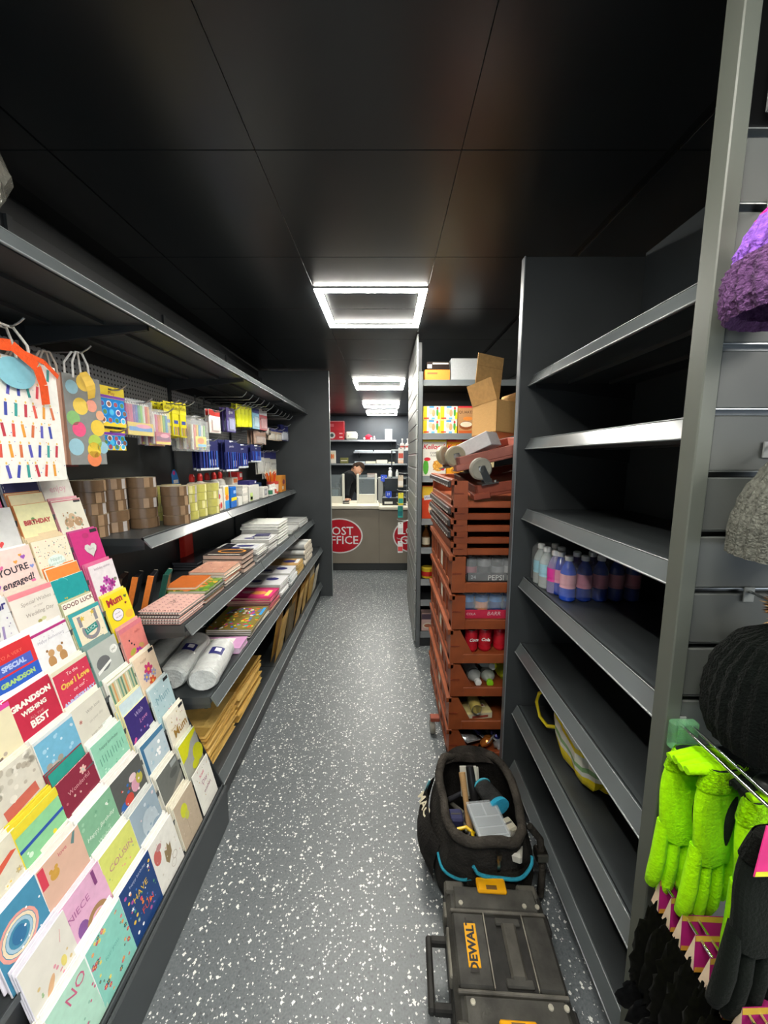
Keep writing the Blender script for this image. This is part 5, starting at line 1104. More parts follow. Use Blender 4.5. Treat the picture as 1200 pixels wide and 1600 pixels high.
def flakes(p, w, h, t):
    p.rect(0, h * .5, w * .98, h * .98, '#e9e6da', .0004).rect(0, h * .95, w * .98, h * .09, '#e4d43a', .0006)
    p.disc(w * .18, h * .27, w * .27, h * .17, '#efe9da', .0006, 18).disc(w * .18, h * .28, w * .25, h * .15, '#d99a3a', .0008, 18)
    q = random.Random(5)
    for i in range(26): p.disc(w * .18 + w * q.uniform(-.2, .2), h * .28 + h * q.uniform(-.11, .11), w * .04, w * .026, ['#e8b04a', '#c9822a', '#f0c870'][i % 3], .001 + i * .00001, 7, q.uniform(0, 3))
    p.disc(w * .36, h * .2, w * .08, h * .05, '#c8304a', .0014).disc(-w * .36, h * .24, w * .12, h * .2, '#57b03a', .0007).disc(-w * .3, h * .45, w * .14, h * .05, '#d8303a', .0008)
    lettering("Kellogg's", w * .28, '#cf2440', t, 0, h * .77, .001, shear=.25, bold=.001)
    lettering('CORN', w * .13, '#4a4a4a', t, 0, h * .61, .001); lettering('FLAKES', w * .10, '#4a4a4a', t, 0, h * .54, .001)
cereal('white corn flakes box with a bowl of flakes and red script', 0.277, 0.455, LEV[2] + .001, .285, .07, '#e8e4d4', flakes)
def crunchy(p, w, h, t):
    p.rect(0, h * .5, w * .98, h * .98, '#eea51f', .0004).rect(0, h * .95, w * .98, h * .09, '#c9303a', .0006).disc(w * .05, h * .2, w * .4, h * .16, '#f6c64a', .0006, 18).disc(-w * .1, h * .15, w * .22, h * .09, '#c9822a', .0008)
    lettering("Kellogg's", w * .28, '#cf2440', t, 0, h * .77, .001, shear=.25, bold=.001)
    lettering('Crunchy', w * .16, '#8a4a1a', t, 0, h * .60, .001); lettering('Nut', w * .13, '#8a4a1a', t, 0, h * .50, .001); lettering('£3.69', w * .10, '#f2d84a', t, 0, h * .95, .001)
cereal('orange-yellow nut cereal box with red script', 0.459, 0.640, LEV[2] + .001, .285, .07, '#e8a020', crunchy)
cereal('cereal box with a red script on white, mostly behind the caster wheel', 0.644, 0.82, LEV[2] + .001, .285, .07, '#e8e0c8', lambda p, w, h, t: (p.rect(0, h * .5, w * .98, h * .98, '#e9d9a8', .0004), p.rect(0, h * .92, w * .98, h * .14, '#e8c43a', .0006), lettering("Kellogg's", w * .28, '#cf2440', t, 0, h * .77, .001, shear=.25, bold=.001)))
def wheat(p, w, h, t):
    p.rect(0, h * .5, w * .98, h * .98, '#dc4a26', .0004).add([(-w * .49, h * .62, .0006), (w * .49, h * .8, .0006), (w * .49, h * .98, .0006), (-w * .49, h * .98, .0006)], [(0, 1, 2, 3)], '#f0c63a').disc(w * .1, h * .3, w * .26, h * .2, '#e9d0a8', .0006)
    p.rect(0, h * .66, w * .8, h * .14, '#e9e9f0', .0008, .12)
    lettering('Weetabix', w * .19, '#2a3a90', t, 0, h * .66, .0012, rot=.12); lettering('OAT', w * .2, '#f2ece0', t, w * .05, h * .42, .001); lettering('MINI', w * .18, '#f2ece0', t, w * .05, h * .28, .001)
cereal('red and yellow wheat cereal box on the fourth shelf', 0.277, 0.42, LEV[3] + .001, .255, .07, '#d8482a', wheat)
cereal('second red wheat cereal box behind the crates', 0.425, 0.57, LEV[3] + .001, .255, .07, '#d8482a', wheat)
top = LEV[0] + .001
cereal('flat orange box on top of the cereal shelving', 0.285, 0.47, top, .075, .12, '#d98a3a', lambda p, w, h, t: p.rect(0, h * .5, w * .96, h * .9, '#e0923a', .0004).rect(-w * .2, h * .65, w * .4, h * .16, '#c8603a', .0006), name='storage_box', group='boxes on the top shelf')
cereal('flat dark brown box lying on the orange one', 0.30, 0.465, top + .0765, .055, .12, '#2c2420', lambda p, w, h, t: p.rect(w * .1, h * .75, w * .7, h * .2, '#c9c4bc', .0006).rect(-w * .38, h * .4, w * .2, h * .5, '#bdbab4', .0006), name='storage_box', group='boxes on the top shelf')
cereal('plain grey white box on top of the cereal shelving', 0.477, 0.672, top, .155, .16, '#a9adae', lambda p, w, h, t: p.rect(0, h * .5, w * .94, h * .92, '#b2b6b7', .0004), name='storage_box', group='boxes on the top shelf')
cereal('dark brown box to the right of the plain grey white one', 0.680, 0.86, top, .10, .12, '#2f2624', lambda p, w, h, t: p.rect(0, h * .4, w * .8, h * .4, '#5a3a34', .0004), name='storage_box', group='boxes on the top shelf')
bottle('syrup_bottle', 'amber syrup bottle with a cream label, low on the cereal shelving', 'bottle', 0.315, GY + .07, LEV[4] + .001, [(.03, 0), (.032, .01), (.032, .09), (.022, .115), (.011, .135), (.011, .16)], '#7a4a1e', [(.013, .16), (.013, .185)], '#c9a050', (.0325, .02, .075, '#dcd2b8'), 'bottle_clear')
bottle('syrup_bottle', 'second amber bottle partly behind the crates', 'bottle', 0.42, GY + .07, LEV[4] + .001, [(.03, 0), (.032, .01), (.032, .09), (.022, .115), (.011, .135), (.011, .16)], '#6a4426', [(.013, .16), (.013, .185)], '#d8c45a', (.0325, .02, .075, '#e2c64a'), 'bottle_clear')
bottle('spread_tub', 'round yellow tub with a red label below the syrup', 'tub', 0.33, GY + .08, LEV[5] + .001, [(.04, 0), (.046, .004), (.048, .07)], '#e6c52a', [(.050, .07), (.050, .085), (.04, .088)], '#e2c43a', (.0485, .02, .055, '#c8302a'))
bottle('spread_tub', 'second yellow tub beside the crates', 'tub', 0.44, GY + .08, LEV[5] + .001, [(.04, 0), (.046, .004), (.048, .07)], '#e6c52a', [(.050, .07), (.050, .085), (.04, .088)], '#d8302a', (.0485, .02, .055, '#c8302a'))
carton_y = cereal('pink and cream pot noodle style pack on the lowest shelf', 0.285, 0.39, LEV[7] + .001, .15, .08, '#d9b8b0', lambda p, w, h, t: p.rect(0, h * .8, w * .96, h * .3, '#5a4a58', .0006).disc(0, h * .3, w * .4, h * .16, '#e8dcc8', .0006).disc(0, h * .3, w * .3, h * .1, '#b06a50', .0008), name='snack_pack', group='packs low on the shelving')
# goods hung on the aisle side of that shelving, near its far end
SX = 0.221
def side_pack(label, y, z, col, col2, h=.12, name='hanging_pack'):
    mb = MB().tube([(SX, y, z + .02), (SX - .05, y, z + .02), (SX - .10, y, z + .026), (SX - .11, y, z + .036)], .003, '#d2d5d6', 6)
    tag(part('prong_hook', mb, 'steel'), 'prong hook carrying the ' + label, 'hook', 'hooks on the slatted aisle side')
    t = thing(name, label, 'pack', M=facing_y((SX - .075, y - .012, z - h)), group='goods hung on the slatted aisle side')
    part('carton', MB().bev(-.026, .026, 0, h, -.012, 0, col, .003), 'gloss', t)
    part('printed_picture', MB().rect(0, h * .35, .046, h * .4, col2, .0006).rect(0, h * .94, .014, .006, '#3a3a3a', .0008), 'print', t)
for i, (y, z, a, b, l) in enumerate(((3.80, 1.60, '#e9e6e0', '#d05a4a', 'white and rust pack hung on the slatted side, highest'), (3.84, 1.33, '#d9c8b0', '#e8e4dc', 'beige pack hung on the slatted side'), (3.78, 1.16, '#e4d83a', '#3a9a8a', 'yellow and teal pack hung on the slatted side'),
                                     (3.86, 1.02, '#2f9a90', '#1f6a70', 'teal pack hung under the yellow one'), (3.80, .86, '#e6e6e2', '#c9c9c9', 'white pack hung over the red oval sign'), (3.84, .66, '#dcdcdc', '#cf4a4a', 'lowest white and red pack hung on the slatted side'))):
    side_pack(l, y, z, a, b)

# ---------------------------------------------------------------- post office counter
CY = 5.0
t = thing('service_counter', 'taupe service counter with a cream worktop and red oval signs', 'counter', (0, 0, 0))
part('front_panel', MB().box(-1.28, -0.094, CY, CY + .02, .105, .835, '#8b8274'), 'laminate', t)
part('front_panel', MB().box(-0.090, 1.05, CY, CY + .02, .105, .835, '#8b8274'), 'laminate', t)
part('worktop', MB().bev(-1.28, -0.09, CY - .03, CY + .62, .842, .882, '#d6d0bd', .004), 'laminate', t)
part('worktop', MB().bev(-0.088, 1.05, CY - .05, CY + .62, .832, .868, '#d6d0bd', .004), 'laminate', t)
part('kick_plate', MB().box(-1.28, 1.05, CY + .03, CY + .05, 0, .10, '#3a3c3c'), 'laminate', t)
part('carcass', MB().box(-1.28, 1.05, CY + .022, CY + .6, .105, .83, '#5a554c'), 'laminate', t)
def oval(label, x, words):
    o = thing('counter_sign', label, 'sign', M=facing_y((x, CY - .004, .478)))
    part('board', MB().lathe([(.308, -.003), (.308, 0)], '#efe9e6', 40, Matrix.Diagonal((1, .77, 1, 1))), 'gloss', o)
    part('red_field', MB().disc(0, 0, .290, .220, '#c3212f', .0006, 40), 'gloss', o)
    for s_, x_, y_, sz in words: lettering(s_, sz, '#f4efee', o, x_, y_, .0012, bold=.0012)
    return o
oval('red oval sign reading post office on the counter front', -0.615, (('POST', 0, .062, .155), ('OFFICE', 0, -.062, .155)))
oval('second red oval sign, cut off by the slatted shelving', 0.40, (('LOCAL', 0, .062, .13), ('GIFTS', -.02, -.062, .155)))
# screens on the counter
def screen(label, x0, x1, y, z0, h, colw=.05, bottom=.10, glass=True):
    s = thing('counter_screen', label, 'screen', (0, 0, 0))
    part('post', MB().bev(x0, x0 + colw, y, y + .05, z0, z0 + h, '#cfcfc4', .004), 'laminate', s)
    part('post', MB().bev(x1 - colw, x1, y, y + .05, z0, z0 + h, '#cfcfc4', .004), 'laminate', s)
    part('lower_panel', MB().bev(x0 + colw, x1 - colw, y + .005, y + .045, z0, z0 + bottom, '#d2d0c2', .003), 'laminate', s)
    if glass: part('pane', MB().box(x0 + colw, x1 - colw, y + .02, y + .026, z0 + bottom, z0 + h - .01, '#cfe0e6'), 'glass', s)
    return s
screen('white framed screen at the left of the counter beside the person', -0.80, -0.575, CY + .30, .8825, .40, .03, .09)
screen('white framed glass screen right of the person', -0.405, -0.125, CY + .30, .8825, .40, .03, .12)
t = thing('card_terminal', 'dark payment machine standing behind the left counter screen', 'machine', (-0.715, CY + .46, .8825))
part('body', MB().bev(-.06, .06, -.05, .05, 0, .20, '#24282a', .006), 'plastic', t); part('arm', MB().tube([(0, 0, .2), (0, 0, .26), (.06, -.03, .26)], .012, '#2f3335', 8), 'plastic', t); part('screen', MB().box(-.045, .045, -.0505, -.0495, .09, .18, '#55646a'), 'gloss', t)
def square_sign(label, x, y, z, w):
    o = thing('notice', label, 'notice', M=facing_y((x, y, z)))
    part('board', MB().bev(-w / 2, w / 2, -w / 2, w / 2, -.004, 0, '#2f4fc8', .001), 'gloss', o); lettering('21', w * .6, '#e4e9fa', o, 0, 0, .001)
    part('foot', MB().box(-w * .2, w * .2, -w / 2 - .012, -w / 2, -.03, .002, '#2f4fc8'), 'plastic', o)
t = thing('cash_till', 'black cash till with a small screen at the right of the counter', 'till', (0.11, CY + .14, .8685))
part('drawer', MB().bev(-.16, .16, 0, .24, 0, .10, '#17191b', .004), 'plastic', t); part('label', MB().box(-.13, -.02, -.002, 0, .02, .05, '#d9d9d2'), 'paper', t); part('stand', MB().bev(-.03, .03, .15, .2, .10, .2, '#22262a', .003), 'plastic', t)
part('screen', MB().bev(-.13, .13, .12, .14, .17, .36, '#1d2226', .004), 'gloss', t); part('top_edge', MB().box(-.16, .16, .0, .01, .1005, .106, '#c9d2d8'), 'steel', t)
t = thing('display_cabinet', 'grey display cabinet with glass shelves beside the till', 'cabinet', (-0.06, CY + .40, .8685))
part('side', MB().bev(-.05, .02, 0, .2, 0, .36, '#8f9290', .003), 'laminate', t)
for k, z in enumerate((.11, .24, .36)): part('glass_shelf', MB().box(.021, .36, 0, .2, z, z + .008, '#d9ecee'), 'glass', t)
part('frame', MB().tube([(.35, .01, 0), (.35, .01, .37)], .006, '#c9cdce', 6), 'steel', t)
square_sign('upper blue notice with white figures behind the till', -0.03, CY + .385, 1.225, .085); square_sign('lower blue notice with white figures beside the till', 0.035, CY + .13, 1.02, .08)
bottle('spray_bottle', 'white spray bottle on the upper glass shelf by the till', 'bottle', .06, CY + .50, .8685 + .3685, [(.025, 0), (.028, .005), (.028, .07), (.012, .095)], '#e8e8e4', [(.014, .095), (.02, .12), (.006, .13)], '#dcdcdc')
bottle('spray_bottle', 'smaller pale bottle next to the white spray bottle', 'bottle', .16, CY + .50, .8685 + .3685, [(.02, 0), (.022, .005), (.022, .06), (.01, .08)], '#cfd2d0', [(.012, .08), (.012, .10)], '#dcdcdc')
bottle('spray_bottle', 'squat white jar on the middle glass shelf by the till', 'jar', .11, CY + .50, .8685 + .2485, [(.03, 0), (.035, .005), (.035, .05)], '#d8d6ce', [(.03, .05), (.03, .065)], '#4a5a5a')

# ---- shelves on the back wall
def wall_shelf(label, x0, x1, z, dep, col, m='laminate', y1=8.495):
    t = thing('wall_shelf', label, 'shelf', (0, 0, 0))
    part('board', MB().bev(x0, x1, y1 - dep, y1, z - .03, z, col, .003), m, t)
    part('front_edge', MB().box(x0, x1, y1 - dep - .006, y1 - dep, z - .032, z + .002, '#c9d0d6'), 'steel', t)
    for x in (x0 + .1, x1 - .1): part('bracket', MB().prism([(0, 0), (-dep * .8, 0), (0, -.10)], -.01, .01, '#3a4046', Matrix.Translation((x, y1, z - .03)) @ Matrix(((0, 0, 1, 0), (1, 0, 0, 0), (0, 1, 0, 0), (0, 0, 0, 1)))), 'charcoal_metal', t)
wall_shelf('highest shelf on the back wall with the red boxes', -1.29, 0.215, 1.875, .35, '#59636c')
wall_shelf('long shelf on the back wall below the glass one', -1.29, 0.44, 1.385, .40, '#59636c')
wall_shelf('glass shelf holding flat white papers on the back wall', -0.68, 0.20, 1.635, .32, '#b9cad4', 'glass')
wall_shelf('lowest shelf on the back wall behind the glass screens', -0.60, 0.44, 1.09, .35, '#59636c')
def yb(name, label, cat, x0, x1, z, h, col, d=.2, y=8.2, pr=None, m='gloss'):
    w = x1 - x0
    t = thing(name, label, cat, M=facing_y(((x0 + x1) / 2, y, z)))
    part('carton', MB().bev(-w / 2, w / 2, 0, h, -d, 0, col, .004), m, t)
    p = MB()
    (pr or (lambda p, w, h: p.rect(0, h * .5, w * .8, h * .12, '#d9d4c8', .0008)))(p, w, h)
    part('printed_picture', p, 'print', t)
yb('appliance_box', 'lower red appliance box with a round picture, high on the back wall', 'box', -1.22, -0.875, 1.876, .19, '#b03038', pr=lambda p, w, h: p.disc(-w * .25, h * .5, h * .36, h * .36, '#c9ccc8', .0008, 18).disc(-w * .25, h * .5, h * .2, h * .2, '#3a4a4a', .001, 14).rect(w * .3, h * .7, w * .2, h * .1, '#e4b0b0', .0008).rect(w * .3, h * .3, w * .2, h * .1, '#e4c0c0', .0008))
yb('appliance_box', 'upper red appliance box stacked on the one with a round picture', 'box', -1.22, -0.875, 2.067, .20, '#b8343c', pr=lambda p, w, h: p.rect(-w * .25, h * .55, w * .25, h * .3, '#c86068', .0008).rect(0, h * .96, w * .98, h * .05, '#d9a0a4', .0008))
t = thing('toaster', 'cream two slice toaster beside the red boxes', 'toaster', (-0.73, 8.30, 1.876))
part('body', MB().bev(-.125, .125, -.09, .09, .01, .175, '#cfd0c2', .03), 'gloss', t); part('slot', MB().box(-.09, .09, -.04, -.02, .174, .177, '#3a3a38').box(-.09, .09, .02, .04, .174, .177, '#3a3a38'), 'plastic', t); part('lever', MB().bev(.125, .14, -.015, .015, .09, .11, '#8a8a84', .003), 'plastic', t); part('dial', MB().lathe([(.016, 0), (.014, .01)], '#8a8a80', 12, Matrix.Translation((-.06, -.09, .08)) @ Matrix.Rotation(PI / 2, 4, 'X')), 'plastic', t)
t = thing('gift_box', 'round red gift box with white bows on the high back shelf', 'gift box', (-0.37, 8.25, 1.876))
part('box', MB().lathe([(.06, 0), (.075, .02), (.08, .07), (.05, .10), (.02, .115)], '#c8283c', 18), 'gloss', t)
for x in (-.085, .06): part('bow', MB().ball((x, -.05, .03), (.025, .02, .025), '#ecdcdc', 8, 6), 'cloth', t)
t = thing('ornament', 'small red and white ornament next to the round gift box', 'ornament', (-0.245, 8.25, 1.876))
part('foot', MB().lathe([(.03, 0), (.03, .012)], '#a83040', 12), 'plastic', t); part('figure', MB().lathe([(.012, .012), (.022, .03), (.01, .06), (.018, .075), (.0, .09)], '#e0d2d4', 10), 'plastic', t)
yb('calendar', 'pale blue and white calendar standing on the high back shelf', 'calendar', -0.02, 0.13, 1.876, .22, '#b9dbe4', .02, pr=lambda p, w, h: p.rect(0, h * .25, w * .95, h * .45, '#e6e6e2', .0008).rect(-w * .2, h * .3, w * .1, h * .2, '#8a9aa0', .001).rect(w * .15, h * .3, w * .1, h * .2, '#8a9aa0', .001))
yb('framed_picture', 'white framed picture of orange figures on the long back shelf', 'frame', -1.21, -1.06, 1.386, .27, '#d6d2c8', .03, pr=lambda p, w, h: p.rect(0, h * .6, w * .8, h * .6, '#c9c0a8', .0008).disc(-w * .1, h * .55, w * .14, h * .2, '#c8683a', .001).disc(w * .15, h * .55, w * .12, h * .2, '#d8804a', .001))
yb('storage_box', 'small olive green box on the long back shelf', 'box', -0.97, -0.80, 1.386, .12, '#6a6a3e')
for i, (x0, x1, h, c, l) in enumerate(((-0.66, -0.45, .04, '#c9d6de', 'flat pale blue folder pile on the long back shelf'), (-0.43, -0.22, .045, '#d9d4bc', 'flat cream folder pile on the long back shelf'), (-0.20, 0.03, .075, '#dcd8c4', 'tilted cream paper pile on the long back shelf'), (0.05, 0.18, .03, '#d0ccb8', 'thin paper pile at the right of the long back shelf'))):
    yb('paper_pile', l, 'paper', x0, x1, 1.386, h, c, .2, 8.15, m='paper')
for i, (x0, x1) in enumerate(((-0.66, -0.28), (-0.25, 0.18))):
    yb('paper_pile', ('left flat white paper pack on the glass shelf', 'right flat white paper pack on the glass shelf')[i], 'paper', x0, x1, 1.6365, .03, '#c9d8e2', .2, 8.2, m='paper')
yb('parcel', 'peach coloured parcel at the right end of the long back shelf', 'parcel', 0.26, 0.37, 1.386, .10, '#d8b49a', m='paper')
yb('cable_box', 'box of grey cards on the lowest back shelf', 'box', -0.40, -0.20, 1.091, .09, '#b9a8a0')
# nearer shelf with bottles, right
t = thing('bottle_shelf', 'small pale shelf carrying two white bottles above the counter end', 'shelf', (0, 0, 0))
part('board', MB().bev(0.08, 0.42, 5.78, 6.0, 1.61, 1.625, '#cfd8da', .002), 'laminate', t)
part('post', MB().bev(0.40, 0.42, 5.98, 6.0, 0.0, 1.61, '#8a9092', .002), 'steel', t); part('post', MB().bev(0.08, 0.10, 5.98, 6.0, 0.0, 1.61, '#4a4f52', .002), 'steel', t)
for i, x in enumerate((0.245, 0.325)):
    bottle('squeezy_bottle', ('left white and red bottle on the small shelf above the counter end', 'right white and red bottle on the small shelf above the counter end')[i], 'bottle', x, 5.86, 1.6255, [(.03, 0), (.034, .005), (.034, .08), (.02, .10)], '#e2ddd8', [(.008, .10), (.008, .14), (.014, .145), (.012, .165)], '#e6e6e6', (.0345, .03, .055, '#b85a50'))

# ---------------------------------------------------------------- the person leaning behind the counter
def skin_body(name, verts, edges, mtl, col, parent, sub=2, root=0):
    me = bpy.data.meshes.new(name)
    me.from_pydata([v[:3] for v in verts], edges, [])
    o = bpy.data.objects.new(name, me); C.objects.link(o); o.parent = parent
    sk = o.modifiers.new('skin', 'SKIN')
    for i, v in enumerate(verts):
        r = v[3] if isinstance(v[3], (tuple, list)) else (v[3], v[3])
        me.skin_vertices[0].data[i].radius = r
        me.skin_vertices[0].data[i].use_root = (i == root)
    sb = o.modifiers.new('sub', 'SUBSURF'); sb.levels = sub; sb.render_levels = sub
    dg = bpy.context.evaluated_depsgraph_get()
    m2 = bpy.data.meshes.new_from_object(o.evaluated_get(dg))
    o.modifiers.clear(); o.data = m2; bpy.data.meshes.remove(me)
    ca = m2.color_attributes.new('Col', 'FLOAT_COLOR', 'CORNER')
    ca.data.foreach_set('color', list(lin(col)) * len(m2.loops))
    m2.materials.clear(); m2.materials.append(MATS[mtl])
    m2.polygons.foreach_set('use_smooth', [True] * len(m2.polygons))
    return o
pt = thing('person', 'person in black clothes bending over behind the counter, head lowered towards the right', 'person', (-0.60, 5.88, 0))
V = [(-.02, 0, .93, (.13, .15)), (.0, 0, 1.05, (.12, .14)), (.035, 0, 1.18, (.12, .16)), (.075, 0, 1.27, (.09, .15)), (.10, 0, 1.31, .055),
     (-.02, -.09, .88, .085), (-.03, -.10, .48, .058), (-.04, -.10, .09, .042), (.07, -.11, .035, .035),
     (-.02, .09, .88, .085), (-.03, .10, .48, .058), (-.04, .10, .09, .042), (.07, .11, .035, .035),
     (.06, -.17, 1.24, .058), (.03, -.235, 1.05, .046), (.035, -.38, .935, .037), (.06, .17, 1.24, .058), (.10, .20, 1.04, .046), (.20, .10, .93, .037)]
E_ = [(0, 1), (1, 2), (2, 3), (3, 4), (0, 5), (5, 6), (6, 7), (7, 8), (0, 9), (9, 10), (10, 11), (11, 12), (3, 13), (13, 14), (14, 15), (3, 16), (16, 17), (17, 18)]
skin_body('clothed_body', V, E_, 'cloth', '#15181b', pt)
HM = Matrix.Translation((.165, -.02, 1.335)) @ Matrix.Rotation(math.radians(48), 4, 'Y') @ Matrix.Rotation(math.radians(-30), 4, 'Z')
def headpt(u, v):
    a, ph = 2 * PI * u, PI * v
    x, y, z = math.sin(ph) * math.cos(a), math.sin(ph) * math.sin(a), math.cos(ph)
    jaw = 1 - .28 * max(0, -z)
    return (.092 * x * (1.0 if x < 0 else .95) * jaw + (.012 if z < 0 and x > 0 else 0), .074 * y * jaw, .115 * z)
hd = part('head', MB().grid(headpt, 24, 16, '#c9987c'), 'skin', pt, M=HM)
part('nose', MB().lathe([(.013, -.02), (.014, -.008), (.004, .022)], '#c8937a', 8, Matrix.Translation((.094, 0, -.012))), 'skin', hd)
for sy in (1, -1):
    part('eye', MB().ball((.083, sy * .030, .012), (.008, .013, .008), '#f0ece6', 8, 6).ball((.0895, sy * .030, .012), (.003, .006, .006), '#3a2a20', 8, 6), 'gloss', hd)
    part('ear', MB().ball((-.005, sy * .074, -.005), (.018, .009, .028), '#c08a70', 8, 6), 'skin', hd)
part('mouth', MB().ball((.084, 0, -.052), (.006, .022, .006), '#a05a50', 8, 5), 'skin', hd)
part('hair', MB().grid(lambda u, v: tuple(c * 1.10 for c in headpt(u, v * (.60 if .22 < u < .78 else .34))), 24, 8, '#3a2d26'), 'fur', hd)
part('neck', MB().tube([(.09, 0, 1.27), (.13, -.01, 1.31)], .052, '#c08c72', 12), 'skin', pt)
def hand(parent, M, col='#c9987c'):
    o = part('hand', MB().ball((0, 0, 0), (.040, .042, .014), col, 12, 8), 'skin', parent, M=M)
    for i, (x, L) in enumerate(((-.028, .062), (-.010, .074), (.010, .070), (.028, .054))):
        part('finger', MB().tube([(x * .9, -.032, 0), (x, -.032 - L * .45, .006), (x * 1.05, -.032 - L * .8, -.002), (x * 1.08, -.032 - L, -.012)], .008, col, 8, rs=[.009, .0088, .008, .006]), 'skin', o)
    part('thumb', MB().tube([(.036, .010, 0), (.056, -.012, -.002), (.058, -.038, -.010)], .009, col, 8, rs=[.011, .010, .007]), 'skin', o)
hand(pt, Matrix.Translation((.04, -.415, .915)) @ Matrix.Rotation(math.radians(-10), 4, 'Z'))
hand(pt, Matrix.Translation((.235, .07, .918)) @ Matrix.Rotation(math.radians(60), 4, 'Z'))
t = thing('stapler', 'small black gadget on the counter by the hand of the person', 'gadget', (-0.545, CY + .22, .8825))
part('base', MB().bev(-.045, .045, -.02, .02, 0, .012, '#1b1d1f', .003), 'plastic', t); part('lever', MB().bev(-.045, .04, -.015, .015, .02, .04, '#202326', .005), 'plastic', t); part('hinge', MB().bev(-.045, -.025, -.012, .012, .012, .02, '#8a8d8e', .001), 'steel', t)
# ---------------------------------------------------------------- stacked bread crates
CX0, CX1, CY0, CY1 = 0.300, 0.755, 1.665, 2.430
RUST = '#8a4423'
def crate(label, z, h, col=RUST, drop=True, side_label=True, dark_side=False, x0=CX0, front_bars=0, rail=.046, dy=0, lift=.012, group='terracotta bread crates in the stack', full=True):
    t = thing('bread_crate', label, 'crate', (x0, CY0 + dy, z), 0, group)
    W, L = CX1 - CX0, CY1 - CY0
    # floor grid
    b = MB().box(.01, W - .01, .022, L - .01, .004, lift - .001, col)
    part('base', b, 'crate_plastic', t)
    # front: two corner posts with slanted inner edges, low rail
    pw = .060
    for sgn, xx in ((1, 0), (-1, W)):
        q = [(xx, 0), (xx + sgn * (pw + (.045 if drop else 0)), 0), (xx + sgn * (pw + (.045 if drop else 0)), .042), (xx + sgn * (pw if not drop else pw * .75), h), (xx, h)]
        if sgn < 0: q = q[::-1]
        p = MB().prism(q, 0, .020, col, Matrix.Translation((0, .020, 0)) @ Matrix.Rotation(PI / 2, 4, 'X'))
        p.box(xx + (0 if sgn > 0 else -.006), xx + (.006 if sgn > 0 else 0), .02, .07, 0, h, col)
        p.box(min(xx, xx + sgn * pw * .7), max(xx, xx + sgn * pw * .7), -.004, 0, h * .52, h * .55, '#7d3820')
        part('corner_post', p, 'crate_plastic', t)
    part('front_rail', MB().bev(pw, W - pw, -.003, .017, 0, rail, col, .003), 'crate_plastic', t)
    for k in range(front_bars):
        part('front_rail', MB().bev(pw, W - pw, -.002, .014, .06 + .053 * k, .088 + .053 * k, col, .003), 'crate_plastic', t)
    part('back_rail', MB().bev(0, W, L - .016, L, 0, h, col, .003), 'crate_plastic', t)
    # long sides
    for xx, sg in ((0, 1), (W, -1)):
        s = MB()
        a, c = sorted((xx, xx + sg * .014)); a2, c2 = sorted((xx + sg * .006, xx + sg * .012)); a3, c3 = sorted((xx - sg * .012, xx + sg * .014))
        s.bev(a3, c3, .0, L, h - .020, h + .006, col, .002)
        s.bev(a, c, .02, L - .02, 0, .030, col, .002)
        if full: s.box(a2, c2, .02, L - .02, .03, h - .02, '#7a3722')
        o = part('side_frame', s, 'crate_plastic', t)
        if full:
            for k in range(7):
                y = .07 + (L - .14) * k / 6
                part('rib', MB().bev(a, c, y - .009, y + .009, .030, h - .020, col, .002), 'crate_plastic', o)
    if side_label and full:
        lb = MB().prism([(.0, .0), (.10, .008), (.105, .05), (.085, .075), (.09, .10), (.03, .105), (.01, .07), (.02, .04)], 0, .0012, '#d9d6c6', Matrix.Translation((.0045, .30, .035)) @ Matrix(((0, 0, -1, 0), (1, 0, 0, 0), (0, 1, 0, 0), (0, 0, 0, 1))))
        part('torn_label', lb, 'paper', t, label='torn white paper label')
    if dark_side:
        g = MB().bev(-.024, -.011, .015, L - .03, h - .030, h - .001, '#3c3634', .003)
        for k in range(12): g.box(-.025, -.0235, .04 + k * .055, .065 + k * .055, h - .028, h - .022, '#c4bdb4')
        part('handle_strip', g, 'crate_plastic', t, label='dark scuffed handle strip')
    return t
lv = [0.056, 0.222, 0.392, 0.558, 0.724, 0.898]
what = ['shiny crisp packets', 'yellow tins and a lidded can', 'clear bottles with green caps', 'red cola cans', 'blue cans on a red tray', 'silver black cola cans']
for i, z in enumerate(lv):
    crate('terracotta bread crate holding ' + what[i], z, .158 if i < 5 else .166, RUST if i % 2 == 0 else '#8f4926', drop=i in (0, 1, 2, 3), x0=CX0 - (.004 if i % 2 else 0), lift=.036 if i > 2 else .018)
crate('empty slatted terracotta crate right above the silver black cola cans', 1.072, .0525, '#8c4625', drop=False, front_bars=0, rail=.03)
for k in range(4):
    crate(('lowest', 'second', 'third', 'topmost')[k] + ' nested empty crate in the tight group under the wheeled dollies', 1.125 + .053 * k + (.127 if k == 9 else 0), .0525 if k < 3 else .118, ['#854021', '#8c4626', '#823e20', '#9a4f30'][k], drop=False, rail=.029, dy=-.003 + .0015 * k, dark_side=True, side_label=False, full=False, x0=CX0 - .003 * (k % 2))
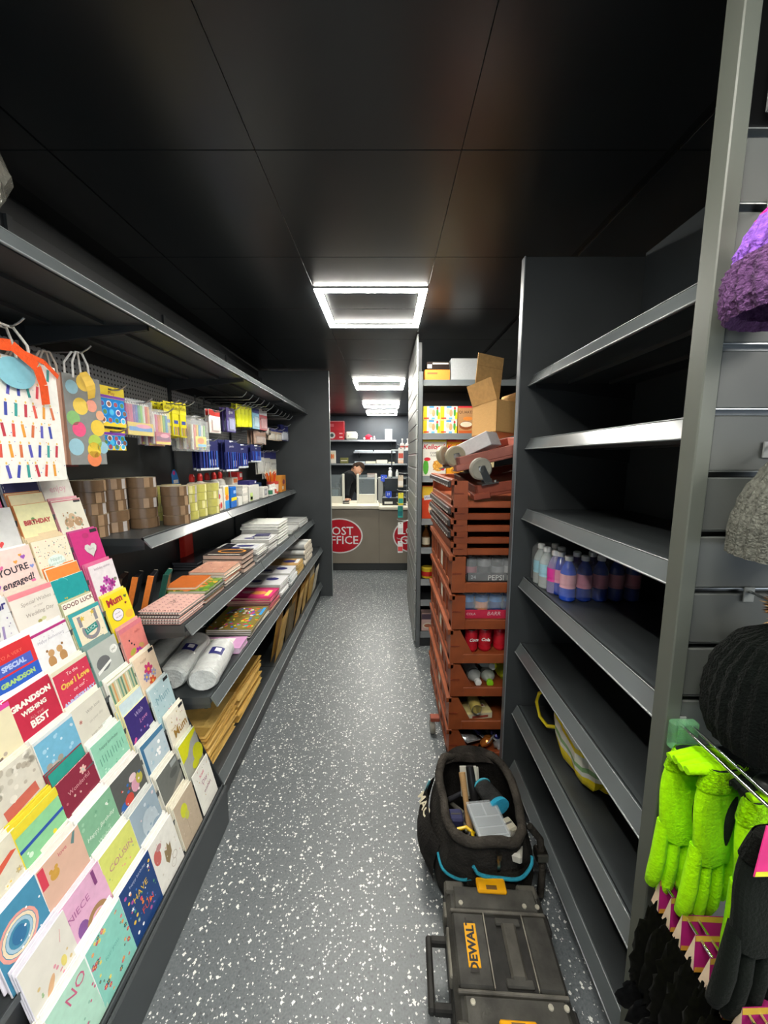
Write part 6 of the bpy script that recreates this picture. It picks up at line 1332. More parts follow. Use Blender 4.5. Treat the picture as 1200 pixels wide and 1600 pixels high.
# dolly the stack stands on
def caster(parent, M, r=.052, wcol='#9b988c'):
    w = part('wheel', MB().lathe([(.010, -.014), (r * .86, -.016), (r, -.009), (r, .009), (r * .86, .016), (.010, .014)], wcol, 22), 'plastic', parent, M=M)
    part('hub', MB().lathe([(.009, -.022), (.014, -.021), (.014, .021), (.009, .022)], '#b9b9b4', 12), 'steel', w)
    f = MB()
    for s_ in (-1, 1): f.prism([(-.014, -.014), (.014, -.014), (.040, r + .016), (.006, r + .016)], .019 * s_ - .0015, .019 * s_ + .0015, '#a9acac')
    f.box(-.012, .062, r + .014, r + .020, -.034, .034, '#b4b6b6')
    part('fork', f, 'steel', w)
    part('bolt', MB().lathe([(.006, 0), (.006, .008)], '#d0d2d2', 8, Matrix.Translation((.05, r + .014, .026)) @ Matrix.Rotation(PI / 2, 4, 'X')).lathe([(.006, 0), (.006, .008)], '#d0d2d2', 8, Matrix.Translation((.05, r + .014, -.026)) @ Matrix.Rotation(PI / 2, 4, 'X')), 'steel', w)
    return w
t = thing('wheeled_dolly', 'low red dolly under the crate stack with a grey wheel showing at its aisle side', 'dolly', (0, 0, 0))
part('frame', MB().bev(CX0 + .01, CX1 - .01, CY0 + .05, CY1 - .02, .040, .054, '#8a4430', .003), 'crate_plastic', t)
for (x, y) in ((0.268, 1.93), (.40, 2.36), (.70, 1.80), (.70, 2.36)):
    part('corner_bracket', MB().bev(x - .025, x + .025, y - .02, y + .02, .076, .10, '#8f4632', .003) if x < .3 else MB().bev(x - .03, x + .03, y - .03, y + .03, .0395, .0399, '#8f4632', .0001), 'crate_plastic', t)
    rr = .036 if x < .3 else .019
    w_ = part('wheel', MB().lathe([(.008, -.012), (rr * .9, -.013), (rr, -.006), (rr, .006), (rr * .9, .013), (.008, .012)], '#85837a', 18), 'plastic', t, M=Matrix.Translation((x - .012, y, rr)) @ Matrix.Rotation(PI / 2, 4, 'Y'))
# --- what the crates hold
def can(label, x, y, z, col, band, top='#c9cccd', group=None, words=None, wc='#ffffff', r=.030, h=.108, lying=None):
    M = flat_on((x, y, z), rnd.uniform(-.5, .5)) if lying is None else Matrix.Translation((x, y, z + r)) @ Matrix.Rotation(lying, 4, 'Z') @ Matrix.Rotation(PI / 2, 4, 'X')
    t = thing('drink_can', label, 'can', M=M, group=group)
    part('body', MB().lathe([(r * .78, 0), (r * .84, .002), (r, .012), (r, h - .014), (r * .84, h - .002)], col, 18), 'gloss', t)
    part('lid', MB().lathe([(r * .84, h - .002), (r * .85, h), (r * .76, h - .001), (r * .74, h - .005), (.001, h - .005)], top, 18).box(-.004, .004, -.012, .004, h - .005, h - .003, '#a9acad'), 'steel', t)
    part('printed_picture', MB().lathe([(r * 1.006, h * .3), (r * 1.006, h * .66)], band, 18), 'print', t)
    return t
def can_pack(z, ncol, y0, body, band, glabel, first, dx=.0625, rows=2, x0=.395, **k):
    for r_ in range(rows):
        for c_ in range(ncol):
            can(('front', 'second')[r_] + ' row ' + glabel + ', ' + ('first', 'second', 'third', 'fourth', 'fifth')[c_] + ' from the aisle', x0 + dx * c_, y0 + .064 * r_, z, body[c_ % len(body)], band[c_ % len(band)], group=glabel + 's', **k)
zz = lv[5] + .036
can_pack(zz, 5, CY0 + .075, ['#1c1d20', '#8a8a8c', '#26272a', '#b9bbbd'], ['#a84a58', '#1d1d20', '#8a8c90', '#e4e4e6'], 'silver and black cola can', 0)
tr = thing('can_tray', 'black shrink tray printed with white letters round the silver black cans', 'tray', M=facing_y((.525, CY0 + .035, zz)))
part('front_band', MB().bev(-.155, .155, 0, .046, -.004, 0, '#26282b', .001), 'gloss', tr)
lettering('PEPSI MAX', .034, '#e9e9e4', tr, .02, .022, .001); lettering('24', .024, '#cfcfcf', tr, -.125, .025, .001)
part('red_and_blue_roundel', MB().disc(.125, .075, .016, .016, '#e8e8ea', .0006, 16).poly([(.11, .078, .0008), (.14, .078, .0008), (.137, .086, .0008), (.125, .091, .0008), (.113, .086, .0008)], '#c82a3a'), 'print', tr)
part('film', MB().bev(-.156, .156, 0, .118, -.15, .003, '#dfe4e6', .010), 'clear_film', tr)
zz = lv[4] + .036
can_pack(zz + .004, 4, CY0 + .075, ['#3a86d0', '#2f78c4'], ['#1f3a78', '#e8a070', '#23407e'], 'bright blue can on the red tray', 0, x0=.385, dx=.066)
tr = thing('can_tray', 'red cardboard tray carrying the blue cans', 'tray', M=facing_y((.50, CY0 + .036, zz)))
part('front_band', MB().bev(-.15, .15, 0, .042, -.004, 0, '#c92f4e', .001), 'paper', tr); part('floor', MB().box(-.15, .15, 0, .003, -.15, -.004, '#b52a46'), 'paper', tr)
lettering('BARR', .026, '#e8c8cc', tr, .0, .024, .001, shear=.2); lettering('COLA', .016, '#e8c8cc', tr, -.105, .022, .001); lettering('COLA', .016, '#e8c8cc', tr, .095, .022, .001)
part('film', MB().bev(-.151, .151, .042, .124, -.148, .0, '#dce8f2', .010), 'clear_film', tr)
zz = lv[3] + .036
for i, (x, y, dr) in enumerate(((.405, .06, 0), (.470, .065, .2), (.545, .075, -.1), (.435, .13, .4), (.505, .135, .3))):
    t = can(('first', 'second', 'third', 'fourth', 'fifth')[i] + ' red cola can in the crate below the blue cans, from the aisle and front', x, CY0 + y, zz, '#c41f2e', '#b81a28', group='red cola cans')
for i, (wd, x) in enumerate((('Coca', .405), ('Cola', .470))):
    lettering(wd, .021, '#f2e9e6', [o for o in bpy.data.objects if o.name.startswith('drink_can') and o.type == 'EMPTY'][-5 + i], 0, 0, 0, M=facing_y((0, -.0306, .062)), shear=.3, bold=.0008)
can('pink and magenta can lying beside the red cola cans', .615, CY0 + .03, zz, '#d83a9a', '#e85ab0', lying=.5)
zz = lv[2] + .018
def pop_bottle(label, x, y, z, yaw, col, capc, lab=None, L=.20, r=.033, m='bottle_clear'):
    M = Matrix.Translation((x, y, z + r)) @ Matrix.Rotation(yaw, 4, 'Z') @ Matrix.Rotation(PI / 2, 4, 'X')
    t = thing('drink_bottle', label, 'bottle', M=M, group='bottles lying in the crate')
    part('body', MB().lathe([(.010, -L / 2), (r * .9, -L / 2), (r, -L / 2 + .012), (r, L * .15), (r * .93, L * .2), (r, L * .26), (r * .55, L * .42), (.013, L * .5)], col, 16), m, t)
    part('cap', MB().lathe([(.015, L * .5), (.016, L * .5 + .004), (.016, L * .5 + .018), (.012, L * .5 + .02)], capc, 14), 'plastic', t)
    if lab: part('label', MB().lathe([(r * 1.01, -L * .3), (r * 1.01, L * .1)], lab, 16), 'print', t)
    return t
pop_bottle('clear bottle lying with its white cap towards the camera', .43, CY0 + .145, zz, .08, '#cfd4d0', '#e9e9e6')
pop_bottle('clear bottle with a lime green cap lying beside the white capped one', .505, CY0 + .14, zz, -.1, '#d9e0d4', '#8acb1c', '#1a1f1c')
pop_bottle('yellow green bottle lying under the first panel edge', .585, CY0 + .15, zz, .15, '#c2cc2a', '#b9c41e', '#d6d23a')
pop_bottle('clear bottle lying on top of the two capped bottles', .465, CY0 + .17, zz + .058, .5, '#c9cfce', '#dfe2e0')
pop_bottle('yellow green bottle on top at the right of the crate', .565, CY0 + .18, zz + .062, -.4, '#c9d22e', '#c9d21e')
tag(part('foil_packet', MB().ball((.625, CY0 + .07, zz + .03), (.035, .04, .028), '#b9bcbe', 12, 8, jit=.2), 'crinkle'), 'crumpled silver packet beside the yellow green bottle', 'packet')
zz = lv[1] + .018
can('tin lying with its silver lid to the camera above the cream labelled packet', .43, CY0 + .12, zz + .046, '#b7a45a', '#cfc07a', lying=0.02, r=.028)
t = thing('snack_pack', 'cream labelled packet with a red stripe lying in the yellow crate', 'pack', (.44, CY0 + .09, zz), .15)
part('carton', MB().bev(-.075, .075, -.05, .05, 0, .04, '#cdbf86', .008), 'gloss', t); part('printed_picture', MB().rect(.01, .0, .08, .03, '#e6ddc0', .0404).rect(.01, .0, .07, .012, '#a83a34', .0406).box(-.06, .07, -.0506, -.0502, .006, .034, '#d9d2b4').box(-.03, .05, -.051, -.0507, .012, .024, '#a04a3a'), 'print', t)
for i, (x, y, yaw) in enumerate(((.575, .055, 1.45), (.60, .14, 1.7))):
    can(('yellow tin lying on its side in front', 'second yellow tin lying behind the front one')[i], x, CY0 + y, zz, '#e3c51e', '#eed23a', lying=yaw, r=.030)
tag(part('bag_of_sweets', MB().ball((.53, CY0 + .25, zz + .06), (.11, .09, .055), '#8a7c1c', 14, 9, jit=.1), 'crinkle'), 'dull yellow bag at the back of the yellow tin crate', 'bag')
zz = lv[0] + .018
q = random.Random(5)
for i, (x, y, z, sx, c, l) in enumerate(((.405, .09, .045, .055, '#c9ccd0', 'silver and black crisp packet nearest the aisle'), (.475, .13, .06, .055, '#23265e', 'navy blue crisp packet in the middle of the lowest crate'), (.50, .07, .035, .045, '#d8823a', 'orange crisp packet at the front of the lowest crate'),
                                         (.56, .10, .05, .05, '#2a2c66', 'second navy crisp packet further from the aisle'), (.575, .05, .035, .045, '#c4c7cc', 'silver crisp packet beside the far panel'), (.635, .09, .05, .05, '#d0552a', 'rust red crisp packet at the far side'), (.43, .19, .06, .055, '#2b2e70', 'navy crisp packet at the back near the aisle'), (.55, .20, .065, .06, '#22245a', 'navy crisp packet at the back'))):
    M = Matrix.Translation((x, CY0 + y, zz + z)) @ Euler((q.uniform(-.8, .4), q.uniform(-.5, .5), q.uniform(-1, 1))).to_matrix().to_4x4()
    t = thing('crisp_packet', l, 'packet', M=M, group='crisp packets in the lowest crate')
    part('bag', MB().ball((0, 0, 0), (sx, sx * .8, .022), c, 14, 8, jit=.12), 'crinkle', t)
    part('sealed_edge', MB().box(-sx * .85, sx * .85, sx * .62, sx * .92, -.002, .002, '#c9ccd0' if i % 2 else '#1a1a1e').box(-sx * .85, sx * .85, -sx * .92, -sx * .62, -.002, .002, '#d0d2d6'), 'crinkle', t)

# ---- upside-down dollies, boxes on top of the crates
def dolly(label, M, col, wheels):
    t = thing('wheeled_dolly', label, 'dolly', M=M)
    W, L, h = .20, .25, .055
    part('deck', MB().bev(-W, W, -L, L, 0, .012, col, .003), 'crate_plastic', t)
    for (a, b, c, d) in ((-W, W, -L, -L + .014), (-W, W, L - .014, L), (-W, -W + .014, -L, L), (W - .014, W, -L, L)):
        part('rim', MB().bev(a, b, c, d, .012, h, col, .003), 'crate_plastic', t)
    part('corner_block', MB().bev(-W - .012, -W + .06, -L - .012, -L + .06, -.006, .022, col, .004), 'crate_plastic', t)
    for (x, y, rz) in wheels:
        caster(t, Matrix.Translation((x, y, h + .068)) @ Matrix.Rotation(rz, 4, 'Z') @ Matrix.Rotation(-PI / 2, 4, 'X'), .048)
    return t
dolly('lower upturned red dolly with a grey caster wheel pointing up', Matrix.Translation((0.585, 1.90, 1.375)) @ Matrix.Rotation(math.radians(-9), 4, 'Y') @ Matrix.Rotation(math.radians(4), 4, 'X'), '#8a4432', [(-.165, -.235, .1), (-.15, .2, .3)])
dolly('upper upturned dull red dolly with two pale caster wheels at its aisle edge', Matrix.Translation((0.515, 1.96, 1.505)) @ Matrix.Rotation(math.radians(-13), 4, 'Y') @ Matrix.Rotation(math.radians(3), 4, 'X'), '#a5665a', []) 
up = [o for o in bpy.data.objects if o.name.startswith('wheeled_dolly')][-1]
caster(up, Matrix.Translation((-.195, -.200, .058)) @ Matrix.Rotation(.2, 4, 'Z') @ Matrix.Rotation(-PI / 2, 4, 'X'), .047, '#a39c84')
caster(up, Matrix.Translation((-.215, .02, .058)) @ Matrix.Rotation(.8, 4, 'Z') @ Matrix.Rotation(-PI / 2, 4, 'X'), .047, '#a39c84')
tag(part('paper_sheet', MB().grid(lambda u, v: (.56 + .14 * u, 1.655 + .22 * v, 1.435 + .03 * u + .008 * math.sin(5 * v)), 4, 4, '#c9c4bc'), 'paper'), 'loose grey paper sheet sticking out between the two dollies', 'paper')
t = thing('white_carton', 'white carton with a slit lid tilted on the upper dolly', 'box', M=Matrix.Translation((.425, 1.80, 1.548)) @ Matrix.Scale(.85, 4) @ Matrix.Rotation(math.radians(-34), 4, 'Z') @ Matrix.Rotation(math.radians(-24), 4, 'Y'))
part('carton', MB().bev(-.10, .10, -.085, .085, -.03, .045, '#e4e0e0', .003), 'paper', t); part('lid_gap', MB().box(-.10, .10, -.003, .003, .0452, .0462, '#5a5654'), 'paper', t); part('lid_flap', MB().box(-.098, .098, .004, .084, .0455, .0475, '#ece9e9', Matrix.Translation((0, 0, 0))), 'paper', t)
tag(part('blue_wrapper', MB().bev(.60, .66, 1.70, 1.78, 1.545, 1.565, '#3a9ad4', .004), 'gloss'), 'bright blue wrapper edge beside the white carton', 'wrapper')
KB = '#c49a62'
t = thing('cardboard_box', 'open brown cardboard box with raised flaps on top of the crates', 'box', M=Matrix.Translation((0.545, 1.93, 1.610)) @ Matrix.Scale(.80, 4) @ Matrix.Rotation(math.radians(24), 4, 'Z') @ Matrix.Rotation(math.radians(4), 4, 'Y') @ Matrix.Rotation(math.radians(-5), 4, 'X'))
a, b_, h = .10, .115, .185
cb = MB()
for (x0, x1, y0, y1) in ((-a, a, -b_, -b_ + .004), (-a, a, b_ - .004, b_), (-a, -a + .004, -b_, b_), (a - .004, a, -b_, b_)): cb.box(x0, x1, y0, y1, 0, h, KB)
cb.box(-a, a, -b_, b_, 0, .004, KB)
part('box_body', cb, 'cardboard', t)
def flap(w, d, M, col=KB):
    o = part('flap', MB().box(-w, w, 0, d, -.002, .002, col), 'cardboard', t, M=M)
    part('crease', MB().box(-w, w, d * .78, d * .785, .002, .0026, '#a8804c'), 'cardboard', o)
# hinge matrices: x along the edge, y away from the hinge
flap(a - .006, .11, Matrix.Translation((0, -b_ + .004, h)) @ Matrix.Rotation(math.radians(180), 4, 'Z') @ Matrix.Rotation(math.radians(172), 4, 'X'))
flap(a, .33, Matrix.Translation((0, b_, h)) @ Matrix.Rotation(math.radians(97), 4, 'X'), '#cda56c')
flap(b_, .13, Matrix.Translation((-a, 0, h)) @ Matrix.Rotation(math.radians(90), 4, 'Z') @ Matrix.Rotation(math.radians(68), 4, 'X'))
flap(b_, .10, Matrix.Translation((a, 0, h)) @ Matrix.Rotation(math.radians(-90), 4, 'Z') @ Matrix.Rotation(math.radians(70), 4, 'X'))
# ---------------------------------------------------------------- goods on the right-hand bay
def water(label, x, y, z, liquid, lab, cap, group, h=.165, r=.027):
    t = thing('water_bottle', label, 'bottle', (x, y, z), rnd.uniform(-1, 1), group)
    part('body', MB().lathe([(r * .8, 0), (r, .006), (r, h * .28), (r * .93, h * .34), (r, h * .40), (r, h * .62), (r * .8, h * .74), (r * .42, h * .86), (r * .42, h * .90)], liquid, 16), 'bottle_clear' if liquid in ('#d3dcda', '#a9a4d0') else 'bottle_tinted', t)
    part('cap', MB().lathe([(r * .5, h * .89), (r * .52, h * .90), (r * .52, h * .985), (r * .42, h)], cap, 14), 'plastic', t)
    part('label', MB().lathe([(r * 1.012, h * .30), (r * .95, h * .35), (r * 1.012, h * .40), (r * 1.012, h * .60)], lab, 16), 'print', t)
    return t
WZ = 0.9905
for i, (x, y) in enumerate(((.632, 1.525), (.690, 1.53), (.632, 1.468), (.690, 1.472))):
    water(('front left', 'rear left', 'front right', 'rear right')[i] + ' clear water bottle with a pale blue label beside the end panel', x, y, WZ, '#d3dcda', '#8fc4d6', '#dfe3e2', 'clear water bottles', .165)
n = 0
for c_ in range(5):
    for r_ in range(2):
        liq, lab = (('#2450c8', '#e0a8b4'), ('#1b3fae', '#d98aa8'))[r_] if c_ < 1 else (('#1d3c9c', '#d890a8'), ('#3a2a6a', '#b05a78'))[r_]
        water(('first', 'second', 'third', 'fourth', 'last')[c_] + (' blue bottle with a pink label in the front row' if r_ == 0 else ' violet bottle with a pink label in the rear row') + ', counted from the aisle', .655 + .058 * c_, 1.335 + .060 * r_, WZ, liq, lab, '#d9dcdc', 'blue bottles with pink labels')
water('pale violet bottle with a hot pink label between the clear and blue ones', .640, 1.41, WZ, '#a9a4d0', '#d83a9a', '#dfe0e4', 'pale violet bottle')
t = thing('shrink_film', 'loose clear film wrapped round the small water bottles', 'film', (0, 0, 0))
part('film', MB().bev(.602, .720, 1.438, 1.560, WZ + .0005, WZ + .168, '#eef2f2', .02), 'thin_film', t)
part('film', MB().bev(.625, .918, 1.304, 1.428, WZ + .0005, WZ + .160, '#e6ecf4', .02), 'thin_film', t)
# yellow and white carrier bag
t = thing('carrier_bag', 'yellow and white plastic carrier bag slumped on a low shelf of the empty bay', 'bag', (.700, 1.225, .3925))
def bagpt(u, v):
    a = 2 * PI * u
    k = (1 - abs(2 * v - 1) ** 3) ** .5 if v < .95 else .32
    w_ = 1 + .10 * math.sin(5 * a + 4 * v) + .06 * math.sin(9 * a)
    return (.065 * k * w_ * math.cos(a), .15 * k * w_ * math.sin(a) + .02 * v, .20 * v)
def bagcol(u, v):
    return '#e8d21e' if .16 < v < .34 or .62 < v < .72 else ('#8ab07a' if .46 < v < .52 else '#e4e4d6')
part('bag', MB().grid(bagpt, 28, 14, bagcol), 'gloss', t)
part('carry_handle', MB().tube([(-.035, .11, .09), (-.06, .165, .055), (-.07, .215, .06), (-.075, .245, .105), (-.07, .235, .15), (-.05, .20, .19), (-.03, .13, .18)], .007, '#ecd82a', 7), 'gloss', t, label='bright yellow loop handle')

# ---------------------------------------------------------------- tool case nearest the camera
BLK = '#34332f'
T = thing('tool_case', 'dusty black tool case with yellow latches on the floor by the right shelving', 'tool case', (.316, .855, 0), math.radians(-3))
W, L, H = .142, .165, .20
part('lower_shell', MB().bev(-W, W, -L, L, .012, .125, '#2b2a28', .012), 'dusty_plastic', T)
for sx in (-1, 1):
    for sy in (-1, 1): part('foot', MB().bev(sx * .11 - .02, sx * .11 + .02, sy * .13 - .02, sy * .13 + .02, 0, .012, '#1e1e1c', .003), 'dusty_plastic', T)
part('seam_band', MB().bev(-W - .004, W + .004, -L - .004, L + .004, .122, .134, '#1f1f1d', .003), 'dusty_plastic', T)
part('lid', MB().bev(-W, W, -L, L, .134, H - .012, BLK, .014), 'dusty_plastic', T)
# raised lid relief: end fields, middle plateau either side of the handle well
part('end_panel', MB().bev(-W + .022, W - .018, L - .075, L - .012, H - .014, H - .004, '#403f3a', .005), 'dusty_plastic', T)
part('end_panel', MB().bev(-W + .022, W - .018, -L + .012, -L + .075, H - .014, H - .004, '#403f3a', .005), 'dusty_plastic', T)
part('side_panel', MB().bev(-W + .012, -.040, -L + .085, L - .085, H - .014, H - .001, '#3a3935', .005), 'dusty_plastic', T)
part('side_panel', MB().bev(.068, W - .008, -L + .085, L - .085, H - .014, H - .001, '#3a3935', .005), 'dusty_plastic', T)
part('recess', MB().box(-.038, .066, -L + .085, L - .085, H - .0135, H - .0115, '#252422'), 'dusty_plastic', T)
part('carry_handle', MB().bev(.005, .045, -.062, .062, H - .012, H + .002, '#45433d', .006).bev(-.010, .060, .056, .074, H - .013, H - .003, '#3a3935', .003).bev(-.010, .060, -.074, -.056, H - .013, H - .003, '#3a3935', .003), 'dusty_plastic', T, label='flush carry handle in the lid')
for (x0, x1, y0, y1) in ((-.0420, -.0395, -L + .085, L - .085), (.0660, .0680, -L + .085, L - .085)):
    part('worn_edge', MB().box(x0, x1, y0, y1, H - .006, H + .0004, '#8a867a'), 'dusty_plastic', T, label='scuffed pale edge')
for y in (L - .079, -L + .079):
    part('rib', MB().bev(-W + .008, W - .006, y - .004, y + .004, H - .012, H - .002, '#5a5750', .002), 'dusty_plastic', T)
for sy in (1, -1):
    a, b_ = sorted((sy * (L - .032), sy * (L + .010)))
    lt = part('latch', MB().bev(-.045, .043, a, b_, H - .016, H + .004, '#e8a612', .004), 'gloss', T, label='bright yellow latch')
    part('latch_slot', MB().box(-.018, .014, sy * (L - .020) - .006, sy * (L - .020) + .006, H + .0038, H + .0046, '#6a4a1a'), 'plastic', lt)
    for x in (-.100, .085, .122):
        part('rivet', MB().lathe([(.007, 0), (.006, .003)], '#a9a596', 10, Matrix.Translation((x, sy * (L - .060), H - .0045))), 'dusty_plastic', T)
    for x in (-.112, .108):
        part('corner_guard', MB().bev(x - .032, x + .028, sy * (L - .014) - .018, sy * (L - .014) + .018, H - .045, H - .006, '#4a4841', .006), 'dusty_plastic', T)
nb_ = part('name_plate', MB().bev(-.016, .016, -.048, .048, 0, .003, '#e2a418', .001), 'gloss', T, M=Matrix.Translation((-.084, .004, H - .0008)), label='yellow name plate with black letters')
lettering('DEWALT', .029, '#2a2824', nb_, 0, 0, .0036, rot=PI / 2, bold=.0012)
part('side_handle', MB().bev(-W - .062, -W - .044, -.075, .085, .085, .108, '#2b2a28', .005).bev(-W - .048, -W + .002, .066, .085, .085, .108, '#2b2a28', .004).bev(-W - .048, -W + .002, -.075, -.056, .085, .108, '#2b2a28', .004), 'dusty_plastic', T, label='folded-out side handle')
part('side_catch', MB().bev(-W - .008, -W + .004, .09, .13, .10, .165, '#5a5850', .003).bev(-W - .006, -W + .004, -.05, .06, .135, .175, '#77746a', .003), 'dusty_plastic', T)
part('hinge_block', MB().bev(W - .002, W + .010, .06, .11, .10, .17, '#232220', .004).bev(W - .002, W + .010, -.14, -.09, .10, .17, '#232220', .004), 'dusty_plastic', T)

# ---------------------------------------------------------------- open tool bag
B = thing('tool_bag', 'open worn black tool bag with teal piping between the crates and the tool case', 'bag', (.338, 1.245, 0))
def sup(a, A, Bv, e=2.8):
    c, s_ = math.cos(a), math.sin(a)
    return (A * math.copysign(abs(c) ** (2 / e), c), Bv * math.copysign(abs(s_) ** (2 / e), s_))
def wall(u, v, inner=False):
    a = 2 * PI * u
    A = .165 + .018 * math.sin(PI * v) - .030 * v * v; Bv = .170 + .016 * math.sin(PI * v) + .012 * v
    if inner: A -= .010; Bv -= .010
    x, y = sup(a, A, Bv)
    wob = .006 * math.sin(5 * a + 7 * v) + .005 * math.sin(11 * a - 5 * v)
    zt = .272 + .030 * max(0, math.sin(a)) + .010 * math.sin(3 * a)
    x *= 1 + wob * 3; y *= 1 + wob * 2
    return (x, y, .008 + (zt - .008) * v)
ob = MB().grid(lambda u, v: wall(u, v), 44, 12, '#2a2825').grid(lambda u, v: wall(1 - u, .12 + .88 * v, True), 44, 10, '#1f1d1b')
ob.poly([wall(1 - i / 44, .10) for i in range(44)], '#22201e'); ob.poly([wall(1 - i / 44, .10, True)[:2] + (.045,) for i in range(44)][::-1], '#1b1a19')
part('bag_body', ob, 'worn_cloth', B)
rim = [wall(i / 40, 1.0) for i in range(40)]
part('rolled_rim', MB().tube([(x, y, z + .006 + .004 * math.sin(i * 1.3)) for i, (x, y, z) in enumerate(rim)], .016, '#3a3631', 8, closed=True), 'worn_cloth', B, label='thick crumpled grey black rim')
part('collar_fold', MB().grid(lambda u, v: ((-.115 + .23 * u), .150 + .03 * math.sin(PI * u) - .02 * v, .300 + .040 * math.sin(PI * u) * (1 - v) - .02 * v + .006 * math.sin(9 * u)), 14, 5, '#332f2b'), 'worn_cloth', B)
def piping(pts, r=.0045, col='#2f94ac'): return part('piping', MB().tube(pts, r, col, 6), 'cloth', B, label='teal piping')
front = lambda u, v, o=.006: (lambda p: (p[0] * (1 + o * 3), p[1] * (1 + o * 3), p[2]))(wall(u, v))
piping([front(.57 + .014 * i, .62 - .10 * math.sin(PI * i / 10) , .012) for i in range(11)])
piping([front(.71 + .162 * i / 14, .84 - .17 * math.sin(PI * i / 14) ** .6, .045) for i in range(15)], .0055)
part('front_pocket', MB().grid(lambda u, v: front(.70 + .18 * u, .08 + .62 * v, .018 + .022 * math.sin(PI * u) * math.sin(PI * v)), 10, 8, '#26241f'), 'worn_cloth', B)
part('side_pocket', MB().grid(lambda u, v: front(.40 + .17 * u, .12 + .66 * v, .020 + .065 * math.sin(PI * u) * (.4 + .6 * math.sin(PI * v))), 10, 8, '#23211f'), 'worn_cloth', B)
piping([front(.425 + .02 * math.sin(i * .28), .16 + .055 * i, .036 + .012 * math.sin(PI * i / 11)) for i in range(12)], .0045, '#5aa7b4')
def cloth_mark(words, u, v, sz, yaw, o=.075, tilt=-.12):
    p = front(u, v, o)
    return lettering(words, sz, '#cdc6ac', B, 0, 0, 0, M=Matrix.Translation(p) @ Matrix.Rotation(yaw, 4, 'Z') @ Matrix.Rotation(PI / 2 + tilt, 4, 'X'), bold=.0012)
cloth_mark('MAC', .485, .72, .044, math.radians(-80), .066, -.85)
cloth_mark('M', .80, .46, .040, math.radians(12), .046, -.3)
part('zip_pull', MB().box(.015, .024, -.198, -.192, .205, .245, '#b9b5a8').box(.012, .027, -.2005, -.195, .243, .262, '#8d8a80'), 'steel', B)
part('shoulder_strap', MB().tube([(.15, -.10, .26), (.185, -.11, .22), (.19, -.13, .12), (.178, -.15, .05)], .012, '#34312c', 8), 'worn_cloth', B)
part('strap_buckle', MB().bev(.165, .205, -.14, -.10, .16, .19, '#8d8a80', .004), 'steel', B)
def intool(name, label, cat, mb, m, M, group=None): return tag(part(name, mb, m, M=M), label, cat, group)
t = thing('hammer', 'hammer with a pale wooden handle sticking up out of the tool bag', 'hammer', M=Matrix.Translation((.298, 1.20, .20)) @ Matrix.Rotation(math.radians(-38), 4, 'X') @ Matrix.Rotation(math.radians(-4), 4, 'Y'))
part('handle', MB().tube([(0, 0, -.06), (0, 0, .02), (0, 0, .08), (0, 0, .16)], .011, '#b48f62', 10, rs=[.011, .012, .010, .013]), 'cardboard', t); part('hammer_head', MB().bev(-.014, .014, -.045, .045, -.088, -.06, '#6a6a68', .004), 'steel', t)
t = thing('pry_bar', 'black rubber handled bar next to the wooden hammer handle', 'tool', M=Matrix.Translation((.338, 1.28, .20)) @ Matrix.Rotation(math.radians(-28), 4, 'X') @ Matrix.Rotation(math.radians(-6), 4, 'Y'))
part('handle', MB().tube([(0, 0, -.02), (0, 0, .05), (0, 0, .13)], .015, '#1e1e1f', 10, rs=[.014, .017, .015]), 'plastic', t); part('shaft', MB().tube([(0, 0, -.08), (0, 0, -.02)], .007, '#8a8a88', 8), 'steel', t)
t = thing('tool_sheath', 'black sheath with bright teal bands lying in the tool bag', 'sheath', M=Matrix.Translation((.385, 1.265, .262)) @ Matrix.Rotation(math.radians(20), 4, 'Z') @ Matrix.Rotation(math.radians(84), 4, 'X'))
part('sleeve', MB().lathe([(.034, -.05), (.037, 0), (.036, .05)], '#2a2b2b', 16, Matrix.Diagonal((1, .7, 1, 1))), 'worn_cloth', t)
part('teal_band', MB().lathe([(.0365, .045), (.039, .05), (.039, .062), (.031, .063)], '#2f9cc0', 16, Matrix.Diagonal((1, .72, 1, 1))), 'cloth', t); part('teal_band', MB().lathe([(.036, -.055), (.038, -.052), (.037, -.046)], '#4aa8bc', 16, Matrix.Diagonal((1, .72, 1, 1))), 'cloth', t)
t = thing('parts_case', 'clear grey plastic organiser case lying on top in the tool bag', 'organiser', M=Matrix.Translation((.346, 1.150, .262)) @ Matrix.Rotation(math.radians(6), 4, 'Z') @ Matrix.Rotation(math.radians(-4), 4, 'X'))
part('tray', MB().bev(-.052, .052, -.068, .068, 0, .022, '#a9afb2', .004), 'plastic', t)
for (x0, x1, y0, y1) in ((-.044, .044, -.030, .004), (-.044, -.002, .012, .060), (.004, .044, .012, .060), (-.044, .044, -.060, -.036)):
    part('compartment', MB().box(x0, x1, y0, y1, .0222, .0230, '#7f878b'), 'plastic', t)
part('lid', MB().bev(-.054, .054, -.070, .070, .0232, .0262, '#c9d0d4', .001), 'clear_rigid', t); part('lid_hinge', MB().bev(-.05, .05, -.076, -.070, .008, .024, '#bcc3c6', .002), 'plastic', t)
for i, (x, y, z, yaw, l) in enumerate(((.368, 1.225, .235, .4, 'yellow spring clamp between the organiser and the sheath'), (.286, 1.13, .22, -.3, 'yellow handled snips beside the organiser'), (.290, 1.095, .215, .9, 'second yellow handled tool low beside the organiser'), (.278, 1.165, .215, 1.3, 'small yellow clamp under the wooden hammer handle'))):
    t = thing('clamp', l, 'tool', (x, y, z), yaw)
    part('jaw', MB().tube([(0, -.03, 0), (.012, 0, .006), (.002, .03, 0)], .006, '#e8bf16', 8), 'gloss', t); part('grip', MB().tube([(0, -.03, 0), (-.012, 0, -.004), (-.002, .028, 0)], .005, '#26241f', 8), 'plastic', t); part('pivot', MB().ball((0, .0, .004), .006, '#9a9a96', 8, 5), 'steel', t)
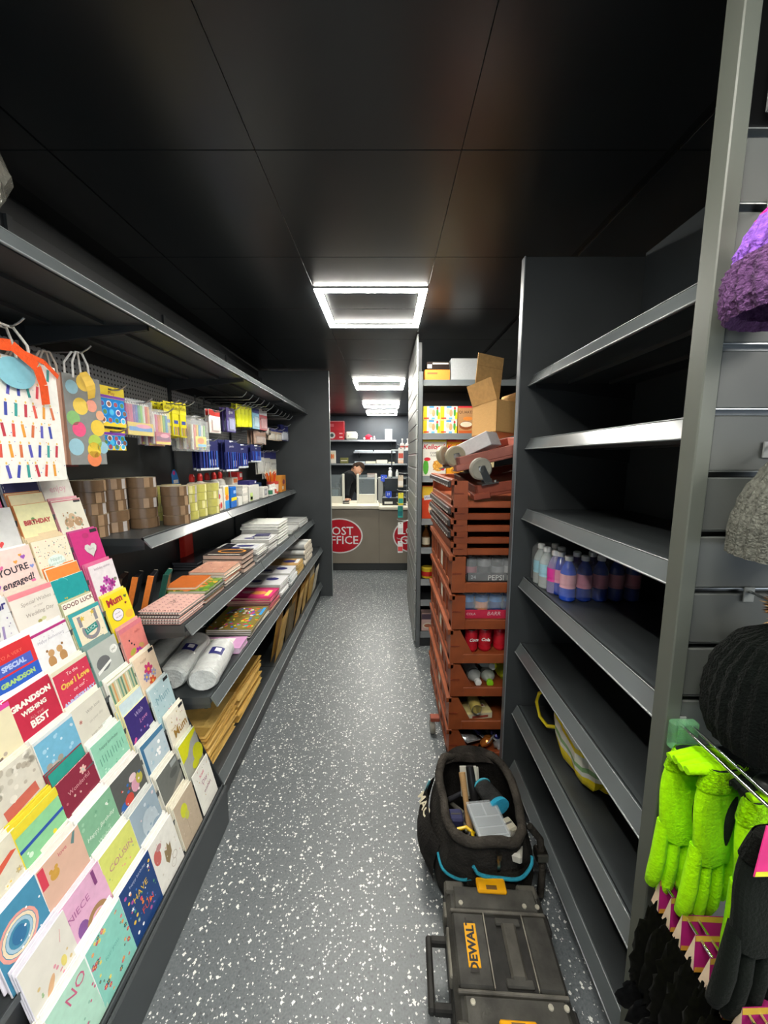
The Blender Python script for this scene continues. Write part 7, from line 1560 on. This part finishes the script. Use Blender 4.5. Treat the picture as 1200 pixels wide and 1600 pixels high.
for i, (x, y, z, c, l) in enumerate(((.255, 1.235, .20, '#34365a', 'navy cloth roll in the left of the tool bag'), (.42, 1.165, .235, '#b3ae9c', 'cream packet at the right of the organiser'), (.423, 1.12, .232, '#6a675f', 'grey fittings pouch beside the cream packet'), (.418, 1.085, .232, '#c9c6ba', 'pale tub at the near right of the organiser'))):
    tag(part('pouch', MB().bev(-.025, .025, -.025, .025, -.018, .014, c, .006, Matrix.Rotation(.4 * i, 4, 'Z')).box(-.018, .018, -.003, .003, .0138, .0148, '#4a4844', Matrix.Rotation(.4 * i, 4, 'Z')), 'paper', M=flat_on((x, y, z))), l, 'pouch')
tag(part('paper_bundle', MB().bev(-.035, .03, -.004, .004, -.05, .05, '#cfcdbf', .001).bev(-.02, .04, .006, .012, -.06, .045, '#b9b7aa', .001), 'paper', M=Matrix.Translation((.325, 1.335, .255)) @ Matrix.Rotation(-.5, 4, 'X')), 'crumpled white papers tucked behind the black handled bar', 'paper')
for i in range(9):
    q_ = random.Random(i); x, y = .338 + q_.uniform(-.09, .08), 1.235 + q_.uniform(-.10, .10)
    tag(part('hand_tool', MB().tube([(-.05, 0, 0), (.02, .004, .005), (.06, 0, 0)], .009, ['#3a3a3a', '#5a5750', '#2a2a30'][i % 3], 7, rs=[.010, .008, .004]).ball((-.055, 0, 0), .011, '#24221f', 7, 5), 'dusty_plastic', M=Matrix.Translation((x, y, .165 + .004 * i)) @ Matrix.Rotation(q_.uniform(0, 3), 4, 'Z')), ('first', 'second', 'third', 'fourth', 'fifth', 'sixth', 'seventh', 'eighth', 'uppermost')[i] + ' dark hand tool from the bottom of the heap inside the open tool bag', 'tool', 'dark tools deep in the bag')

# ---------------------------------------------------------------- hats and gloves on the slatted display
def prong(label, x, z, y1, dbl=False):
    t = thing('display_hook', label, 'hook', (0, 0, 0), group='chrome arms on the slatted display')
    m = MB().bev(x - .010, x + .010, SLY - .0105, SLY - .0078, z - .020, z + .008, '#8d918f', .001)
    part('hook_plate', m, 'laminate', t)
    for dx in ((-.009, .009) if dbl else (0,)):
        part('arm', MB().tube([(x + dx, SLY - .010, z), (x + dx, y1 + .02, z - .006), (x + dx, y1, z + .004)], .003, '#d3d8d8', 8), 'chrome', t)
    if dbl: part('end_bar', MB().tube([(x - .009, y1, z + .004), (x + .009, y1, z + .004)], .0035, '#e2e6e6', 8), 'chrome', t)
    return t
prong('double chrome arm that carries the neon gloves', .563, 1.004, .40, True)
prong('double chrome arm that carries the fluffy black socks', .545, .690, .385, True)
for z, x in ((1.90, .615), (1.52, .66), (1.26, .66)): prong({1.90: 'chrome arm behind the purple bobble hat', 1.52: 'chrome arm behind the grey knitted hat', 1.26: 'chrome arm behind the black fur bobble hat'}[z], x, z, .585)
def ribbed(prof, n, col, rib=.05, k=26, sq=1.0):
    """knitted tube: radius ripples around; col(v) gives the colour of each height band"""
    mb = MB(); m = len(prof) - 1
    def f(u, v):
        i = min(int(v * m), m - 1); w_ = v * m - i
        r = prof[i][0] * (1 - w_) + prof[i + 1][0] * w_; z = prof[i][1] * (1 - w_) + prof[i + 1][1] * w_
        a = 2 * PI * u
        r *= 1 + rib * math.cos(k * a) * (.6 + .4 * math.sin(60 * v))
        return (r * math.cos(a), sq * r * math.sin(a), z)
    return mb.grid(f, k * 4, m * 4, (lambda u, v: col(v)) if callable(col) else col)
def pompom(c, r, cols, n=420):
    mb = MB().ball(c, r * .72, cols[0], 14, 10, jit=.1); c = Vector(c); q_ = random.Random(2)
    for i in range(n):
        d = Vector((q_.gauss(0, 1), q_.gauss(0, 1), q_.gauss(0, 1))).normalized()
        e = d.cross(Vector((.3, .5, .8))).normalized() * r * .07; f = d.cross(e).normalized() * r * .07
        p = c + d * r * .6; tip = c + d * r * q_.uniform(.9, 1.12) + e * q_.uniform(-1, 1)
        mb.add([p + e, p - e * .5 + f, p - e * .5 - f, tip], [(0, 1, 3), (1, 2, 3), (2, 0, 3)], cols[i % len(cols)])
    return mb
t = thing('bobble_hat', 'purple and pink knitted bobble hat with a tan leather tag', 'hat', (.584, .560, 1.700), .2, 'hats on the slatted display')
part('cuff', ribbed([(.078, .012), (.090, 0), (.098, .02), (.098, .06), (.092, .075), (.082, .072)], 0, '#5d3f66', .05, 24), 'knit', t, label='deep purple ribbed cuff')
part('crown', ribbed([(.086, .06), (.088, .09), (.074, .125), (.052, .155), (.028, .172)], 0, lambda v: '#8a5ac0' if v < .55 else '#e8308f', .05, 24), 'knit', t, label='lilac and hot pink ribbed crown')
part('pompom', pompom((.0, 0, .205), .055, ['#a0287a', '#7a2a7a', '#5a2a6a', '#c03a90']), 'fur', t, label='shaggy magenta pompom')
part('leather_tag', MB().bev(-.004, .004, -.013, .013, -.020, .020, '#d9a24a', .001), 'cardboard', t, M=Matrix.Rotation(math.radians(203), 4, 'Z') @ Matrix.Translation((.1015, 0, .045)), label='tan leather tag')
t = thing('knitted_hat', 'mottled grey knitted hat with a folded light grey cuff', 'hat', (.655, .575, 1.345), 0, 'hats on the slatted display')
part('crown', ribbed([(.100, .0), (.100, .05), (.088, .10), (.062, .15), (.03, .175), (.002, .178)], 0, '#5e5f58', .04, 30), 'knit', t)
part('cuff', MB().bev(-.055, .06, -.109, -.101, .02, .085, '#9a9a98', .004), 'knit', t, label='light grey folded patch')
t = thing('bobble_hat', 'black knitted hat with a brown fur pompom and a silver brooch', 'hat', (.650, .575, 1.03), 0, 'hats on the slatted display')
part('crown', ribbed([(.094, .0), (.104, .03), (.106, .08), (.096, .13), (.070, .175), (.03, .20)], 0, '#0a0e0c', .03, 30), 'knit', t)
part('pompom', pompom((0, -.01, .232), .050, ['#a5794a', '#6a4a2e', '#c49a66', '#3a2a1e']), 'fur', t, label='brown fur pompom')
part('brooch', MB().tube([(-.052, -.096, .145), (-.045, -.100, .17), (-.02, -.104, .175)], .003, '#b9b7a8', 6).bev(-.04, -.01, -.110, -.104, .125, .15, '#a9a796', .002), 'chrome', t, label='silver brooch')
NEON = '#a6f000'
def glove(label, M, fcol, bcol, spread=.0, hdr=None, thick=.012, group='gloves on the chrome arm'):
    """flat hung glove: cuff at the top, five separate fingers hanging down"""
    t = thing('work_glove', label, 'glove', M=M, group=group)
    dark = fcol != NEON
    def body(u, v):
        q = 2 * PI * u; hw = .040 + .012 * math.sin(PI * min(1, v * 1.05)) ; th = thick * (1.0 + .15 * math.sin(PI * v))
        x, z = sup(q, hw, th, 2.6)
        return (x, -.185 * v + .003 * math.sin(6 * x / hw) * v, z + .003 * math.sin(7 * v + 5 * u))
    part('palm', MB().grid(body, 24, 12, fcol).poly([body(i / 24, 0) for i in range(24)], bcol).poly([body(1 - i / 24, 1) for i in range(24)], fcol), 'cloth', t)
    part('cuff', MB().grid(lambda u, v: tuple(c * k for c, k in zip(body(u, .22 * v), (1.06, 1, 1.15))), 24, 4, bcol if dark else '#8fd400'), 'knit', t)
    for i, (x, L_) in enumerate(((-.037, .110), (-.0125, .135), (.0125, .128), (.037, .098))):
        part('finger', MB().tube([(x, -.150, 0), (x * (1.03 + spread), -.185 - L_ * .35, .005), (x * (1.06 + spread), -.185 - L_ * .7, .004), (x * (1.02 + spread), -.185 - L_ * .93, -.002), (x * (1.0 + spread), -.185 - L_, -.004)], .0115, fcol, 9, rs=[.0100, .0128, .0125, .0095, .003]), 'cloth', t)
    part('thumb', MB().tube([(.038, -.075, .002), (.056, -.115, .008), (.062, -.160, .010), (.060, -.195, .008), (.058, -.205, .006)], .012, fcol, 9, rs=[.013, .0145, .013, .010, .003]), 'cloth', t)
    part('back_patch', MB().grid(lambda u, v: (.004 + .026 * u - .006 * v, -.045 - .115 * v, thick * 1.22 + .002 - .006 * (2 * u - 1) ** 2 - .004 * (2 * v - 1) ** 2), 5, 8, bcol), 'cloth', t)
    if hdr:
        h_ = part('header_card', MB().bev(-.055, .055, -.045, .035, thick + .003, thick + .0045, '#ee3a8c', .0004), 'print', t)
        part('printed_picture', MB().rect(0, -.040, .108, .008, '#e8e83a', thick + .0049).add([(-.05, .035, thick + .0049), (.0, .035, thick + .0049), (.055, -.005, thick + .0049), (.055, .01, thick + .0049)], [(0, 3, 2), (0, 2, 1)], '#d8e63a').add([(.0, .035, thick + .0050), (.055, .035, thick + .0050), (.055, .01, thick + .0050)], [(0, 2, 1)], '#6a3ab0').rect(.035, -.025, .028, .018, '#f2f0f2', thick + .0052), 'print', h_)
    return t
glove('neon yellow-green glove nearest the panel, hanging beside the edge post', facing_y((.572, .638, .968), roll=-.07), NEON, '#17201a')
glove('second neon yellow-green glove on the arm, black back patch', facing_y((.592, .600, .972), roll=-.06, yaw=.25), NEON, '#17201a', .2)
glove('third neon yellow-green glove, turned sideways behind the pink header card', facing_y((.618, .562, .955), roll=-.02, yaw=.45), NEON, '#1a221c', .1)
glove('black glove with a pink and yellow header card, nearest the camera', facing_y((.566, .480, .965), roll=-.10, yaw=.10), '#0c120d', '#0a0d0a', .1, True, .014)
tag(part('packing_film', MB().bev(.535, .585, SLY - .030, SLY - .012, .955, 1.012, '#8fe0a0', .004), 'clear_film'), 'clear hanging film at the back of the neon glove arm', 'film')
for i, (x0, y, z) in enumerate(((.535, .632, .962), (.60, .585, .955))):
    t = thing('work_glove', ('folded neon glove top lying across the arm by the post', 'folded black and neon glove lying across the arm to the right')[i], 'glove', (x0, y, z), .1, 'folded gloves across the arm')
    for k in range(4): part('finger', MB().tube([(-.02, -.012 * k, .004 * (k % 2)), (.03, -.012 * k - .004, .008), (.075, -.012 * k - .006, 0)], .010, NEON if i == 0 or k == 3 else '#202622', 8, rs=[.007, .011, .010]), 'cloth', t)
    part('cuff', MB().bev(.07, .13, -.045, .008, -.010, .010, '#1a201c', .005), 'knit', t)
tag(part('glove_fingertip', MB().ball((0, 0, 0), (.030, .018, .016), '#3a3d3b', 10, 8), 'plastic', M=flat_on((.617, .545, .985))), 'rubbery grey black fingertip of a glove beside the arm', 'glove')
for k in range(8):
    y = .632 - .0285 * k
    t = thing('fluffy_socks', ('first', 'second', 'third', 'fourth', 'fifth', 'sixth', 'seventh', 'last')[k] + ' pair of fluffy black socks on the lower arm, counted from the panel', 'socks', (.556, y, .690), rnd.uniform(-.06, .06), 'fluffy black socks with pink headers')
    q_ = random.Random(k)
    part('header_card', MB().add([(-.030, -.001, .008), (.040, -.001, .008), (.042, -.010, -.052), (-.034, -.010, -.052), (-.034, .010, -.052), (.042, .010, -.052)], [(0, 3, 2, 1), (0, 1, 5, 4)], '#a8206e')
         .add([(-.0302, -.001, .008), (-.0342, .010, -.052), (-.0342, -.010, -.052)], [(0, 1, 2)], '#e0c8ac'), 'paper', t, label='folded magenta header card')
    part('printed_picture', MB().add([(-.033, -.0105, -.044), (.0415, -.0105, -.044), (.042, -.0112, -.053), (-.034, -.0112, -.053)], [(0, 3, 2, 1)], '#d8a23a').add([(-.030, -.0018, .007), (.040, -.0018, .007), (.0402, -.003, -.003), (-.0305, -.003, -.003)], [(0, 3, 2, 1)], '#c9a83a'), 'print', t)
    for sx in (-1, 1):
        part('sock', MB().ball((sx * .028 + .004, .0 + .003 * sx, -.165), (.046, .0115, .118), '#080904', 26, 22, jit=.16).ball((sx * .030 - .002, 0, -.262), (.054, .0115, .040), '#0a0b0c', 20, 12, jit=.18), 'fur', t)
